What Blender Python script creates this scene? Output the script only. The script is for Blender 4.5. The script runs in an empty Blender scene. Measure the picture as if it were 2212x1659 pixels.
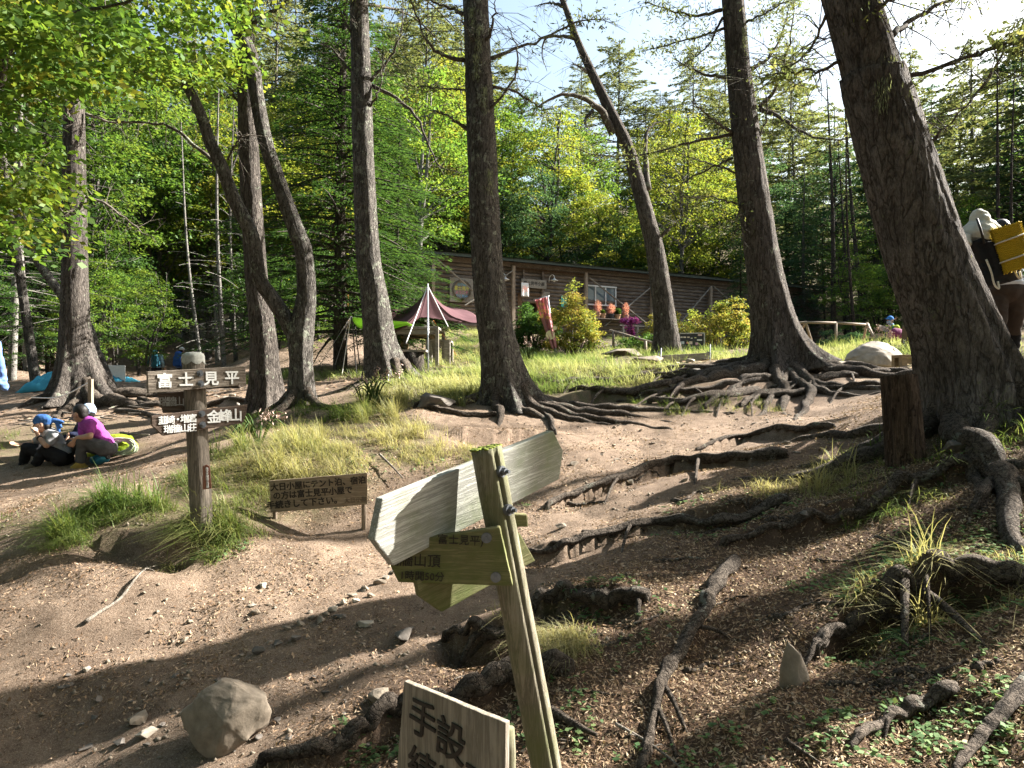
import bpy, bmesh, math, random
import numpy as np
from mathutils import Vector, Matrix, noise as mnoise
rad = math.radians
S = bpy.context.scene
COL = S.collection
# ---------------------------------------------------------------- camera, sky, sun, exposure
cam = bpy.data.objects.new("camera", bpy.data.cameras.new("camera"))
COL.objects.link(cam); S.camera = cam
cam.data.sensor_width = 36.0; cam.data.lens = 36.0 * 1494 / 2212
cam.data.clip_start = 0.05; cam.data.clip_end = 1000
cam.location = (0, 0, 0); cam.rotation_euler = (rad(90), 0, 0)
SUN_AZ, SUN_EL = rad(22), rad(34)            # direction to the sun, from +X towards +Y
w = bpy.data.worlds.new("World"); S.world = w; w.use_nodes = True
sky = w.node_tree.nodes.new("ShaderNodeTexSky"); sky.sky_type = 'NISHITA'; sky.sun_disc = False
sky.sun_elevation = SUN_EL; sky.sun_rotation = rad(90) - SUN_AZ
sky.altitude = 0; sky.dust_density = 3.0; sky.air_density = 1.6; sky.ozone_density = 1.2
bg = w.node_tree.nodes["Background"]; bg.inputs[1].default_value = 0.05
w.node_tree.links.new(sky.outputs[0], bg.inputs[0])
sun = bpy.data.objects.new("sun", bpy.data.lights.new("sun", 'SUN')); COL.objects.link(sun)
sun.data.energy = 5.0; sun.data.angle = rad(0.5); sun.data.color = (1.0, 0.95, 0.88)
SD = Vector((math.cos(SUN_AZ) * math.cos(SUN_EL), math.sin(SUN_AZ) * math.cos(SUN_EL), math.sin(SUN_EL)))
sun.rotation_euler = SD.to_track_quat('Z', 'Y').to_euler(); sun.location = (60, 30, 60)
S.view_settings.view_transform = 'Standard'; S.view_settings.look = 'None'
S.view_settings.exposure = 2.5; S.view_settings.gamma = 1
S.cycles.max_bounces = 4; S.cycles.diffuse_bounces = 1; S.cycles.glossy_bounces = 2
S.cycles.transmission_bounces = 2; S.cycles.transparent_max_bounces = 4
S.cycles.caustics_reflective = False; S.cycles.caustics_refractive = False

# ---------------------------------------------------------------- helpers
F0, CX, CY = 1494.0, 1106.0, 830.0            # measured from the photograph (2212 px wide view)
def P(px, py, d): return Vector(((px - CX) / F0 * d, d, (CY - py) / F0 * d))
def prop(o, label=None, cat=None, group=None, kind=None):
    if label: o['label'] = label
    if cat: o['category'] = cat
    if group: o['group'] = group
    if kind: o['kind'] = kind
    return o
def empty(name, loc=(0, 0, 0), label=None, cat=None, group=None):
    o = bpy.data.objects.new(name, None); COL.objects.link(o); o.location = loc
    o.empty_display_size = 0.1
    return prop(o, label, cat, group)
def link(name, me, m=None, parent=None):
    o = bpy.data.objects.new(name, me); COL.objects.link(o)
    if m is not None:
        me.materials.clear(); me.materials.append(m)
    if parent is not None:
        o.parent = parent
    return o
def world_child(o, parent):                    # parent keeping world coordinates of the vertices
    if parent is None: return o
    o.parent = parent
    o.matrix_parent_inverse = Matrix.Translation(-Vector(parent.location)) if parent.rotation_euler[:] == (0, 0, 0) else parent.matrix_basis.inverted()
    return o
def mesh_np(name, V, Fq, smooth=False, attr=None, uv=None):
    """V: n x 3, Fq: m x k array of k-gons (or a list of such arrays)"""
    Fs = Fq if isinstance(Fq, list) else [Fq]
    Fs = [np.asarray(f, dtype=np.int32) for f in Fs if len(f)]
    me = bpy.data.meshes.new(name)
    V = np.asarray(V, dtype=np.float32)
    me.vertices.add(len(V)); me.vertices.foreach_set("co", V.ravel())
    tot = sum(f.size for f in Fs); npoly = sum(len(f) for f in Fs)
    me.loops.add(tot); me.polygons.add(npoly)
    me.loops.foreach_set("vertex_index", np.concatenate([f.ravel() for f in Fs]))
    sizes = np.concatenate([np.full(len(f), f.shape[1]) for f in Fs])
    starts = np.concatenate([[0], np.cumsum(sizes)[:-1]]).astype(np.int32)
    me.polygons.foreach_set("loop_start", starts)
    if smooth: me.polygons.foreach_set("use_smooth", np.ones(npoly, dtype=bool))
    me.update(calc_edges=True)
    if attr is not None:
        a = me.attributes.new("rnd", 'FLOAT', 'FACE'); a.data.foreach_set("value", np.asarray(attr, dtype=np.float32))
    return me
def catmull(pts, n):
    pts = [Vector(p) for p in pts]
    if len(pts) == 2: return [pts[0].lerp(pts[1], i / (n - 1)) for i in range(n)]
    q = [pts[0] * 2 - pts[1]] + pts + [pts[-1] * 2 - pts[-2]]
    out = []
    for i in range(n):
        t = i / (n - 1) * (len(pts) - 1); k = min(int(t), len(pts) - 2); u = t - k
        a, b, c, d = q[k:k + 4]
        out.append(0.5 * ((2 * b) + (c - a) * u + (2 * a - 5 * b + 4 * c - d) * u * u + (3 * b - a - 3 * c + d) * u ** 3))
    return out
class MB:
    def __init__(s): s.v = []; s.f = []; s.n = 0
    def add(s, V, Fc):
        s.v.extend(tuple(p) for p in V); s.f.extend(tuple(i + s.n for i in f) for f in Fc); s.n += len(V); return s
    def box(s, c, size, rot=None):
        h = Vector(size) / 2; c = Vector(c); V = []
        for x in (-1, 1):
            for y in (-1, 1):
                for z in (-1, 1):
                    p = Vector((x * h.x, y * h.y, z * h.z))
                    if rot is not None: p = rot @ p
                    V.append(c + p)
        return s.add(V, [(0, 1, 3, 2), (4, 6, 7, 5), (0, 4, 5, 1), (2, 3, 7, 6), (0, 2, 6, 4), (1, 5, 7, 3)])
    def beam(s, a, b, w, h, up=(0, 0, 1)):
        a, b = Vector(a), Vector(b); d = (b - a); L = d.length; d.normalize()
        u = Vector(up); sdv = d.cross(u)
        if sdv.length < 1e-4: sdv = Vector((1, 0, 0))
        sdv.normalize(); u = sdv.cross(d)
        R = Matrix((d, sdv, u)).transposed()
        return s.box((a + b) / 2, (L, w, h), R)
    def tube(s, pts, radii, n=8, cap=True, mod=None, seed=0):
        pts = [Vector(p) for p in pts]
        if not hasattr(radii, '__len__'): radii = [radii] * len(pts)
        V = []; m = len(pts); t0 = (pts[1] - pts[0]).normalized()
        x = t0.orthogonal().normalized(); prev = t0
        for i, p in enumerate(pts):
            t = ((pts[min(i + 1, m - 1)] - pts[max(i - 1, 0)])).normalized()
            q = prev.rotation_difference(t); x = q @ x; prev = t
            x = (x - t * x.dot(t)).normalized(); y = t.cross(x)
            for k in range(n):
                a = 2 * math.pi * k / n
                r = radii[i] * (mod(a, i) if mod else 1.0)
                V.append(p + (x * math.cos(a) + y * math.sin(a)) * r)
        Fc = [(i * n + k, i * n + (k + 1) % n, (i + 1) * n + (k + 1) % n, (i + 1) * n + k) for i in range(m - 1) for k in range(n)]
        if cap: Fc += [tuple(range(n - 1, -1, -1)), tuple((m - 1) * n + k for k in range(n))]
        return s.add(V, Fc)
    def ball(s, c, r, n=10, rot=None, jit=0, seed=0):
        r = Vector((r, r, r)) if not hasattr(r, '__len__') else Vector(r); c = Vector(c)
        V = []; m = max(4, n // 2 + 1)
        for i in range(1, m):
            th = math.pi * i / m
            for k in range(n):
                a = 2 * math.pi * k / n
                p = Vector((math.sin(th) * math.cos(a) * r.x, math.sin(th) * math.sin(a) * r.y, math.cos(th) * r.z))
                if jit: p *= 1 + jit * mnoise.noise(p / max(r) * 1.7 + Vector((seed * 3.1, seed, 0)))
                if rot is not None: p = rot @ p
                V.append(c + p)
        top, bot = Vector((0, 0, r.z)), Vector((0, 0, -r.z))
        if rot is not None: top, bot = rot @ top, rot @ bot
        V += [c + top, c + bot]; T, B = len(V) - 2, len(V) - 1
        Fc = [(i * n + k, (i + 1) * n + k, (i + 1) * n + (k + 1) % n, i * n + (k + 1) % n) for i in range(m - 2) for k in range(n)]
        Fc += [(T, k, (k + 1) % n) for k in range(n)] + [(B, (m - 2) * n + (k + 1) % n, (m - 2) * n + k) for k in range(n)]
        return s.add(V, Fc)
    def cone(s, a, ra, b, rb, n=12):            # tapered capsule
        s.tube([a, b], [ra, rb], n); s.ball(a, ra, n); s.ball(b, rb, n); return s
    def prism(s, poly, o, ux, uy, th):           # polygon in the plane (ux,uy) at o, extruded by th along the normal (away)
        o, ux, uy = Vector(o), Vector(ux), Vector(uy); nn = ux.cross(uy).normalized(); k = len(poly)
        A = [o + ux * x + uy * y for x, y in poly]; B = [p - nn * th for p in A]
        return s.add(A + B, [tuple(range(k)), tuple(range(2 * k - 1, k - 1, -1))] + [(i + k, (i + 1) % k + k, (i + 1) % k, i) for i in range(k)])
    def mesh(s, name, smooth=False, bevel=0):
        me = bpy.data.meshes.new(name); me.from_pydata(s.v, [], s.f); me.update()
        bm = bmesh.new(); bm.from_mesh(me); bmesh.ops.recalc_face_normals(bm, faces=bm.faces)
        if bevel: bmesh.ops.bevel(bm, geom=list(bm.edges), offset=bevel, segments=2, affect='EDGES', profile=.6, clamp_overlap=True)
        bm.to_mesh(me); bm.free()
        if smooth: me.polygons.foreach_set("use_smooth", [True] * len(me.polygons))
        return me
    def obj(s, name, m, parent=None, smooth=False, bevel=0, world=True):
        o = link(name, s.mesh(name, smooth, bevel), m)
        if parent is not None: world_child(o, parent) if world else setattr(o, 'parent', parent)
        return o
def relocal(o, Mx):
    """give a mesh its own axes (so that its wood grain runs along it) without moving it"""
    o.data.transform(Mx.inverted()); o.matrix_basis = Mx; return o
def evalmesh(o):
    dg = bpy.context.evaluated_depsgraph_get(); dg.update()
    return bpy.data.meshes.new_from_object(o.evaluated_get(dg))
def remeshed(mb, name, voxel, smooth=4, k=.5):
    o = link(name + "_tmp", mb.mesh(name))
    r = o.modifiers.new("r", 'REMESH'); r.mode = 'VOXEL'; r.voxel_size = voxel
    sm = o.modifiers.new("s", 'SMOOTH'); sm.iterations = smooth; sm.factor = k
    me = evalmesh(o); old = o.data; bpy.data.objects.remove(o); bpy.data.meshes.remove(old)
    me.polygons.foreach_set("use_smooth", [True] * len(me.polygons))
    return me
def text_obj(name, body, size, o, ux, uy, m, parent, bold=0.0, extrude=.001, align='CENTER', vertical=False, sx=1.0, shear=0, lh=1.0):
    """lettering lying in the plane (ux,uy) with its centre at o"""
    c = bpy.data.curves.new("txt", 'FONT'); c.body = "\n".join(body) if vertical else body
    c.size = size; c.align_x = align; c.align_y = 'CENTER'; c.extrude = extrude; c.shear = shear
    c.resolution_u = 3; c.space_line = lh
    t = bpy.data.objects.new("txt", c); COL.objects.link(t)
    me = evalmesh(t); bpy.data.objects.remove(t); bpy.data.curves.remove(c)
    ux, uy = Vector(ux).normalized(), Vector(uy).normalized(); nn = ux.cross(uy)
    Mx = Matrix.Translation(Vector(o)) @ Matrix((ux * sx, uy, nn)).transposed().to_4x4()
    if bold > 0:                                  # a broader brush: the same strokes laid again a little aside
        bm = bmesh.new()
        for k, (a, b_) in enumerate(((0, 0), (1, .6), (-1, .5), (.6, -1), (-.5, -1))):
            m2 = me.copy(); m2.transform(Matrix.Translation((a * bold * size, b_ * bold * size, .0002 * k))); bm.from_mesh(m2); bpy.data.meshes.remove(m2)
        bm.to_mesh(me); bm.free()
    me.transform(Mx); ob = link(name, me, m)
    world_child(ob, parent); return ob

# value noise in numpy
def _hash(ix, iy, s): 
    h = (ix.astype(np.int64) * 374761393 + iy.astype(np.int64) * 668265263 + s * 1442695041) & 0xffffffff
    h = ((h ^ (h >> 13)) * 1274126177) & 0xffffffff
    return ((h ^ (h >> 16)) & 0xffff) / 65535.0
def vnoise(x, y, s=0):
    x = np.asarray(x, float); y = np.asarray(y, float)
    ix, iy = np.floor(x), np.floor(y); fx, fy = x - ix, y - iy
    fx = fx * fx * (3 - 2 * fx); fy = fy * fy * (3 - 2 * fy)
    a, b = _hash(ix, iy, s), _hash(ix + 1, iy, s); c, d = _hash(ix, iy + 1, s), _hash(ix + 1, iy + 1, s)
    return (a + (b - a) * fx) + ((c + (d - c) * fx) - (a + (b - a) * fx)) * fy - 0.5
def fbm(x, y, s=0, o=4):
    r = 0; a = 1.0
    for k in range(o): r = r + a * vnoise(x * 2 ** k + 7.3 * k, y * 2 ** k - 3.1 * k, s + k); a *= .5
    return r

# ---------------------------------------------------------------- materials
class NT:
    def __init__(s, name):
        s.m = bpy.data.materials.new(name); s.m.use_nodes = True; s.t = s.m.node_tree; s.t.nodes.clear()
        s.out = s.t.nodes.new("ShaderNodeOutputMaterial")
    def n(s, typ, ins=None, **kw):
        nd = s.t.nodes.new("ShaderNode" + typ)
        for k, v in kw.items(): setattr(nd, k, v)
        for k, v in (ins or {}).items():
            if isinstance(v, tuple) and len(v) == 2 and hasattr(v[0], 'outputs'): s.t.links.new(v[0].outputs[v[1]], nd.inputs[k])
            elif hasattr(v, 'outputs'): s.t.links.new(v.outputs[0], nd.inputs[k])
            else: nd.inputs[k].default_value = v
        return nd
    def coords(s, kind='Object', scale=(1, 1, 1)):
        return s.n("Mapping", {'Vector': (s.n("TexCoord"), kind), 'Scale': scale})
    def noise(s, vec, scale, detail=4, rough=.6, dist=0):
        return s.n("TexNoise", {'Vector': vec, 'Scale': scale, 'Detail': detail, 'Roughness': rough, 'Distortion': dist})
    def ramp(s, fac, stops):
        r = s.n("ValToRGB", {'Fac': fac}); e = r.color_ramp.elements
        while len(e) < len(stops): e.new(0.5)
        for k, (p, c) in enumerate(stops): e[k].position = p; e[k].color = (*c, 1) if len(c) == 3 else c
        return r
    def mix(s, fac, a, b, mode='MIX'):
        nd = s.t.nodes.new("ShaderNodeMix"); nd.data_type = 'RGBA'; nd.blend_type = mode
        for k, v in ((0, fac), (6, a), (7, b)):
            if isinstance(v, tuple) and len(v) == 2 and hasattr(v[0], 'outputs'): s.t.links.new(v[0].outputs[v[1]], nd.inputs[k])
            elif hasattr(v, 'outputs'): s.t.links.new(v.outputs[2] if v.bl_idname == 'ShaderNodeMix' else v.outputs[0], nd.inputs[k])
            else: nd.inputs[k].default_value = (*v, 1) if isinstance(v, tuple) and len(v) == 3 else v
        return nd
    def finish(s, color, rough=.85, bump=None, bstr=.5, bdist=.01, spec=.25, metal=0, sheen=0):
        pb = s.n("BsdfPrincipled", {'Roughness': rough, 'Metallic': metal})
        pb.inputs['Specular IOR Level'].default_value = spec
        if isinstance(color, tuple) and len(color) == 3: pb.inputs['Base Color'].default_value = (*color, 1)
        else: s.t.links.new(color.outputs[2] if color.bl_idname == 'ShaderNodeMix' else color.outputs[0], pb.inputs['Base Color'])
        if bump is not None:
            b = s.n("Bump", {'Strength': bstr, 'Distance': bdist, 'Height': bump}); s.t.links.new(b.outputs[0], pb.inputs['Normal'])
        s.t.links.new(pb.outputs[0], s.out.inputs[0]); return s.m
def plain(name, c, rough=.7, var=.25, scale=12, bstr=.15, metal=0, spec=.3):
    t = NT(name); v = t.coords(); nz = t.noise(v, scale, 5, .65)
    col = t.ramp(nz, [(.25, tuple(x * (1 - var) for x in c)), (.75, tuple(min(1, x * (1 + var)) for x in c))])
    return t.finish(col, rough, nz, bstr, .01, spec, metal)
def leafmat(name, cols, trans=.5, rough=.6):
    """cols: colour ramp over the per-leaf random value; light passes through the blade"""
    t = NT(name); a = t.n("Attribute", attribute_name="rnd")
    k = len(cols); c = t.ramp((a, 2), [(i / max(1, k - 1), x) for i, x in enumerate(cols)])
    oi = t.n("ObjectInfo"); hs = t.n("HueSaturation", {'Color': c, 'Hue': .5, 'Saturation': 1.0})
    mr = t.n("MapRange", {'Value': (oi, 5), 'To Min': .8, 'To Max': 1.2}); t.t.links.new(mr.outputs[0], hs.inputs['Value'])
    d = t.n("BsdfDiffuse", {'Color': hs}); 
    tc = t.mix(1.0, hs, (1.0, 1.0, .45), 'MULTIPLY'); gm = t.n("Gamma", {'Color': (tc, 2), 'Gamma': .78})
    tr = t.n("BsdfTranslucent", {'Color': gm})
    m1 = t.n("MixShader", {0: trans, 1: d, 2: tr})
    g = t.n("BsdfGlossy", {'Color': (.6, .75, .5, 1), 'Roughness': .55})
    fr = t.n("MixShader", {0: .03, 1: m1, 2: g})
    t.t.links.new(fr.outputs[0], t.out.inputs[0]); return t.m
def barkmat(name, dark, light, lichen=(.34, .37, .28), lich=.55, fx=26, fz=5, bstr=1.0, moss=0.0, bd=.03):
    """furrowed bark: long broken plates between dark cracks, blotched with lichen"""
    t = NT(name); v = t.coords('Object', (fx, fx, fz)); v2 = t.coords('Object', (1, 1, 1))
    warp = t.n("VectorMath", {0: t.noise(t.coords('Object', (fx * .5, fx * .5, fx * .5)), .6, 3, .6), 1: (.9, .9, .9)}, operation='MULTIPLY'); wv = t.n("VectorMath", {0: v, 1: warp}, operation='ADD')
    n1 = t.noise(wv, .55, 3, .55, .3); n2 = t.noise(wv, 1.3, 4, .6, .2)
    def furrow(n, wd):
        a = t.n("Math", {0: t.n("Math", {0: n, 1: .5}, operation='SUBTRACT')}, operation='ABSOLUTE'); return t.n("MapRange", {'Value': a, 'From Min': 0.0, 'From Max': wd})
    c1, c2 = furrow(n1, .075), furrow(n2, .06)
    crack = t.n("Math", {0: t.n("Math", {0: c1, 1: .65}, operation='POWER'), 1: t.n("MapRange", {'Value': c2, 'To Min': .45})}, operation='MULTIPLY')
    fine = t.noise(wv, 4.5, 6, .75)
    c = t.ramp(fine, [(.32, dark), (.52, tuple((a + b) / 2 for a, b in zip(dark, light))), (.72, light)])
    c = t.mix(t.n("MapRange", {'Value': crack, 'From Max': .8}), tuple(x * .4 for x in dark), c)
    c = t.mix(t.n("MapRange", {'Value': t.noise(v2, 2.3, 4), 'From Min': .45, 'From Max': .65, 'To Max': .45}), c, tuple(x * .55 for x in dark))
    lz = t.noise(v2, 8, 6, .68, .4); lm = t.n("MapRange", {'Value': lz, 'From Min': lich, 'From Max': lich + .045})
    lv = t.noise(v2, 70, 3); lc = t.ramp(lv, [(.3, tuple(x * .6 for x in lichen)), (.7, lichen)])
    lm2 = t.n("Math", {0: lm, 1: t.n("MapRange", {'Value': crack, 'From Min': .2, 'From Max': .6})}, operation='MULTIPLY'); c = t.mix(lm2, c, lc)
    if moss:
        mz = t.noise(v2, 3.1, 4); mm = t.n("MapRange", {'Value': mz, 'From Min': moss, 'From Max': moss + .08}); c = t.mix(mm, c, (.10, .12, .03))
    h = t.n("Math", {0: crack, 1: t.n("Math", {0: fine, 1: .9}, operation='MULTIPLY')}, operation='ADD')
    return t.finish(c, .92, h, bstr, bd, .12)
def woodmat(name, dark, light, axis=0, green=None, rough=.8, scale=1.0, gth=.55, bstr=.5):
    """weathered wood, grain along the given object axis"""
    sc = [38 * scale] * 3; sc[axis] = 2.2 * scale
    t = NT(name); v = t.coords('Object', tuple(sc)); v2 = t.coords()
    nz = t.noise(v, 1.6, 7, .7, .6); fine = t.noise(v, 5, 4, .7)
    wv = t.n("Math", {0: t.n("Math", {0: nz, 1: 22.0}, operation='MULTIPLY')}, operation='SINE')
    h = t.n("Math", {0: wv, 1: fine}, operation='ADD')
    f = t.n("MapRange", {'Value': h, 'From Min': -.9, 'From Max': 1.6})
    c = t.ramp(f, [(0, dark), (.45, tuple((a + 2 * b) / 3 for a, b in zip(dark, light))), (1, light)])
    big = t.noise(v2, 5, 4); c = t.mix(t.n("MapRange", {'Value': big, 'From Min': .4, 'From Max': .75, 'To Max': .35}), c, tuple(x * .5 for x in dark))
    if green:
        gz = t.noise(v2, 4.5, 5, .65); gm = t.n("MapRange", {'Value': gz, 'From Min': gth - .1, 'From Max': gth + .16, 'To Max': .8})
        c = t.mix(gm, c, green)
    return t.finish(c, rough, f, bstr, .004, .2)
# ---------------------------------------------------------------- terrain
CP = [(0, 0, -1.55), (-3, 0, -1.85), (3, 0, -1.25), (0, -3, -1.75), (-6, -2, -2.3), (6, -2, -.9)]
_pp = [(0, 1659, 3.2), (1106, 1659, 2.75), (2212, 1659, 2.35),
 (437, 1150, 5.0), (300, 1262, 4.45), (430, 1215, 4.75), (100, 1130, 5.3), (0, 1250, 4.6), (200, 1010, 9), (260, 985, 9.3), (60, 1010, 8.8), (60, 1090, 6.6), (180, 866, 13), (20, 800, 18),
 (300, 832, 18), (345, 846, 26), (390, 846, 26), (420, 735, 40), (380, 690, 50), (100, 765, 25), (0, 740, 32), (600, 760, 26), (540, 800, 18),
 (650, 868, 9.7), (575, 886, 10.7), (610, 880, 10.2), (850, 900, 8.6), (700, 962, 7), (600, 1132, 5.6), (795, 1128, 5.7), (580, 1010, 6.2), (500, 1030, 5.9), (480, 1120, 5.2), (700, 900, 8.8), (420, 960, 8.6), (760, 1030, 6.2),
 (700, 1250, 4.6), (400, 1350, 4.1), (100, 1450, 3.75), (1000, 1190, 5.1), (980, 1400, 3.7), (820, 1520, 3.25), (490, 1600, 3.15), (1300, 950, 8), (1500, 905, 9.4), (1720, 880, 10),
 (1095, 862, 10), (1000, 880, 9.4), (1180, 940, 8.3), (1120, 990, 7.2), (950, 960, 7.3), (1690, 788, 11.5), (1600, 826, 10.8), (1480, 850, 10.4), (1350, 835, 10.8), (1800, 812, 11.2),
 (2080, 905, 5.6), (2212, 950, 5.0), (1900, 955, 6.0), (1945, 880, 7.6), (1850, 1010, 5.4), (1700, 1000, 6.0), (1500, 1010, 6.2),
 (1600, 1200, 4.3), (2000, 1150, 4.2), (2212, 1200, 3.7), (2000, 1330, 3.35), (2050, 1420, 3.0), (1990, 1480, 2.95), (1500, 1500, 3.1), (1750, 1560, 2.75), (1250, 1300, 3.9), (1300, 1420, 3.35),
 (2190, 788, 7.5), (2000, 830, 9.5), (1885, 792, 14), (1950, 772, 21), (1800, 747, 18.5), (1880, 760, 16.5), (1960, 790, 12.5), (2212, 740, 22),
 (840, 830, 12), (925, 806, 15), (860, 806, 15.5), (1200, 780, 18), (1100, 800, 14), (1440, 757, 16), (1475, 790, 14), (1490, 762, 16.5), (1230, 770, 19), (1560, 767, 18), (1627, 800, 22), (1350, 775, 17),
 (930, 728, 25.5), (1040, 742, 22), (1160, 727, 27.5), (1300, 731, 28.5), (1440, 740, 30), (1740, 752, 35), (1000, 765, 19), (760, 790, 18), (740, 770, 22)]
for a in _pp:
    q = P(*a); CP.append((q.x, q.y, q.z))
HA, HB = Vector((-3.18, 27.0, 0)), Vector((16.2, 37.0, 0)); HU = (HB - HA).normalized(); HN = Vector((HU.y, -HU.x, 0)); HZ = 1.95
for u in (-4, 2, 8, 14, 20, 25):
    for v_ in (0.4, -4, -9):
        q = HA + HU * u + HN * v_; CP.append((q.x, q.y, HZ + (0.0 if v_ > -8 else 1.0)))
for x in (-70, -45, -22, 0, 22, 45, 75):
    CP += [(x, 60, 11.5 - .02 * x), (x, 85, 21), (x, 120, 30), (x, 180, 38)]
CP += [(-30, 8, -2.5), (-60, 20, 0), (-25, 30, 3), (-45, 40, 6), (12, 6, .9), (20, 14, 2.2), (34, 22, 3.2), (55, 20, 5), (28, 32, 3.2), (45, 42, 6), (30, -3, 1.5), (-30, -4, -4), (75, 0, 4), (-80, 0, -4)]
CP = np.array(CP, float)
def _phi(r2): return np.where(r2 > 0, .5 * r2 * np.log(np.maximum(r2, 1e-12)), 0)
def _fit():
    X = CP[:, :2]; n = len(X); D = ((X[:, None] - X[None]) ** 2).sum(-1)
    dd = X[:, 1].clip(2, 60)
    K = _phi(D) + np.diag(.02 * dd ** 1.3); Pm = np.c_[np.ones(n), X]
    A = np.block([[K, Pm], [Pm.T, np.zeros((3, 3))]])
    return np.linalg.solve(A, np.r_[CP[:, 2], 0, 0, 0])
_W = _fit()
def zraw(x, y):
    x = np.asarray(x, float); y = np.asarray(y, float); z = _W[-3] + _W[-2] * x + _W[-1] * y
    for k in range(len(CP)): z = z + _W[k] * _phi((x - CP[k, 0]) ** 2 + (y - CP[k, 1]) ** 2)
    return z
def zrel(x, y):
    x = np.asarray(x, float); y = np.asarray(y, float); d = np.sqrt(x * x + y * y)
    far = np.clip((d - 4) / 30, 0, 1)
    hut = np.clip(1 - np.hypot(x - 6.5, y - 33) / 14, 0, 1)
    n = fbm(x * .55, y * .55, 1, 2) * (.05 + .45 * far) * (1 - hut)
    n = n + fbm(x * 1.8, y * 1.8, 5, 3) * .075 + fbm(x * 7, y * 7, 9, 3) * .014 + fbm(x * 24, y * 24, 13, 2) * .007
    return n
# table for fast look-ups
_gx = np.r_[np.sinh(np.linspace(-1, 1, 460) * 5.2) * 1.15]
_gy = np.r_[3.6 + np.sinh(np.linspace(-.52, 1, 470) * 5.05) * 2.2]
_GX, _GY = np.meshgrid(_gx, _gy, indexing='ij')
_GZ = zraw(_GX, _GY) + zrel(_GX, _GY)
def gz(x, y):
    x = np.asarray(x, float); y = np.asarray(y, float)
    i = np.clip(np.searchsorted(_gx, x) - 1, 0, len(_gx) - 2); j = np.clip(np.searchsorted(_gy, y) - 1, 0, len(_gy) - 2)
    u = np.clip((x - _gx[i]) / (_gx[i + 1] - _gx[i]), 0, 1); v = np.clip((y - _gy[j]) / (_gy[j + 1] - _gy[j]), 0, 1)
    return (_GZ[i, j] * (1 - u) + _GZ[i + 1, j] * u) * (1 - v) + (_GZ[i, j + 1] * (1 - u) + _GZ[i + 1, j + 1] * u) * v
def G3(x, y, dz=0): return Vector((x, y, float(gz(x, y)) + dz))
_DS = np.geomspace(1.2, 90, 4000)
def G(px, py, dz=0):
    """the point of the ground seen at a place of the photograph"""
    kx, kz = (px - CX) / F0, (CY - py) / F0
    below = kz * _DS < gz(kx * _DS, _DS)
    k = int(np.argmax(below)) if below.any() else len(_DS) - 1
    d = _DS[k]; return Vector((kx * d, d, float(gz(kx * d, d)) + dz))
# roots that hold the soil like small steps: earth banked above them, washed out below
ROOTS = [
 ([(2212, 1262), (2060, 1262), (1985, 1285), (1920, 1310), (1850, 1345), (1795, 1385), (1760, 1420)], .055, .10, .16),
 ([(1590, 1215), (1545, 1275), (1522, 1330), (1470, 1410), (1435, 1470), (1412, 1560), (1385, 1680)], .040, .01, .03),
 ([(1215, 1448), (1120, 1468), (1040, 1500), (940, 1530), (850, 1545), (780, 1590), (690, 1630), (560, 1655)], .055, .03, .06),
 ([(1700, 985), (1560, 1000), (1450, 1012), (1330, 1045), (1230, 1075), (1180, 1100)], .050, .05, .07),
 ([(1700, 1080), (1560, 1120), (1420, 1130), (1300, 1160), (1200, 1195), (1110, 1205)], .040, .06, .07),
 ([(1390, 1290), (1290, 1288), (1200, 1300), (1150, 1318)], .050, .06, .08),
 ([(1130, 1375), (1040, 1388), (960, 1386)], .036, .10, .16),
 ([(2060, 1490), (1960, 1540), (1890, 1580), (1835, 1622)], .030, .02, .04),
 ([(2225, 1470), (2160, 1555), (2110, 1610), (2060, 1680)], .032, .01, .03),
 ([(1800, 925), (1720, 935), (1600, 950), (1500, 975)], .042, .05, .05),
 ([(2212, 1010), (2080, 1010), (1960, 1045), (1900, 1075), (1830, 1110), (1700, 1150), (1560, 1180)], .045, .07, .08)]
for pts_, th_, up_, dn_ in ROOTS + [([(1690, 835), (1560, 842), (1440, 852), (1300, 858), (1200, 866)], 0, .10, .10), ([(1200, 955), (1150, 950), (1060, 945), (960, 940)], 0, .10, .12), ([(430, 1190), (330, 1180), (200, 1160)], 0, .08, .12), ([(560, 870), (460, 872), (330, 866)], 0, .07, .08)]:
    q = [G(*a) for a in pts_]; m = (_GX > min(p.x for p in q) - 1) & (_GX < max(p.x for p in q) + 1) & (_GY > min(p.y for p in q) - 1) & (_GY < max(p.y for p in q) + 1)
    X_, Y_ = _GX[m], _GY[m]; best = np.full(X_.shape, 9.0); sg = np.zeros(X_.shape); tt = np.zeros(X_.shape)
    for k in range(len(q) - 1):
        ax, ay, bx_, by_ = q[k].x, q[k].y, q[k + 1].x, q[k + 1].y; l2 = (bx_ - ax) ** 2 + (by_ - ay) ** 2
        t = np.clip(((X_ - ax) * (bx_ - ax) + (Y_ - ay) * (by_ - ay)) / l2, 0, 1); dx, dy = X_ - ax - t * (bx_ - ax), Y_ - ay - t * (by_ - ay); dd = np.hypot(dx, dy)
        nxt = dd < best; best = np.where(nxt, dd, best); side_ = (by_ - ay) * dx - (bx_ - ax) * dy; side_ = side_ * (1 if bx_ < ax else -1) * -1; sg = np.where(nxt, np.sign(side_) * -1, sg); tt = np.where(nxt, (k + t) / (len(q) - 1), tt)
    fade = np.clip(np.minimum(tt, 1 - tt) * 7, 0, 1); sg = np.where(sg == 0, 1, sg)
    _GZ[m] += fade * np.where(sg > 0, up_ * np.exp(-(best / .30) ** 2), -dn_ * np.exp(-((best - .05) / .16) ** 2)) * (1 + .8 * vnoise(X_ * 3, Y_ * 3, 71))
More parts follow.
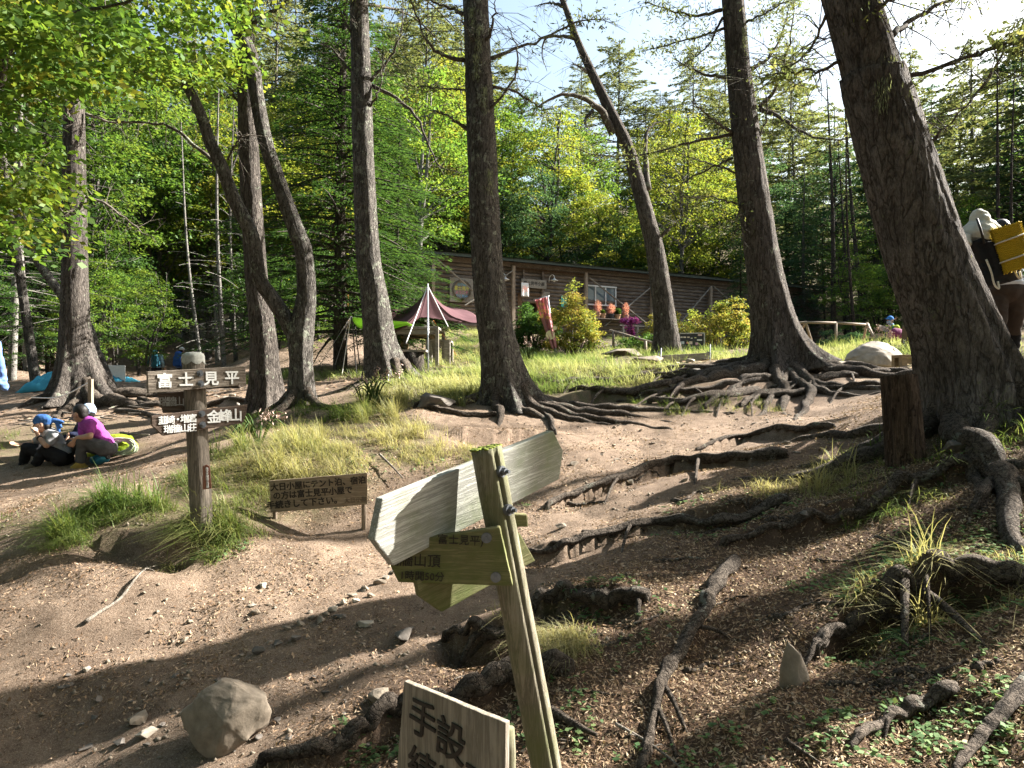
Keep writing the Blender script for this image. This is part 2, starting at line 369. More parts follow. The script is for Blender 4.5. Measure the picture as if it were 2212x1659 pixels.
def groundmat():
    t = NT("forest_soil"); v = t.coords()
    a = t.noise(v, .9, 4, .6); b = t.noise(v, 9, 6, .7); c = t.noise(v, 70, 5, .75); e = t.noise(v, 260, 3, .7)
    col = t.ramp(b, [(.28, (.085, .058, .041)), (.5, (.20, .142, .10)), (.72, (.30, .222, .162))])
    col = t.mix(t.n("MapRange", {'Value': c, 'From Min': .45, 'From Max': .7, 'To Max': .75}), col, (.36, .275, .20))
    col = t.mix(t.n("MapRange", {'Value': e, 'From Min': .52, 'From Max': .66, 'To Max': .7}), col, (.055, .036, .026))
    pale = t.n("MapRange", {'Value': t.noise(v, 150, 4, .7), 'From Min': .56, 'From Max': .66, 'To Max': .75}); col = t.mix(pale, col, (.50, .41, .32))
    col = t.mix(t.n("MapRange", {'Value': a, 'From Min': .5, 'From Max': .72, 'To Max': .55}), col, (.075, .052, .038))
    at = t.n("Attribute", attribute_name="green"); gm = t.n("Math", {0: (at, 2), 1: t.n("MapRange", {'Value': b, 'From Min': .35, 'From Max': .6})}, operation='MULTIPLY')
    g2 = t.ramp(c, [(.35, (.03, .042, .012)), (.65, (.085, .10, .03))]); col = t.mix(gm, col, g2)
    an = t.n("Attribute", attribute_name="needles"); col = t.mix((an, 2), col, (.075, .045, .03))
    h = t.n("Math", {0: c, 1: t.n("Math", {0: e, 1: .5}, operation='MULTIPLY')}, operation='ADD')
    return t.finish(col, .95, h, .9, .018, .1)
# places where grass and herbs grow: (px, py, d-free world ellipse centre from G, rx, ry, weight)
def _green(x, y):
    g = np.clip((np.hypot(x, y) - 34) / 8, 0, .85)  # far floor: undergrowth green, with the shade of the trees put into its colour
    for (cx_, cy_, rx, ry, wgt) in GREEN:
        g = np.maximum(g, wgt * np.clip(1.6 - ((x - cx_) / rx) ** 2 - ((y - cy_) / ry) ** 2, 0, 1))
    return g
def _ge(px, py, rx, ry, wgt): q = G(px, py); return (q.x, q.y, rx, ry, wgt)
GREEN = [_ge(600, 990, .85, .8, .9), _ge(520, 1060, .45, .45, .9), _ge(760, 930, .9, .9, .8), _ge(850, 960, .5, .6, .7), _ge(260, 1120, .42, .25, .8), _ge(700, 1010, .5, .3, .8),
         _ge(1000, 770, 2.0, 3.5, 1), _ge(1230, 790, 2.5, 3.2, 1), _ge(1500, 770, 2.0, 2.0, .8), _ge(1400, 750, 2.2, 3, .9), _ge(900, 850, 1.0, 1.0, .6), _ge(1950, 775, 3.4, 4.5, .9), _ge(1830, 775, 1.6, 2.5, .9),
         _ge(2090, 1190, .5, .35, .7), _ge(1990, 1290, .35, .28, .6), _ge(2130, 930, .45, .35, .7), _ge(1850, 1020, .6, .45, .6), _ge(1650, 1080, .5, .3, .4), (6, 31, 14, 5, .7), _ge(100, 960, 1.2, 1.0, .5), _ge(1220, 1285, .25, .08, .6)]
V = np.stack([_GX.ravel(), _GY.ravel(), _GZ.ravel()], 1)
nx, ny = len(_gx), len(_gy)
ii, jj = np.meshgrid(np.arange(nx - 1), np.arange(ny - 1), indexing='ij'); b0 = (ii * ny + jj).ravel()
gme = mesh_np("ground", V, np.stack([b0, b0 + ny, b0 + ny + 1, b0 + 1], 1), True)
at = gme.attributes.new("green", 'FLOAT', 'POINT'); at.data.foreach_set("value", _green(V[:, 0], V[:, 1]).astype(np.float32))
# bare trodden trail against needle-covered slope
def needles(x, y):
    a, b_ = G(1180, 1300), G(1620, 1010); tr = (x - a.x) - (b_.x - a.x) * (y - a.y) / max(.1, b_.y - a.y)
    return np.clip(.5 + 1.3 * tr + .8 * fbm(x * 1.1, y * 1.1, 33, 3), 0, 1) * np.clip(2.4 - .27 * np.hypot(x, y), .15, 1)
at = gme.attributes.new("needles", 'FLOAT', 'POINT'); at.data.foreach_set("value", (needles(V[:, 0], V[:, 1]) * .8).astype(np.float32))
prop(link("ground", gme, groundmat()), kind='structure')

# ---------------------------------------------------------------- materials
M = {}
M['larch_bark'] = barkmat("larch_bark", (.07, .06, .052), (.25, .218, .19), lich=.60)
M['big_bark'] = barkmat("big_bark", (.095, .082, .073), (.31, .275, .245), lichen=(.20, .21, .13), lich=.63, fx=20, fz=5)
M['grey_bark'] = barkmat("grey_bark", (.08, .072, .063), (.28, .255, .228), lichen=(.36, .38, .30), lich=.56, fx=30, fz=7)
M['birch_bark'] = barkmat("birch_bark", (.10, .09, .08), (.36, .34, .31), lich=.58, fx=30, fz=30, bstr=.3)
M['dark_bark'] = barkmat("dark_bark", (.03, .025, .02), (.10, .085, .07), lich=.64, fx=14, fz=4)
M['twig'] = barkmat("twig_bark", (.06, .05, .04), (.22, .19, .16), lich=.55, fx=60, fz=60, bstr=.4)
M['pale_branch'] = barkmat("pale_branch", (.16, .135, .11), (.42, .37, .31), lich=.62, fx=50, fz=50, bstr=.4)
M['root'] = barkmat("root_bark", (.075, .058, .045), (.27, .225, .18), lichen=(.33, .33, .27), lich=.60, fx=34, fz=34, bd=.02)
M['leaf_green'] = leafmat("leaf_green", [(.014, .038, .010), (.035, .085, .018), (.07, .13, .022)], .5)
M['leaf_bright'] = leafmat("leaf_bright", [(.03, .08, .014), (.075, .145, .02), (.14, .175, .028)], .55)
M['leaf_yellow'] = leafmat("leaf_yellow", [(.07, .13, .018), (.14, .175, .022), (.22, .19, .03)], .55)
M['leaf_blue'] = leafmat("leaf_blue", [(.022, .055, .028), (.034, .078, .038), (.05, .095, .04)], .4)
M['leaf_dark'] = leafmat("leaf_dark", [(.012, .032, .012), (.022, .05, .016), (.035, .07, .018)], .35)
M['hemlock'] = leafmat("hemlock_needles", [(.018, .05, .014), (.032, .08, .018), (.055, .11, .022)], .4)
M['larch_needle'] = leafmat("larch_needles", [(.07, .095, .04), (.115, .14, .055), (.18, .175, .075)], .45)
M['beech_near'] = leafmat("near_leaves", [(.03, .08, .012), (.06, .125, .016), (.10, .15, .018), (.2, .18, .02)], .55)
M['azalea'] = leafmat("azalea_leaves", [(.06, .11, .02), (.13, .16, .025), (.24, .20, .04), (.26, .15, .05)], .45)
M['grass'] = leafmat("grass_blades", [(.05, .09, .02), (.09, .14, .03), (.20, .205, .08), (.34, .30, .16)], .45)
M['grass_pale'] = leafmat("pale_grass_blades", [(.08, .13, .035), (.18, .22, .08), (.36, .35, .20)], .45)
M['herb'] = leafmat("herb_leaves", [(.05, .10, .04), (.09, .15, .06), (.15, .20, .08)], .4)
M['litter'] = leafmat("litter", [(.10, .055, .034), (.26, .155, .095), (.42, .28, .18), (.56, .42, .30)], .1)
M['stone'] = plain("stone", (.20, .165, .125), .9, .35, 14, .5)
M['stone_dark'] = plain("dark_stone", (.12, .105, .09), .9, .4, 14, .5)
M['stone_pale'] = plain("pale_stone", (.30, .265, .215), .9, .3, 9, .5)
# ---------------------------------------------------------------- trees
def quads(C, A, Nn, L, Wd):
    """diamond leaves: centres C, long axes A, normals Nn (n x 3), lengths L, widths Wd"""
    A = A / np.linalg.norm(A, axis=1, keepdims=True).clip(1e-6)
    Sd = np.cross(A, Nn); Sd = Sd / np.linalg.norm(Sd, axis=1, keepdims=True).clip(1e-6)
    L = np.asarray(L).reshape(-1, 1) * np.ones((len(C), 1)); Wd = np.asarray(Wd).reshape(-1, 1) * np.ones((len(C), 1))
    V = np.stack([C - A * L / 2, C - A * L * .05 + Sd * Wd / 2, C + A * L / 2, C - A * L * .05 - Sd * Wd / 2], 1).reshape(-1, 3)
    return V, np.arange(len(V)).reshape(-1, 4)
def unit(rng, n):
    v = rng.normal(size=(n, 3)); return v / np.linalg.norm(v, axis=1, keepdims=True)
def spray(rng, C, n, rx, rz, leaf, flat=.6):
    """n leaves in a flat cluster about each centre of C"""
    k = len(C); c = np.repeat(C, n, 0); sc = np.repeat(rng.uniform(.65, 1.3, k), n)[:, None]
    u = unit(rng, k * n) * (rng.uniform(0, 1, (k * n, 1)) ** .45) * sc
    p = c + u * np.array([rx, rx, rz])
    p[:, 2] -= .25 * (np.hypot(u[:, 0], u[:, 1]) ** 2) * rx
    nn = unit(rng, k * n) * (1 - flat) + np.array([0, 0, 1.0]) * flat
    ax = np.c_[u[:, :2] + rng.normal(size=(k * n, 2)) * .6, rng.normal(size=k * n) * .35 - .25]
    L = leaf * rng.uniform(.7, 1.35, k * n)
    V, Fq = quads(p, ax, nn, L, L * .58)
    at = np.clip(np.repeat(rng.uniform(0, 1, k), n) * .6 + rng.uniform(0, .4, k * n), 0, 1)
    return V, Fq, at
def limb_tube(mb, a, b, r0, r1, rng, n=5, sag=.15, k=6):
    a, b = Vector(a), Vector(b); mid = a.lerp(b, .5) + Vector((rng.normal() * .12, rng.normal() * .12, -sag * (b - a).length * .5)) * 1.0
    pts = catmull([a, mid, b], k); mb.tube(pts, [r0 + (r1 - r0) * i / (k - 1) for i in range(k)], n, cap=False)
def broadleaf(seed, H, R, z0, nclump, per, leaf, r0, rx=.75, rz=.28, lean=.6, nst=1):
    """meshes (trunk, crown) of a broad-leaved tree that stands at the origin"""
    rng = np.random.default_rng(seed); mb = MB(); tops = []
    for s in range(nst):
        an = rng.uniform(0, 6.28); off = Vector((math.cos(an), math.sin(an), 0)) * (.5 + s * .5) * lean
        pts = catmull([(0, 0, -.3), off * .15 + Vector((rng.normal() * .1, rng.normal() * .1, H * .3)), off * .6 + Vector((rng.normal() * .3, rng.normal() * .3, H * .62)), off + Vector((0, 0, H * .96))], 12)
        mb.tube(pts, [r0 * (1.25 if i == 0 else 1) * (1 - .9 * i / 11) + .012 for i in range(12)], 8, cap=False); tops.append(pts)
    cl = []
    while len(cl) < nclump:
        u = unit(rng, 1)[0] * rng.uniform(.35, 1) ** .5
        z = (u[2] * .5 + .5)
        rr = R * (1.0 if z < .5 else 1.1 - .55 * z) * (1 + .35 * vnoise(u[0] * 2 + seed, u[1] * 2)[()])
        cl.append((u[0] * rr, u[1] * rr, z0 + (H - z0) * z))
    cl = np.array(cl)
    for i, c in enumerate(cl):
        if i % 3 == 0:
            pts = tops[i % nst]; zt = max(.8, c[2] - .5 - .45 * math.hypot(c[0], c[1]))
            j = min(range(len(pts)), key=lambda q: abs(pts[q].z - zt)); limb_tube(mb, pts[j], c, .045 * r0 / .15, .012, rng, 4, -.1)
    V, Fq, at = spray(rng, cl, per, rx, rz, leaf)
    return mb.mesh("trunk", True), mesh_np("crown", V, Fq, False, at)
def conifer(seed, H, R, z0, whorls, per, droop, qn, ql, qw, r0, sparse=1.0, needle_up=.7, tip=.85):
    rng = np.random.default_rng(seed); mb = MB()
    pts = catmull([(0, 0, -.3), (rng.normal() * .08, rng.normal() * .08, H * .5), (rng.normal() * .15, rng.normal() * .15, H)], 10)
    mb.tube(pts, [r0 * (1 - .93 * i / 9) + .01 for i in range(10)], 8, cap=False)
    Cs, As, Ns = [], [], []
    for i in range(whorls):
        t = (i + rng.uniform(-.3, .3)) / whorls; z = z0 + (H - z0) * t
        for k in range(per):
            if rng.uniform() > sparse: continue
            an = 6.283 * k / per + rng.uniform(-.5, .5) + i * .9; L = R * max(.06, (1 - t) ** tip) * rng.uniform(.6, 1.15)
            d = np.array([math.cos(an), math.sin(an), 0]); side = np.array([-d[1], d[0], 0])
            base = np.array([0, 0, z]); up = rng.uniform(-.15, .2)
            def at_(s): return base + d[None] * (s * L)[:, None] + np.array([0, 0, 1])[None] * (up * s * L - droop * L * s ** 2)[:, None]
            q = at_(np.linspace(0, 1, 4)); mb.tube([Vector(x) for x in q], [max(.008, .03 * L / 2 * (1 - j / 3.3)) for j in range(4)], 4, cap=False)
            m = max(4, int(qn * L)); s = rng.uniform(.08, 1, m) ** .75; off = rng.uniform(-1, 1, m) * (.32 * L * (1.05 - s) + .08)
            c = at_(s) + side[None] * off[:, None]; c[:, 2] -= np.abs(off) * .22 - rng.normal(size=m) * .035
            Cs.append(c); As.append(d[None] * .8 + side[None] * np.sign(off)[:, None] * rng.uniform(.2, 1, m)[:, None] + np.c_[np.zeros((m, 2)), rng.normal(size=m) * .25 - .15])
            Ns.append(unit(rng, m) * (1 - needle_up) + np.array([0, 0, 1.]) * needle_up)
    C = np.concatenate(Cs); A = np.concatenate(As); N_ = np.concatenate(Ns); n = len(C)
    L = ql * rng.uniform(.6, 1.4, n); V, Fq = quads(C, A, N_, L, qw * rng.uniform(.7, 1.3, n))
    return mb.mesh("trunk", True), mesh_np("crown", V, Fq, False, rng.uniform(0, 1, n))

def place(kind, x, y, protos, scale=1, rz=None, mats=None, label=None, group=None, zoff=0, cat="tree", rng=random.Random(5), tilt=0):
    tm, cm = protos
    root = empty(kind, (x, y, float(gz(x, y)) + zoff), label, cat, group)
    root.rotation_euler = (rng.uniform(-tilt, tilt), rng.uniform(-tilt, tilt), rng.uniform(0, 6.28) if rz is None else rz)
    root.scale = (scale * rng.uniform(.9, 1.1),) * 2 + (scale,)
    for nm, me, m in (("trunk", tm, mats[0]), ("crown", cm, mats[1])):
        if not me.materials: me.materials.append(m)
        o = bpy.data.objects.new(nm, me); COL.objects.link(o); o.parent = root
        o.material_slots[0].link = 'OBJECT'; o.material_slots[0].material = m
    return root

# ---- the large trunks near the camera
def big_trunk(root, name, pts, radii, mat, n=72, rows=230, flare=1.1, lobes=5, seed=0, ridge=.035, tall=None, vf=9, fl_h=.35):
    pp = catmull(pts, rows); L = [0]
    for i in range(1, rows): L.append(L[-1] + (pp[i] - pp[i - 1]).length)
    tt = np.linspace(0, len(radii) - 1, rows); R = np.interp(tt, range(len(radii)), radii)
    a = np.linspace(0, 2 * math.pi, n, endpoint=False)
    def mod(k, i):
        return RM[i, int(round(k / (2 * math.pi) * n)) % n]
    h = np.array(L)[:, None]
    lob = .55 + .75 * np.maximum(0, np.cos(lobes * a + seed + .5 * np.sin(2 * a + seed)))[None] ** 1.5
    fl = flare * np.exp(-h / fl_h) * lob
    # seamless bark ridges: noise over (cos, sin) circles
    rid = np.zeros((rows, n)); ca, sa = np.cos(a)[None], np.sin(a)[None]
    for (f, hf, amp) in ((3.0, 1.2, 1.2), (8.5, vf * .55, .9), (15, vf, .6)):
        rid += amp * (1 - 2 * np.abs(vnoise(ca * f + 11 + h * hf * .35, sa * f + 5 + h * hf * .8, seed + int(f))) * 2)
    RM = 1 + fl + ridge * rid * .6
    mb = MB(); mb.tube(pp, R, n, cap=True, mod=mod)
    o = link(name, mb.mesh(name, True), mat); world_child(o, root); return pp, R
def branch(root, pts, r0, r1=.006, mat='twig', name='branch', n=7, k=18, seed=0):
    rng = random.Random(seed + int(pts[0][0] * 91)); q = catmull(pts, k)
    q = [p + Vector((rng.gauss(0, 1), rng.gauss(0, 1), rng.gauss(0, 1))) * (.011 * min(1, i / 3)) for i, p in enumerate(q)]
    mb = MB(); mb.tube(q, [r0 + (r1 - r0) * (i / (k - 1)) ** .8 for i in range(k)], n)
    for i in range(3, k - 1):                  # short dead twigs, joined to the branch
        for rep in range(2):
            if rng.random() < .85:
                L = rng.uniform(.08, .6); d = Vector((rng.gauss(0, 1), rng.gauss(0, 1), rng.gauss(0, .8) - .2)).normalized() * L
                m = q[i] + d * .55 + Vector((rng.gauss(0, .03), rng.gauss(0, .03), .03))
                mb.tube([q[i], m, q[i] + d], [.005, .0035, .0015], 4, cap=False)
                for sub in range(2):
                    e = d.cross(Vector((rng.gauss(0, 1), rng.gauss(0, 1), 1))).normalized() * L * rng.uniform(.2, .45) + d * .25; mb.tube([m, m + e], [.003, .0012], 3, cap=False)
    o = link(name, mb.mesh(name, True), M[mat]); world_child(o, root); return q
def px_branch(root, d, zpts, ox, w0, mat='twig', dd=0.0, seed=0, k=18):
    """a limb traced as (x, y) in an enlarged view of the photograph whose left edge is at ox, at distance d (dd: how far its tip comes nearer)"""
    m = len(zpts); return branch(root, [P(ox + x * .3418, y * .3418, d + dd * i / (m - 1)) for i, (x, y) in enumerate(zpts)], w0, mat=mat, seed=seed, k=k)
def needle_crown(root, paths, seed, per_m=90, L=.07, mat='larch_needle', spread=.09, name='crown', keep=1.0, wd=.3):
    rng = np.random.default_rng(seed); C, A = [], []
    for q in paths:
        for i in range(len(q) - 1):
            a, b = np.array(q[i]), np.array(q[i + 1]); m = rng.poisson(per_m * np.linalg.norm(b - a))
            if rng.uniform() > keep or not m: continue
            C.append(a + (b - a) * rng.uniform(0, 1, (m, 1)) + rng.normal(size=(m, 3)) * np.array([spread, spread, spread * .7])); A.append(rng.normal(size=(m, 3)))
    C = np.concatenate(C); A = np.concatenate(A); n = len(C)
    V, Fq = quads(C, A, unit(rng, n), L * rng.uniform(.6, 1.4, n), L * wd); o = link(name, mesh_np(name, V, Fq, False, rng.uniform(0, 1, n)), M[mat]); world_child(o, root)
def high_limbs(root, pp, zfrom, n, L, seed, r=.03):
    """limbs of the upper crown, above the frame"""
    rng = np.random.default_rng(seed); out = []; hi = [p for p in pp if p.z > zfrom]; mb = MB()
    for i in range(n):
        b = hi[int(rng.uniform(0, len(hi)))]; t = (b.z - zfrom) / max(.1, hi[-1].z - zfrom); an = rng.uniform(0, 6.283); l = L * (1.05 - .75 * t) * rng.uniform(.6, 1.1)
        d = Vector((math.cos(an), math.sin(an), 0)); q = catmull([b, b + d * l * .5 + Vector((0, 0, .12 * l)), b + d * l + Vector((0, 0, -.05 * l))], 7)
        mb.tube(q, [r * (1 - .8 * j / 6) for j in range(7)], 5, cap=False); out.append(q)
        for j in (2, 3, 4, 5):
            for s in (-1, 1):
                e = q[j] + Vector((-d.y * s, d.x * s, 0)) * l * .28 + d * .15 * l + Vector((0, 0, -.05)); mb.tube([q[j], e], [.01, .004], 4, cap=False); out.append([q[j], q[j].lerp(e, .5), e])
    o = link("crown_limb", mb.mesh("crown_limb", True), M['twig']); world_child(o, root); return out
def roots_of(root, base, r, specs, seed=0):
    """surface roots creeping from the base over the ground; specs: (angle in degrees, length, thickness)"""
    rng = random.Random(seed)
    for an, L, th in specs:
        q = []; a = rad(an); x, y = base.x + math.cos(a) * r * .75, base.y + math.sin(a) * r * .75; k = max(6, int(L * 7))
        for i in range(k):
            t = i / (k - 1); q.append(G3(x, y, th * (.55 - 1.1 * t ** 2) + rng.uniform(-.3, .35) * th + (.22 * r / .25 if i == 0 else .05 if i == 1 else 0)))
            a += rng.uniform(-.35, .35); st = L / (k - 1); x += math.cos(a) * st; y += math.sin(a) * st
        q = catmull(q, k * 3); mb = MB()
        mb.tube(q, [th * (1.25 - .95 * i / (len(q) - 1)) * (1 + .18 * mnoise.noise(Vector((i * .5, an, seed)))) for i in range(len(q))], 8)
        o = link("root", mb.mesh("root", True), M['root']); world_child(o, root)

def near_tree(label, px_pts, d, ws, mat, top=16, flare=1.1, lobes=5, seed=0, base_dz=-.15, roots=(), kind="larch_tree", group=None, n=64, tilt_d=0.0, rows=230, ridge=.035, fl_h=.35):
    pts = [P(x, y, d + tilt_d * i) for i, (x, y) in enumerate(px_pts)]
    g = float(gz(pts[0].x, pts[0].y)); pts[0].z = g + base_dz
    u = (pts[-1] - pts[-2]).normalized(); last = pts[-1] + u * max(.5, (top - pts[-1].z) / max(.3, u.z)); pts.append(last)
    rr = [w_ / 2 / F0 * d for w_ in ws] + [.05]
    root = empty(kind, (pts[0].x, pts[0].y, g), label, "tree", group)
    pp, R = big_trunk(root, "trunk", pts, rr, mat, n, rows, flare, lobes, seed, ridge=ridge, fl_h=fl_h)
    roots_of(root, Vector((pts[0].x, pts[0].y, g)), rr[0], roots, seed)
    return root, pp
# -- trunks traced from the photograph
T8, pp = near_tree("thick dark larch trunk leaning over a cut log stump, largest trunk of all", [(2118, 925), (2092, 800), (2035, 645), (1997, 547), (1935, 342), (1886, 171), (1838, 0)], 5.6,
    [168, 166, 158, 152, 138, 126, 108], M['big_bark'], 15, 1.0, 5, 3, roots=[(185, 1.9, .09), (215, 2.3, .10), (240, 1.5, .07), (160, 1.5, .08), (285, 1.3, .07), (140, 1.8, .06)], n=110, rows=330, ridge=.045, fl_h=.34)
b = [px_branch(T8, 5.6, z, 1456, r, dd=e, seed=i) for i, (z, r, e) in enumerate([
    ([(1370, 230), (1500, 130), (1740, 0), (1900, -80)], .03, .5), ([(1460, 490), (1700, 430), (1950, 330), (2212, 240), (2400, 150)], .022, -.8), ([(1200, 150), (1300, 50), (1420, -30)], .018, -.5),
    ([(2090, 310), (1950, 560), (1700, 820), (1640, 910)], .010, .1), ([(1040, 390), (900, 450), (700, 460), (560, 480)], .016, .8), ([(960, 100), (900, 240), (800, 380), (690, 445)], .014, .6)])]
hl = high_limbs(T8, pp, 5.0, 46, 3.0, 8)
needle_crown(T8, [b[0][6:], b[1][4:], b[2][5:], b[3][8:], b[4][5:], b[5][6:]], 181, 230, .05, spread=.12, name='needle_sprays')
needle_crown(T8, hl + [b[4][8:], b[1][10:]], 81, 130, .11)
T7, pp = near_tree("tall larch trunk with tangled surface roots beside the person in a white hoodie", [(1695, 790), (1672, 700), (1645, 547), (1617, 342), (1598, 171), (1583, 0)], 11.5,
    [92, 82, 70, 60, 51, 46], M['larch_bark'], 17, 1.35, 6, 11, roots=[(190, 2.6, .10), (205, 3.2, .11), (225, 2.4, .10), (250, 2.2, .09), (275, 2.0, .09), (300, 2.0, .09), (330, 2.6, .10), (350, 2.8, .09), (165, 2.2, .08), (235, 3.4, .08), (262, 2.8, .07), (180, 3.6, .07)], fl_h=.42)
b = [px_branch(T7, 11.5, z, 1456, r, dd=e, seed=20 + i) for i, (z, r, e) in enumerate([
    ([(330, 490), (200, 470), (100, 430), (0, 375)], .035, 0), ([(370, 840), (250, 760), (110, 640)], .035, -.6), ([(370, 850), (200, 880), (0, 930), (-250, 985), (-500, 975), (-740, 900)], .032, .6),
    ([(300, 65), (150, 95), (0, 70), (-200, 10)], .035, 0), ([(490, 440), (600, 360), (680, 220), (740, 0)], .04, .4), ([(540, 680), (640, 560), (700, 380), (740, 240), (760, 0)], .04, -.4),
    ([(545, 690), (680, 750), (800, 830), (950, 880), (1150, 875)], .045, -1.2), ([(500, 1060), (550, 850), (590, 650), (500, 380)], .026, -.3), ([(400, 1100), (200, 1030), (30, 970)], .02, .2),
    ([(400, 1290), (250, 1250), (30, 1255)], .018, .2), ([(420, 1250), (400, 1400), (390, 1480)], .015, -.2), ([(370, 1000), (200, 1080), (50, 1170), (40, 1350)], .02, -.4),
    ([(320, 180), (200, 220), (0, 275), (-200, 330)], .026, .3), ([(430, 160), (560, 90), (760, 0)], .026, -.4), ([(310, 110), (230, 260), (130, 370), (0, 440)], .024, .5)])]
hl = high_limbs(T7, pp, 7.6, 40, 3.0, 9); needle_crown(T7, [q[5:] for q in b] + [b[i][2:] for i in (0, 2, 3, 5, 12, 13, 14)], 182, 150, .07, spread=.16, name='needle_sprays')
needle_crown(T7, hl + [b[3][6:], b[12][8:], b[13][6:], b[4][9:]], 82, 90, .11)
T5, pp = near_tree("straight dark larch trunk dotted with pale lichen beside a low dark rock", [(1100, 868), (1078, 760), (1062, 660), (1051, 547), (1042, 342), (1034, 171), (1027, 0)], 10,
    [88, 78, 70, 65, 62, 58, 54], M['grey_bark'], 17, 1.25, 5, 17, roots=[(200, 1.0, .08), (235, 1.2, .08), (270, 1.1, .08), (310, 1.5, .08), (340, 2.2, .08), (20, 1.5, .07), (355, 3.2, .06), (325, 2.4, .06)])
b = [px_branch(T5, 10, z, 702, r, dd=e, seed=50 + i) for i, (z, r, e) in enumerate([
    ([(900, 820), (780, 740), (670, 695)], .032, -.3), ([(890, 385), (750, 350), (640, 250), (560, 60), (530, -60)], .035, -.5), ([(1000, 310), (1060, 160), (1080, 0)], .035, -.6), ([(1050, 370), (1200, 310), (1400, 240), (1620, 130), (1800, 130)], .03, .4),
    ([(980, 790), (1080, 650), (1200, 470), (1210, 300), (1150, 160)], .026, -.6), ([(1060, 550), (1200, 580), (1330, 660), (1410, 740)], .026, .6), ([(880, 90), (700, 20), (560, -30)], .03, .3),
    ([(890, 570), (700, 555), (500, 545)], .018, .4), ([(1000, 520), (960, 330), (890, 180), (820, 20)], .034, -.35)])]
hl = high_limbs(T5, pp, 6.6, 36, 2.8, 10); needle_crown(T5, [b[i][6:] for i in (3, 5, 6, 7)], 183, 130, .07, spread=.16, name='needle_sprays')
needle_crown(T5, hl + [b[7][8:], b[3][10:], b[5][9:]], 83, 90, .11)
T4, pp = near_tree("slender sunlit larch trunk just beside the brown tarp", [(842, 835), (822, 745), (809, 642), (795, 547), (785, 342), (780, 171), (775, 0)], 12,
    [80, 66, 57, 50, 44, 43, 39], M['grey_bark'], 17, 1.0, 5, 23, roots=[(200, .9, .07), (250, 1.0, .07), (300, 1.2, .07), (340, 1.3, .07), (10, 1.6, .06)])
b = [px_branch(T4, 12, z, 702, r, dd=e, seed=70 + i) for i, (z, r, e) in enumerate([
    ([(280, 520), (390, 400), (480, 220), (490, 0)], .035, -.4), ([(300, 545), (450, 620), (560, 720), (630, 850), (690, 1000), (740, 1070), (850, 1090)], .038, -.6), ([(265, 700), (340, 570), (375, 330)], .026, -.4), ([(220, 310), (150, 180), (60, 0)], .036, -.2), ([(160, 450), (60, 330), (-40, 270)], .025, .3)])]
hl = high_limbs(T4, pp, 6.6, 18, 2.4, 11); needle_crown(T4, hl, 84, 42)
T3, pp = near_tree("straight grey larch trunk just behind the forked tree", [(578, 888), (570, 745), (558, 642), (550, 547), (538, 342), (533, 171), (528, 0)], 10.7,
    [66, 54, 47, 44, 41, 38, 35], M['larch_bark'], 16, 1.1, 5, 29, roots=[(180, 1.2, .06), (215, 1.6, .06), (150, 1.2, .06), (260, .8, .05)])
b = [px_branch(T3, 10.7, z, 0, r, dd=e, seed=90 + i) for i, (z, r, e) in enumerate([
    ([(1500, 430), (1440, 390), (1345, 340)], .035, -.4), ([(1520, 660), (1420, 540), (1350, 450), (1290, 380)], .022, -.5), ([(1490, 290), (1350, 240), (1200, 180), (1060, 150)], .025, .5), ([(1590, 210), (1640, 120), (1760, 50), (1830, 0)], .03, -.3)])]
hl = high_limbs(T3, pp, 5.8, 16, 2.2, 12); needle_crown(T3, hl, 85, 42)
T1, pp = near_tree("sunlit larch trunk with spreading roots behind the seated hikers", [(180, 872), (165, 745), (162, 642), (161, 547), (160, 342), (160, 222), (156, 60)], 13,
    [74, 58, 51, 48, 43, 38, 34], M['larch_bark'], 16, 1.5, 5, 31, roots=[(300, 1.8, .11), (320, 2.6, .13), (340, 2.0, .10), (355, 2.6, .11), (220, 1.2, .09), (15, 1.8, .08), (332, 3.2, .09), (310, 2.4, .08), (346, 3.6, .08)], fl_h=.5)
b = [px_branch(T1, 13, z, 0, r, dd=e, mat='pale_branch', seed=110 + i) for i, (z, r, e) in enumerate([
    ([(490, 860), (450, 790), (425, 700), (430, 630)], .035, -.4), ([(540, 720), (680, 770), (880, 775), (1000, 780)], .03, .3), ([(545, 1245), (680, 1300), (800, 1390), (900, 1470), (980, 1500)], .03, -.2), ([(420, 700), (300, 660), (100, 640), (-80, 610)], .02, .2)])]
hl = high_limbs(T1, pp, 7, 16, 2.6, 13); needle_crown(T1, hl + [b[3][4:]], 86, 40)
# bent tree in front of the hut
T6, pp = near_tree("bent tree with an arching limb growing before the hut window", [(1440, 760), (1436, 690), (1416, 547), (1399, 478), (1372, 376), (1351, 308), (1314, 232), (1269, 137), (1245, 82), (1215, 0)], 16,
    [56, 46, 38, 34, 29, 26, 22, 17, 14, 12], M['larch_bark'], 11, .5, 4, 37, kind="bent_tree", rows=200)
for i, (z, r, e) in enumerate([([(1820, 850), (1760, 720), (1680, 650), (1590, 605), (1480, 605), (1370, 660), (1310, 740)], .11, -1.0), ([(2040, 1200), (2025, 1020), (2030, 880), (2060, 800), (2150, 760)], .09, .6), ([(1590, 245), (1500, 235), (1400, 240), (1370, 330), (1400, 450)], .055, .4),
    ([(1660, 460), (1600, 420), (1565, 395)], .05, -.3), ([(1500, 40), (1420, 20), (1320, 40)], .05, .2), ([(2120, 1500), (2180, 1440), (2260, 1380)], .05, -.4), ([(1690, 700), (1640, 770), (1680, 830)], .05, -.5)]):
    px_branch(T6, 16, z, 702, r, dd=e, seed=130 + i)
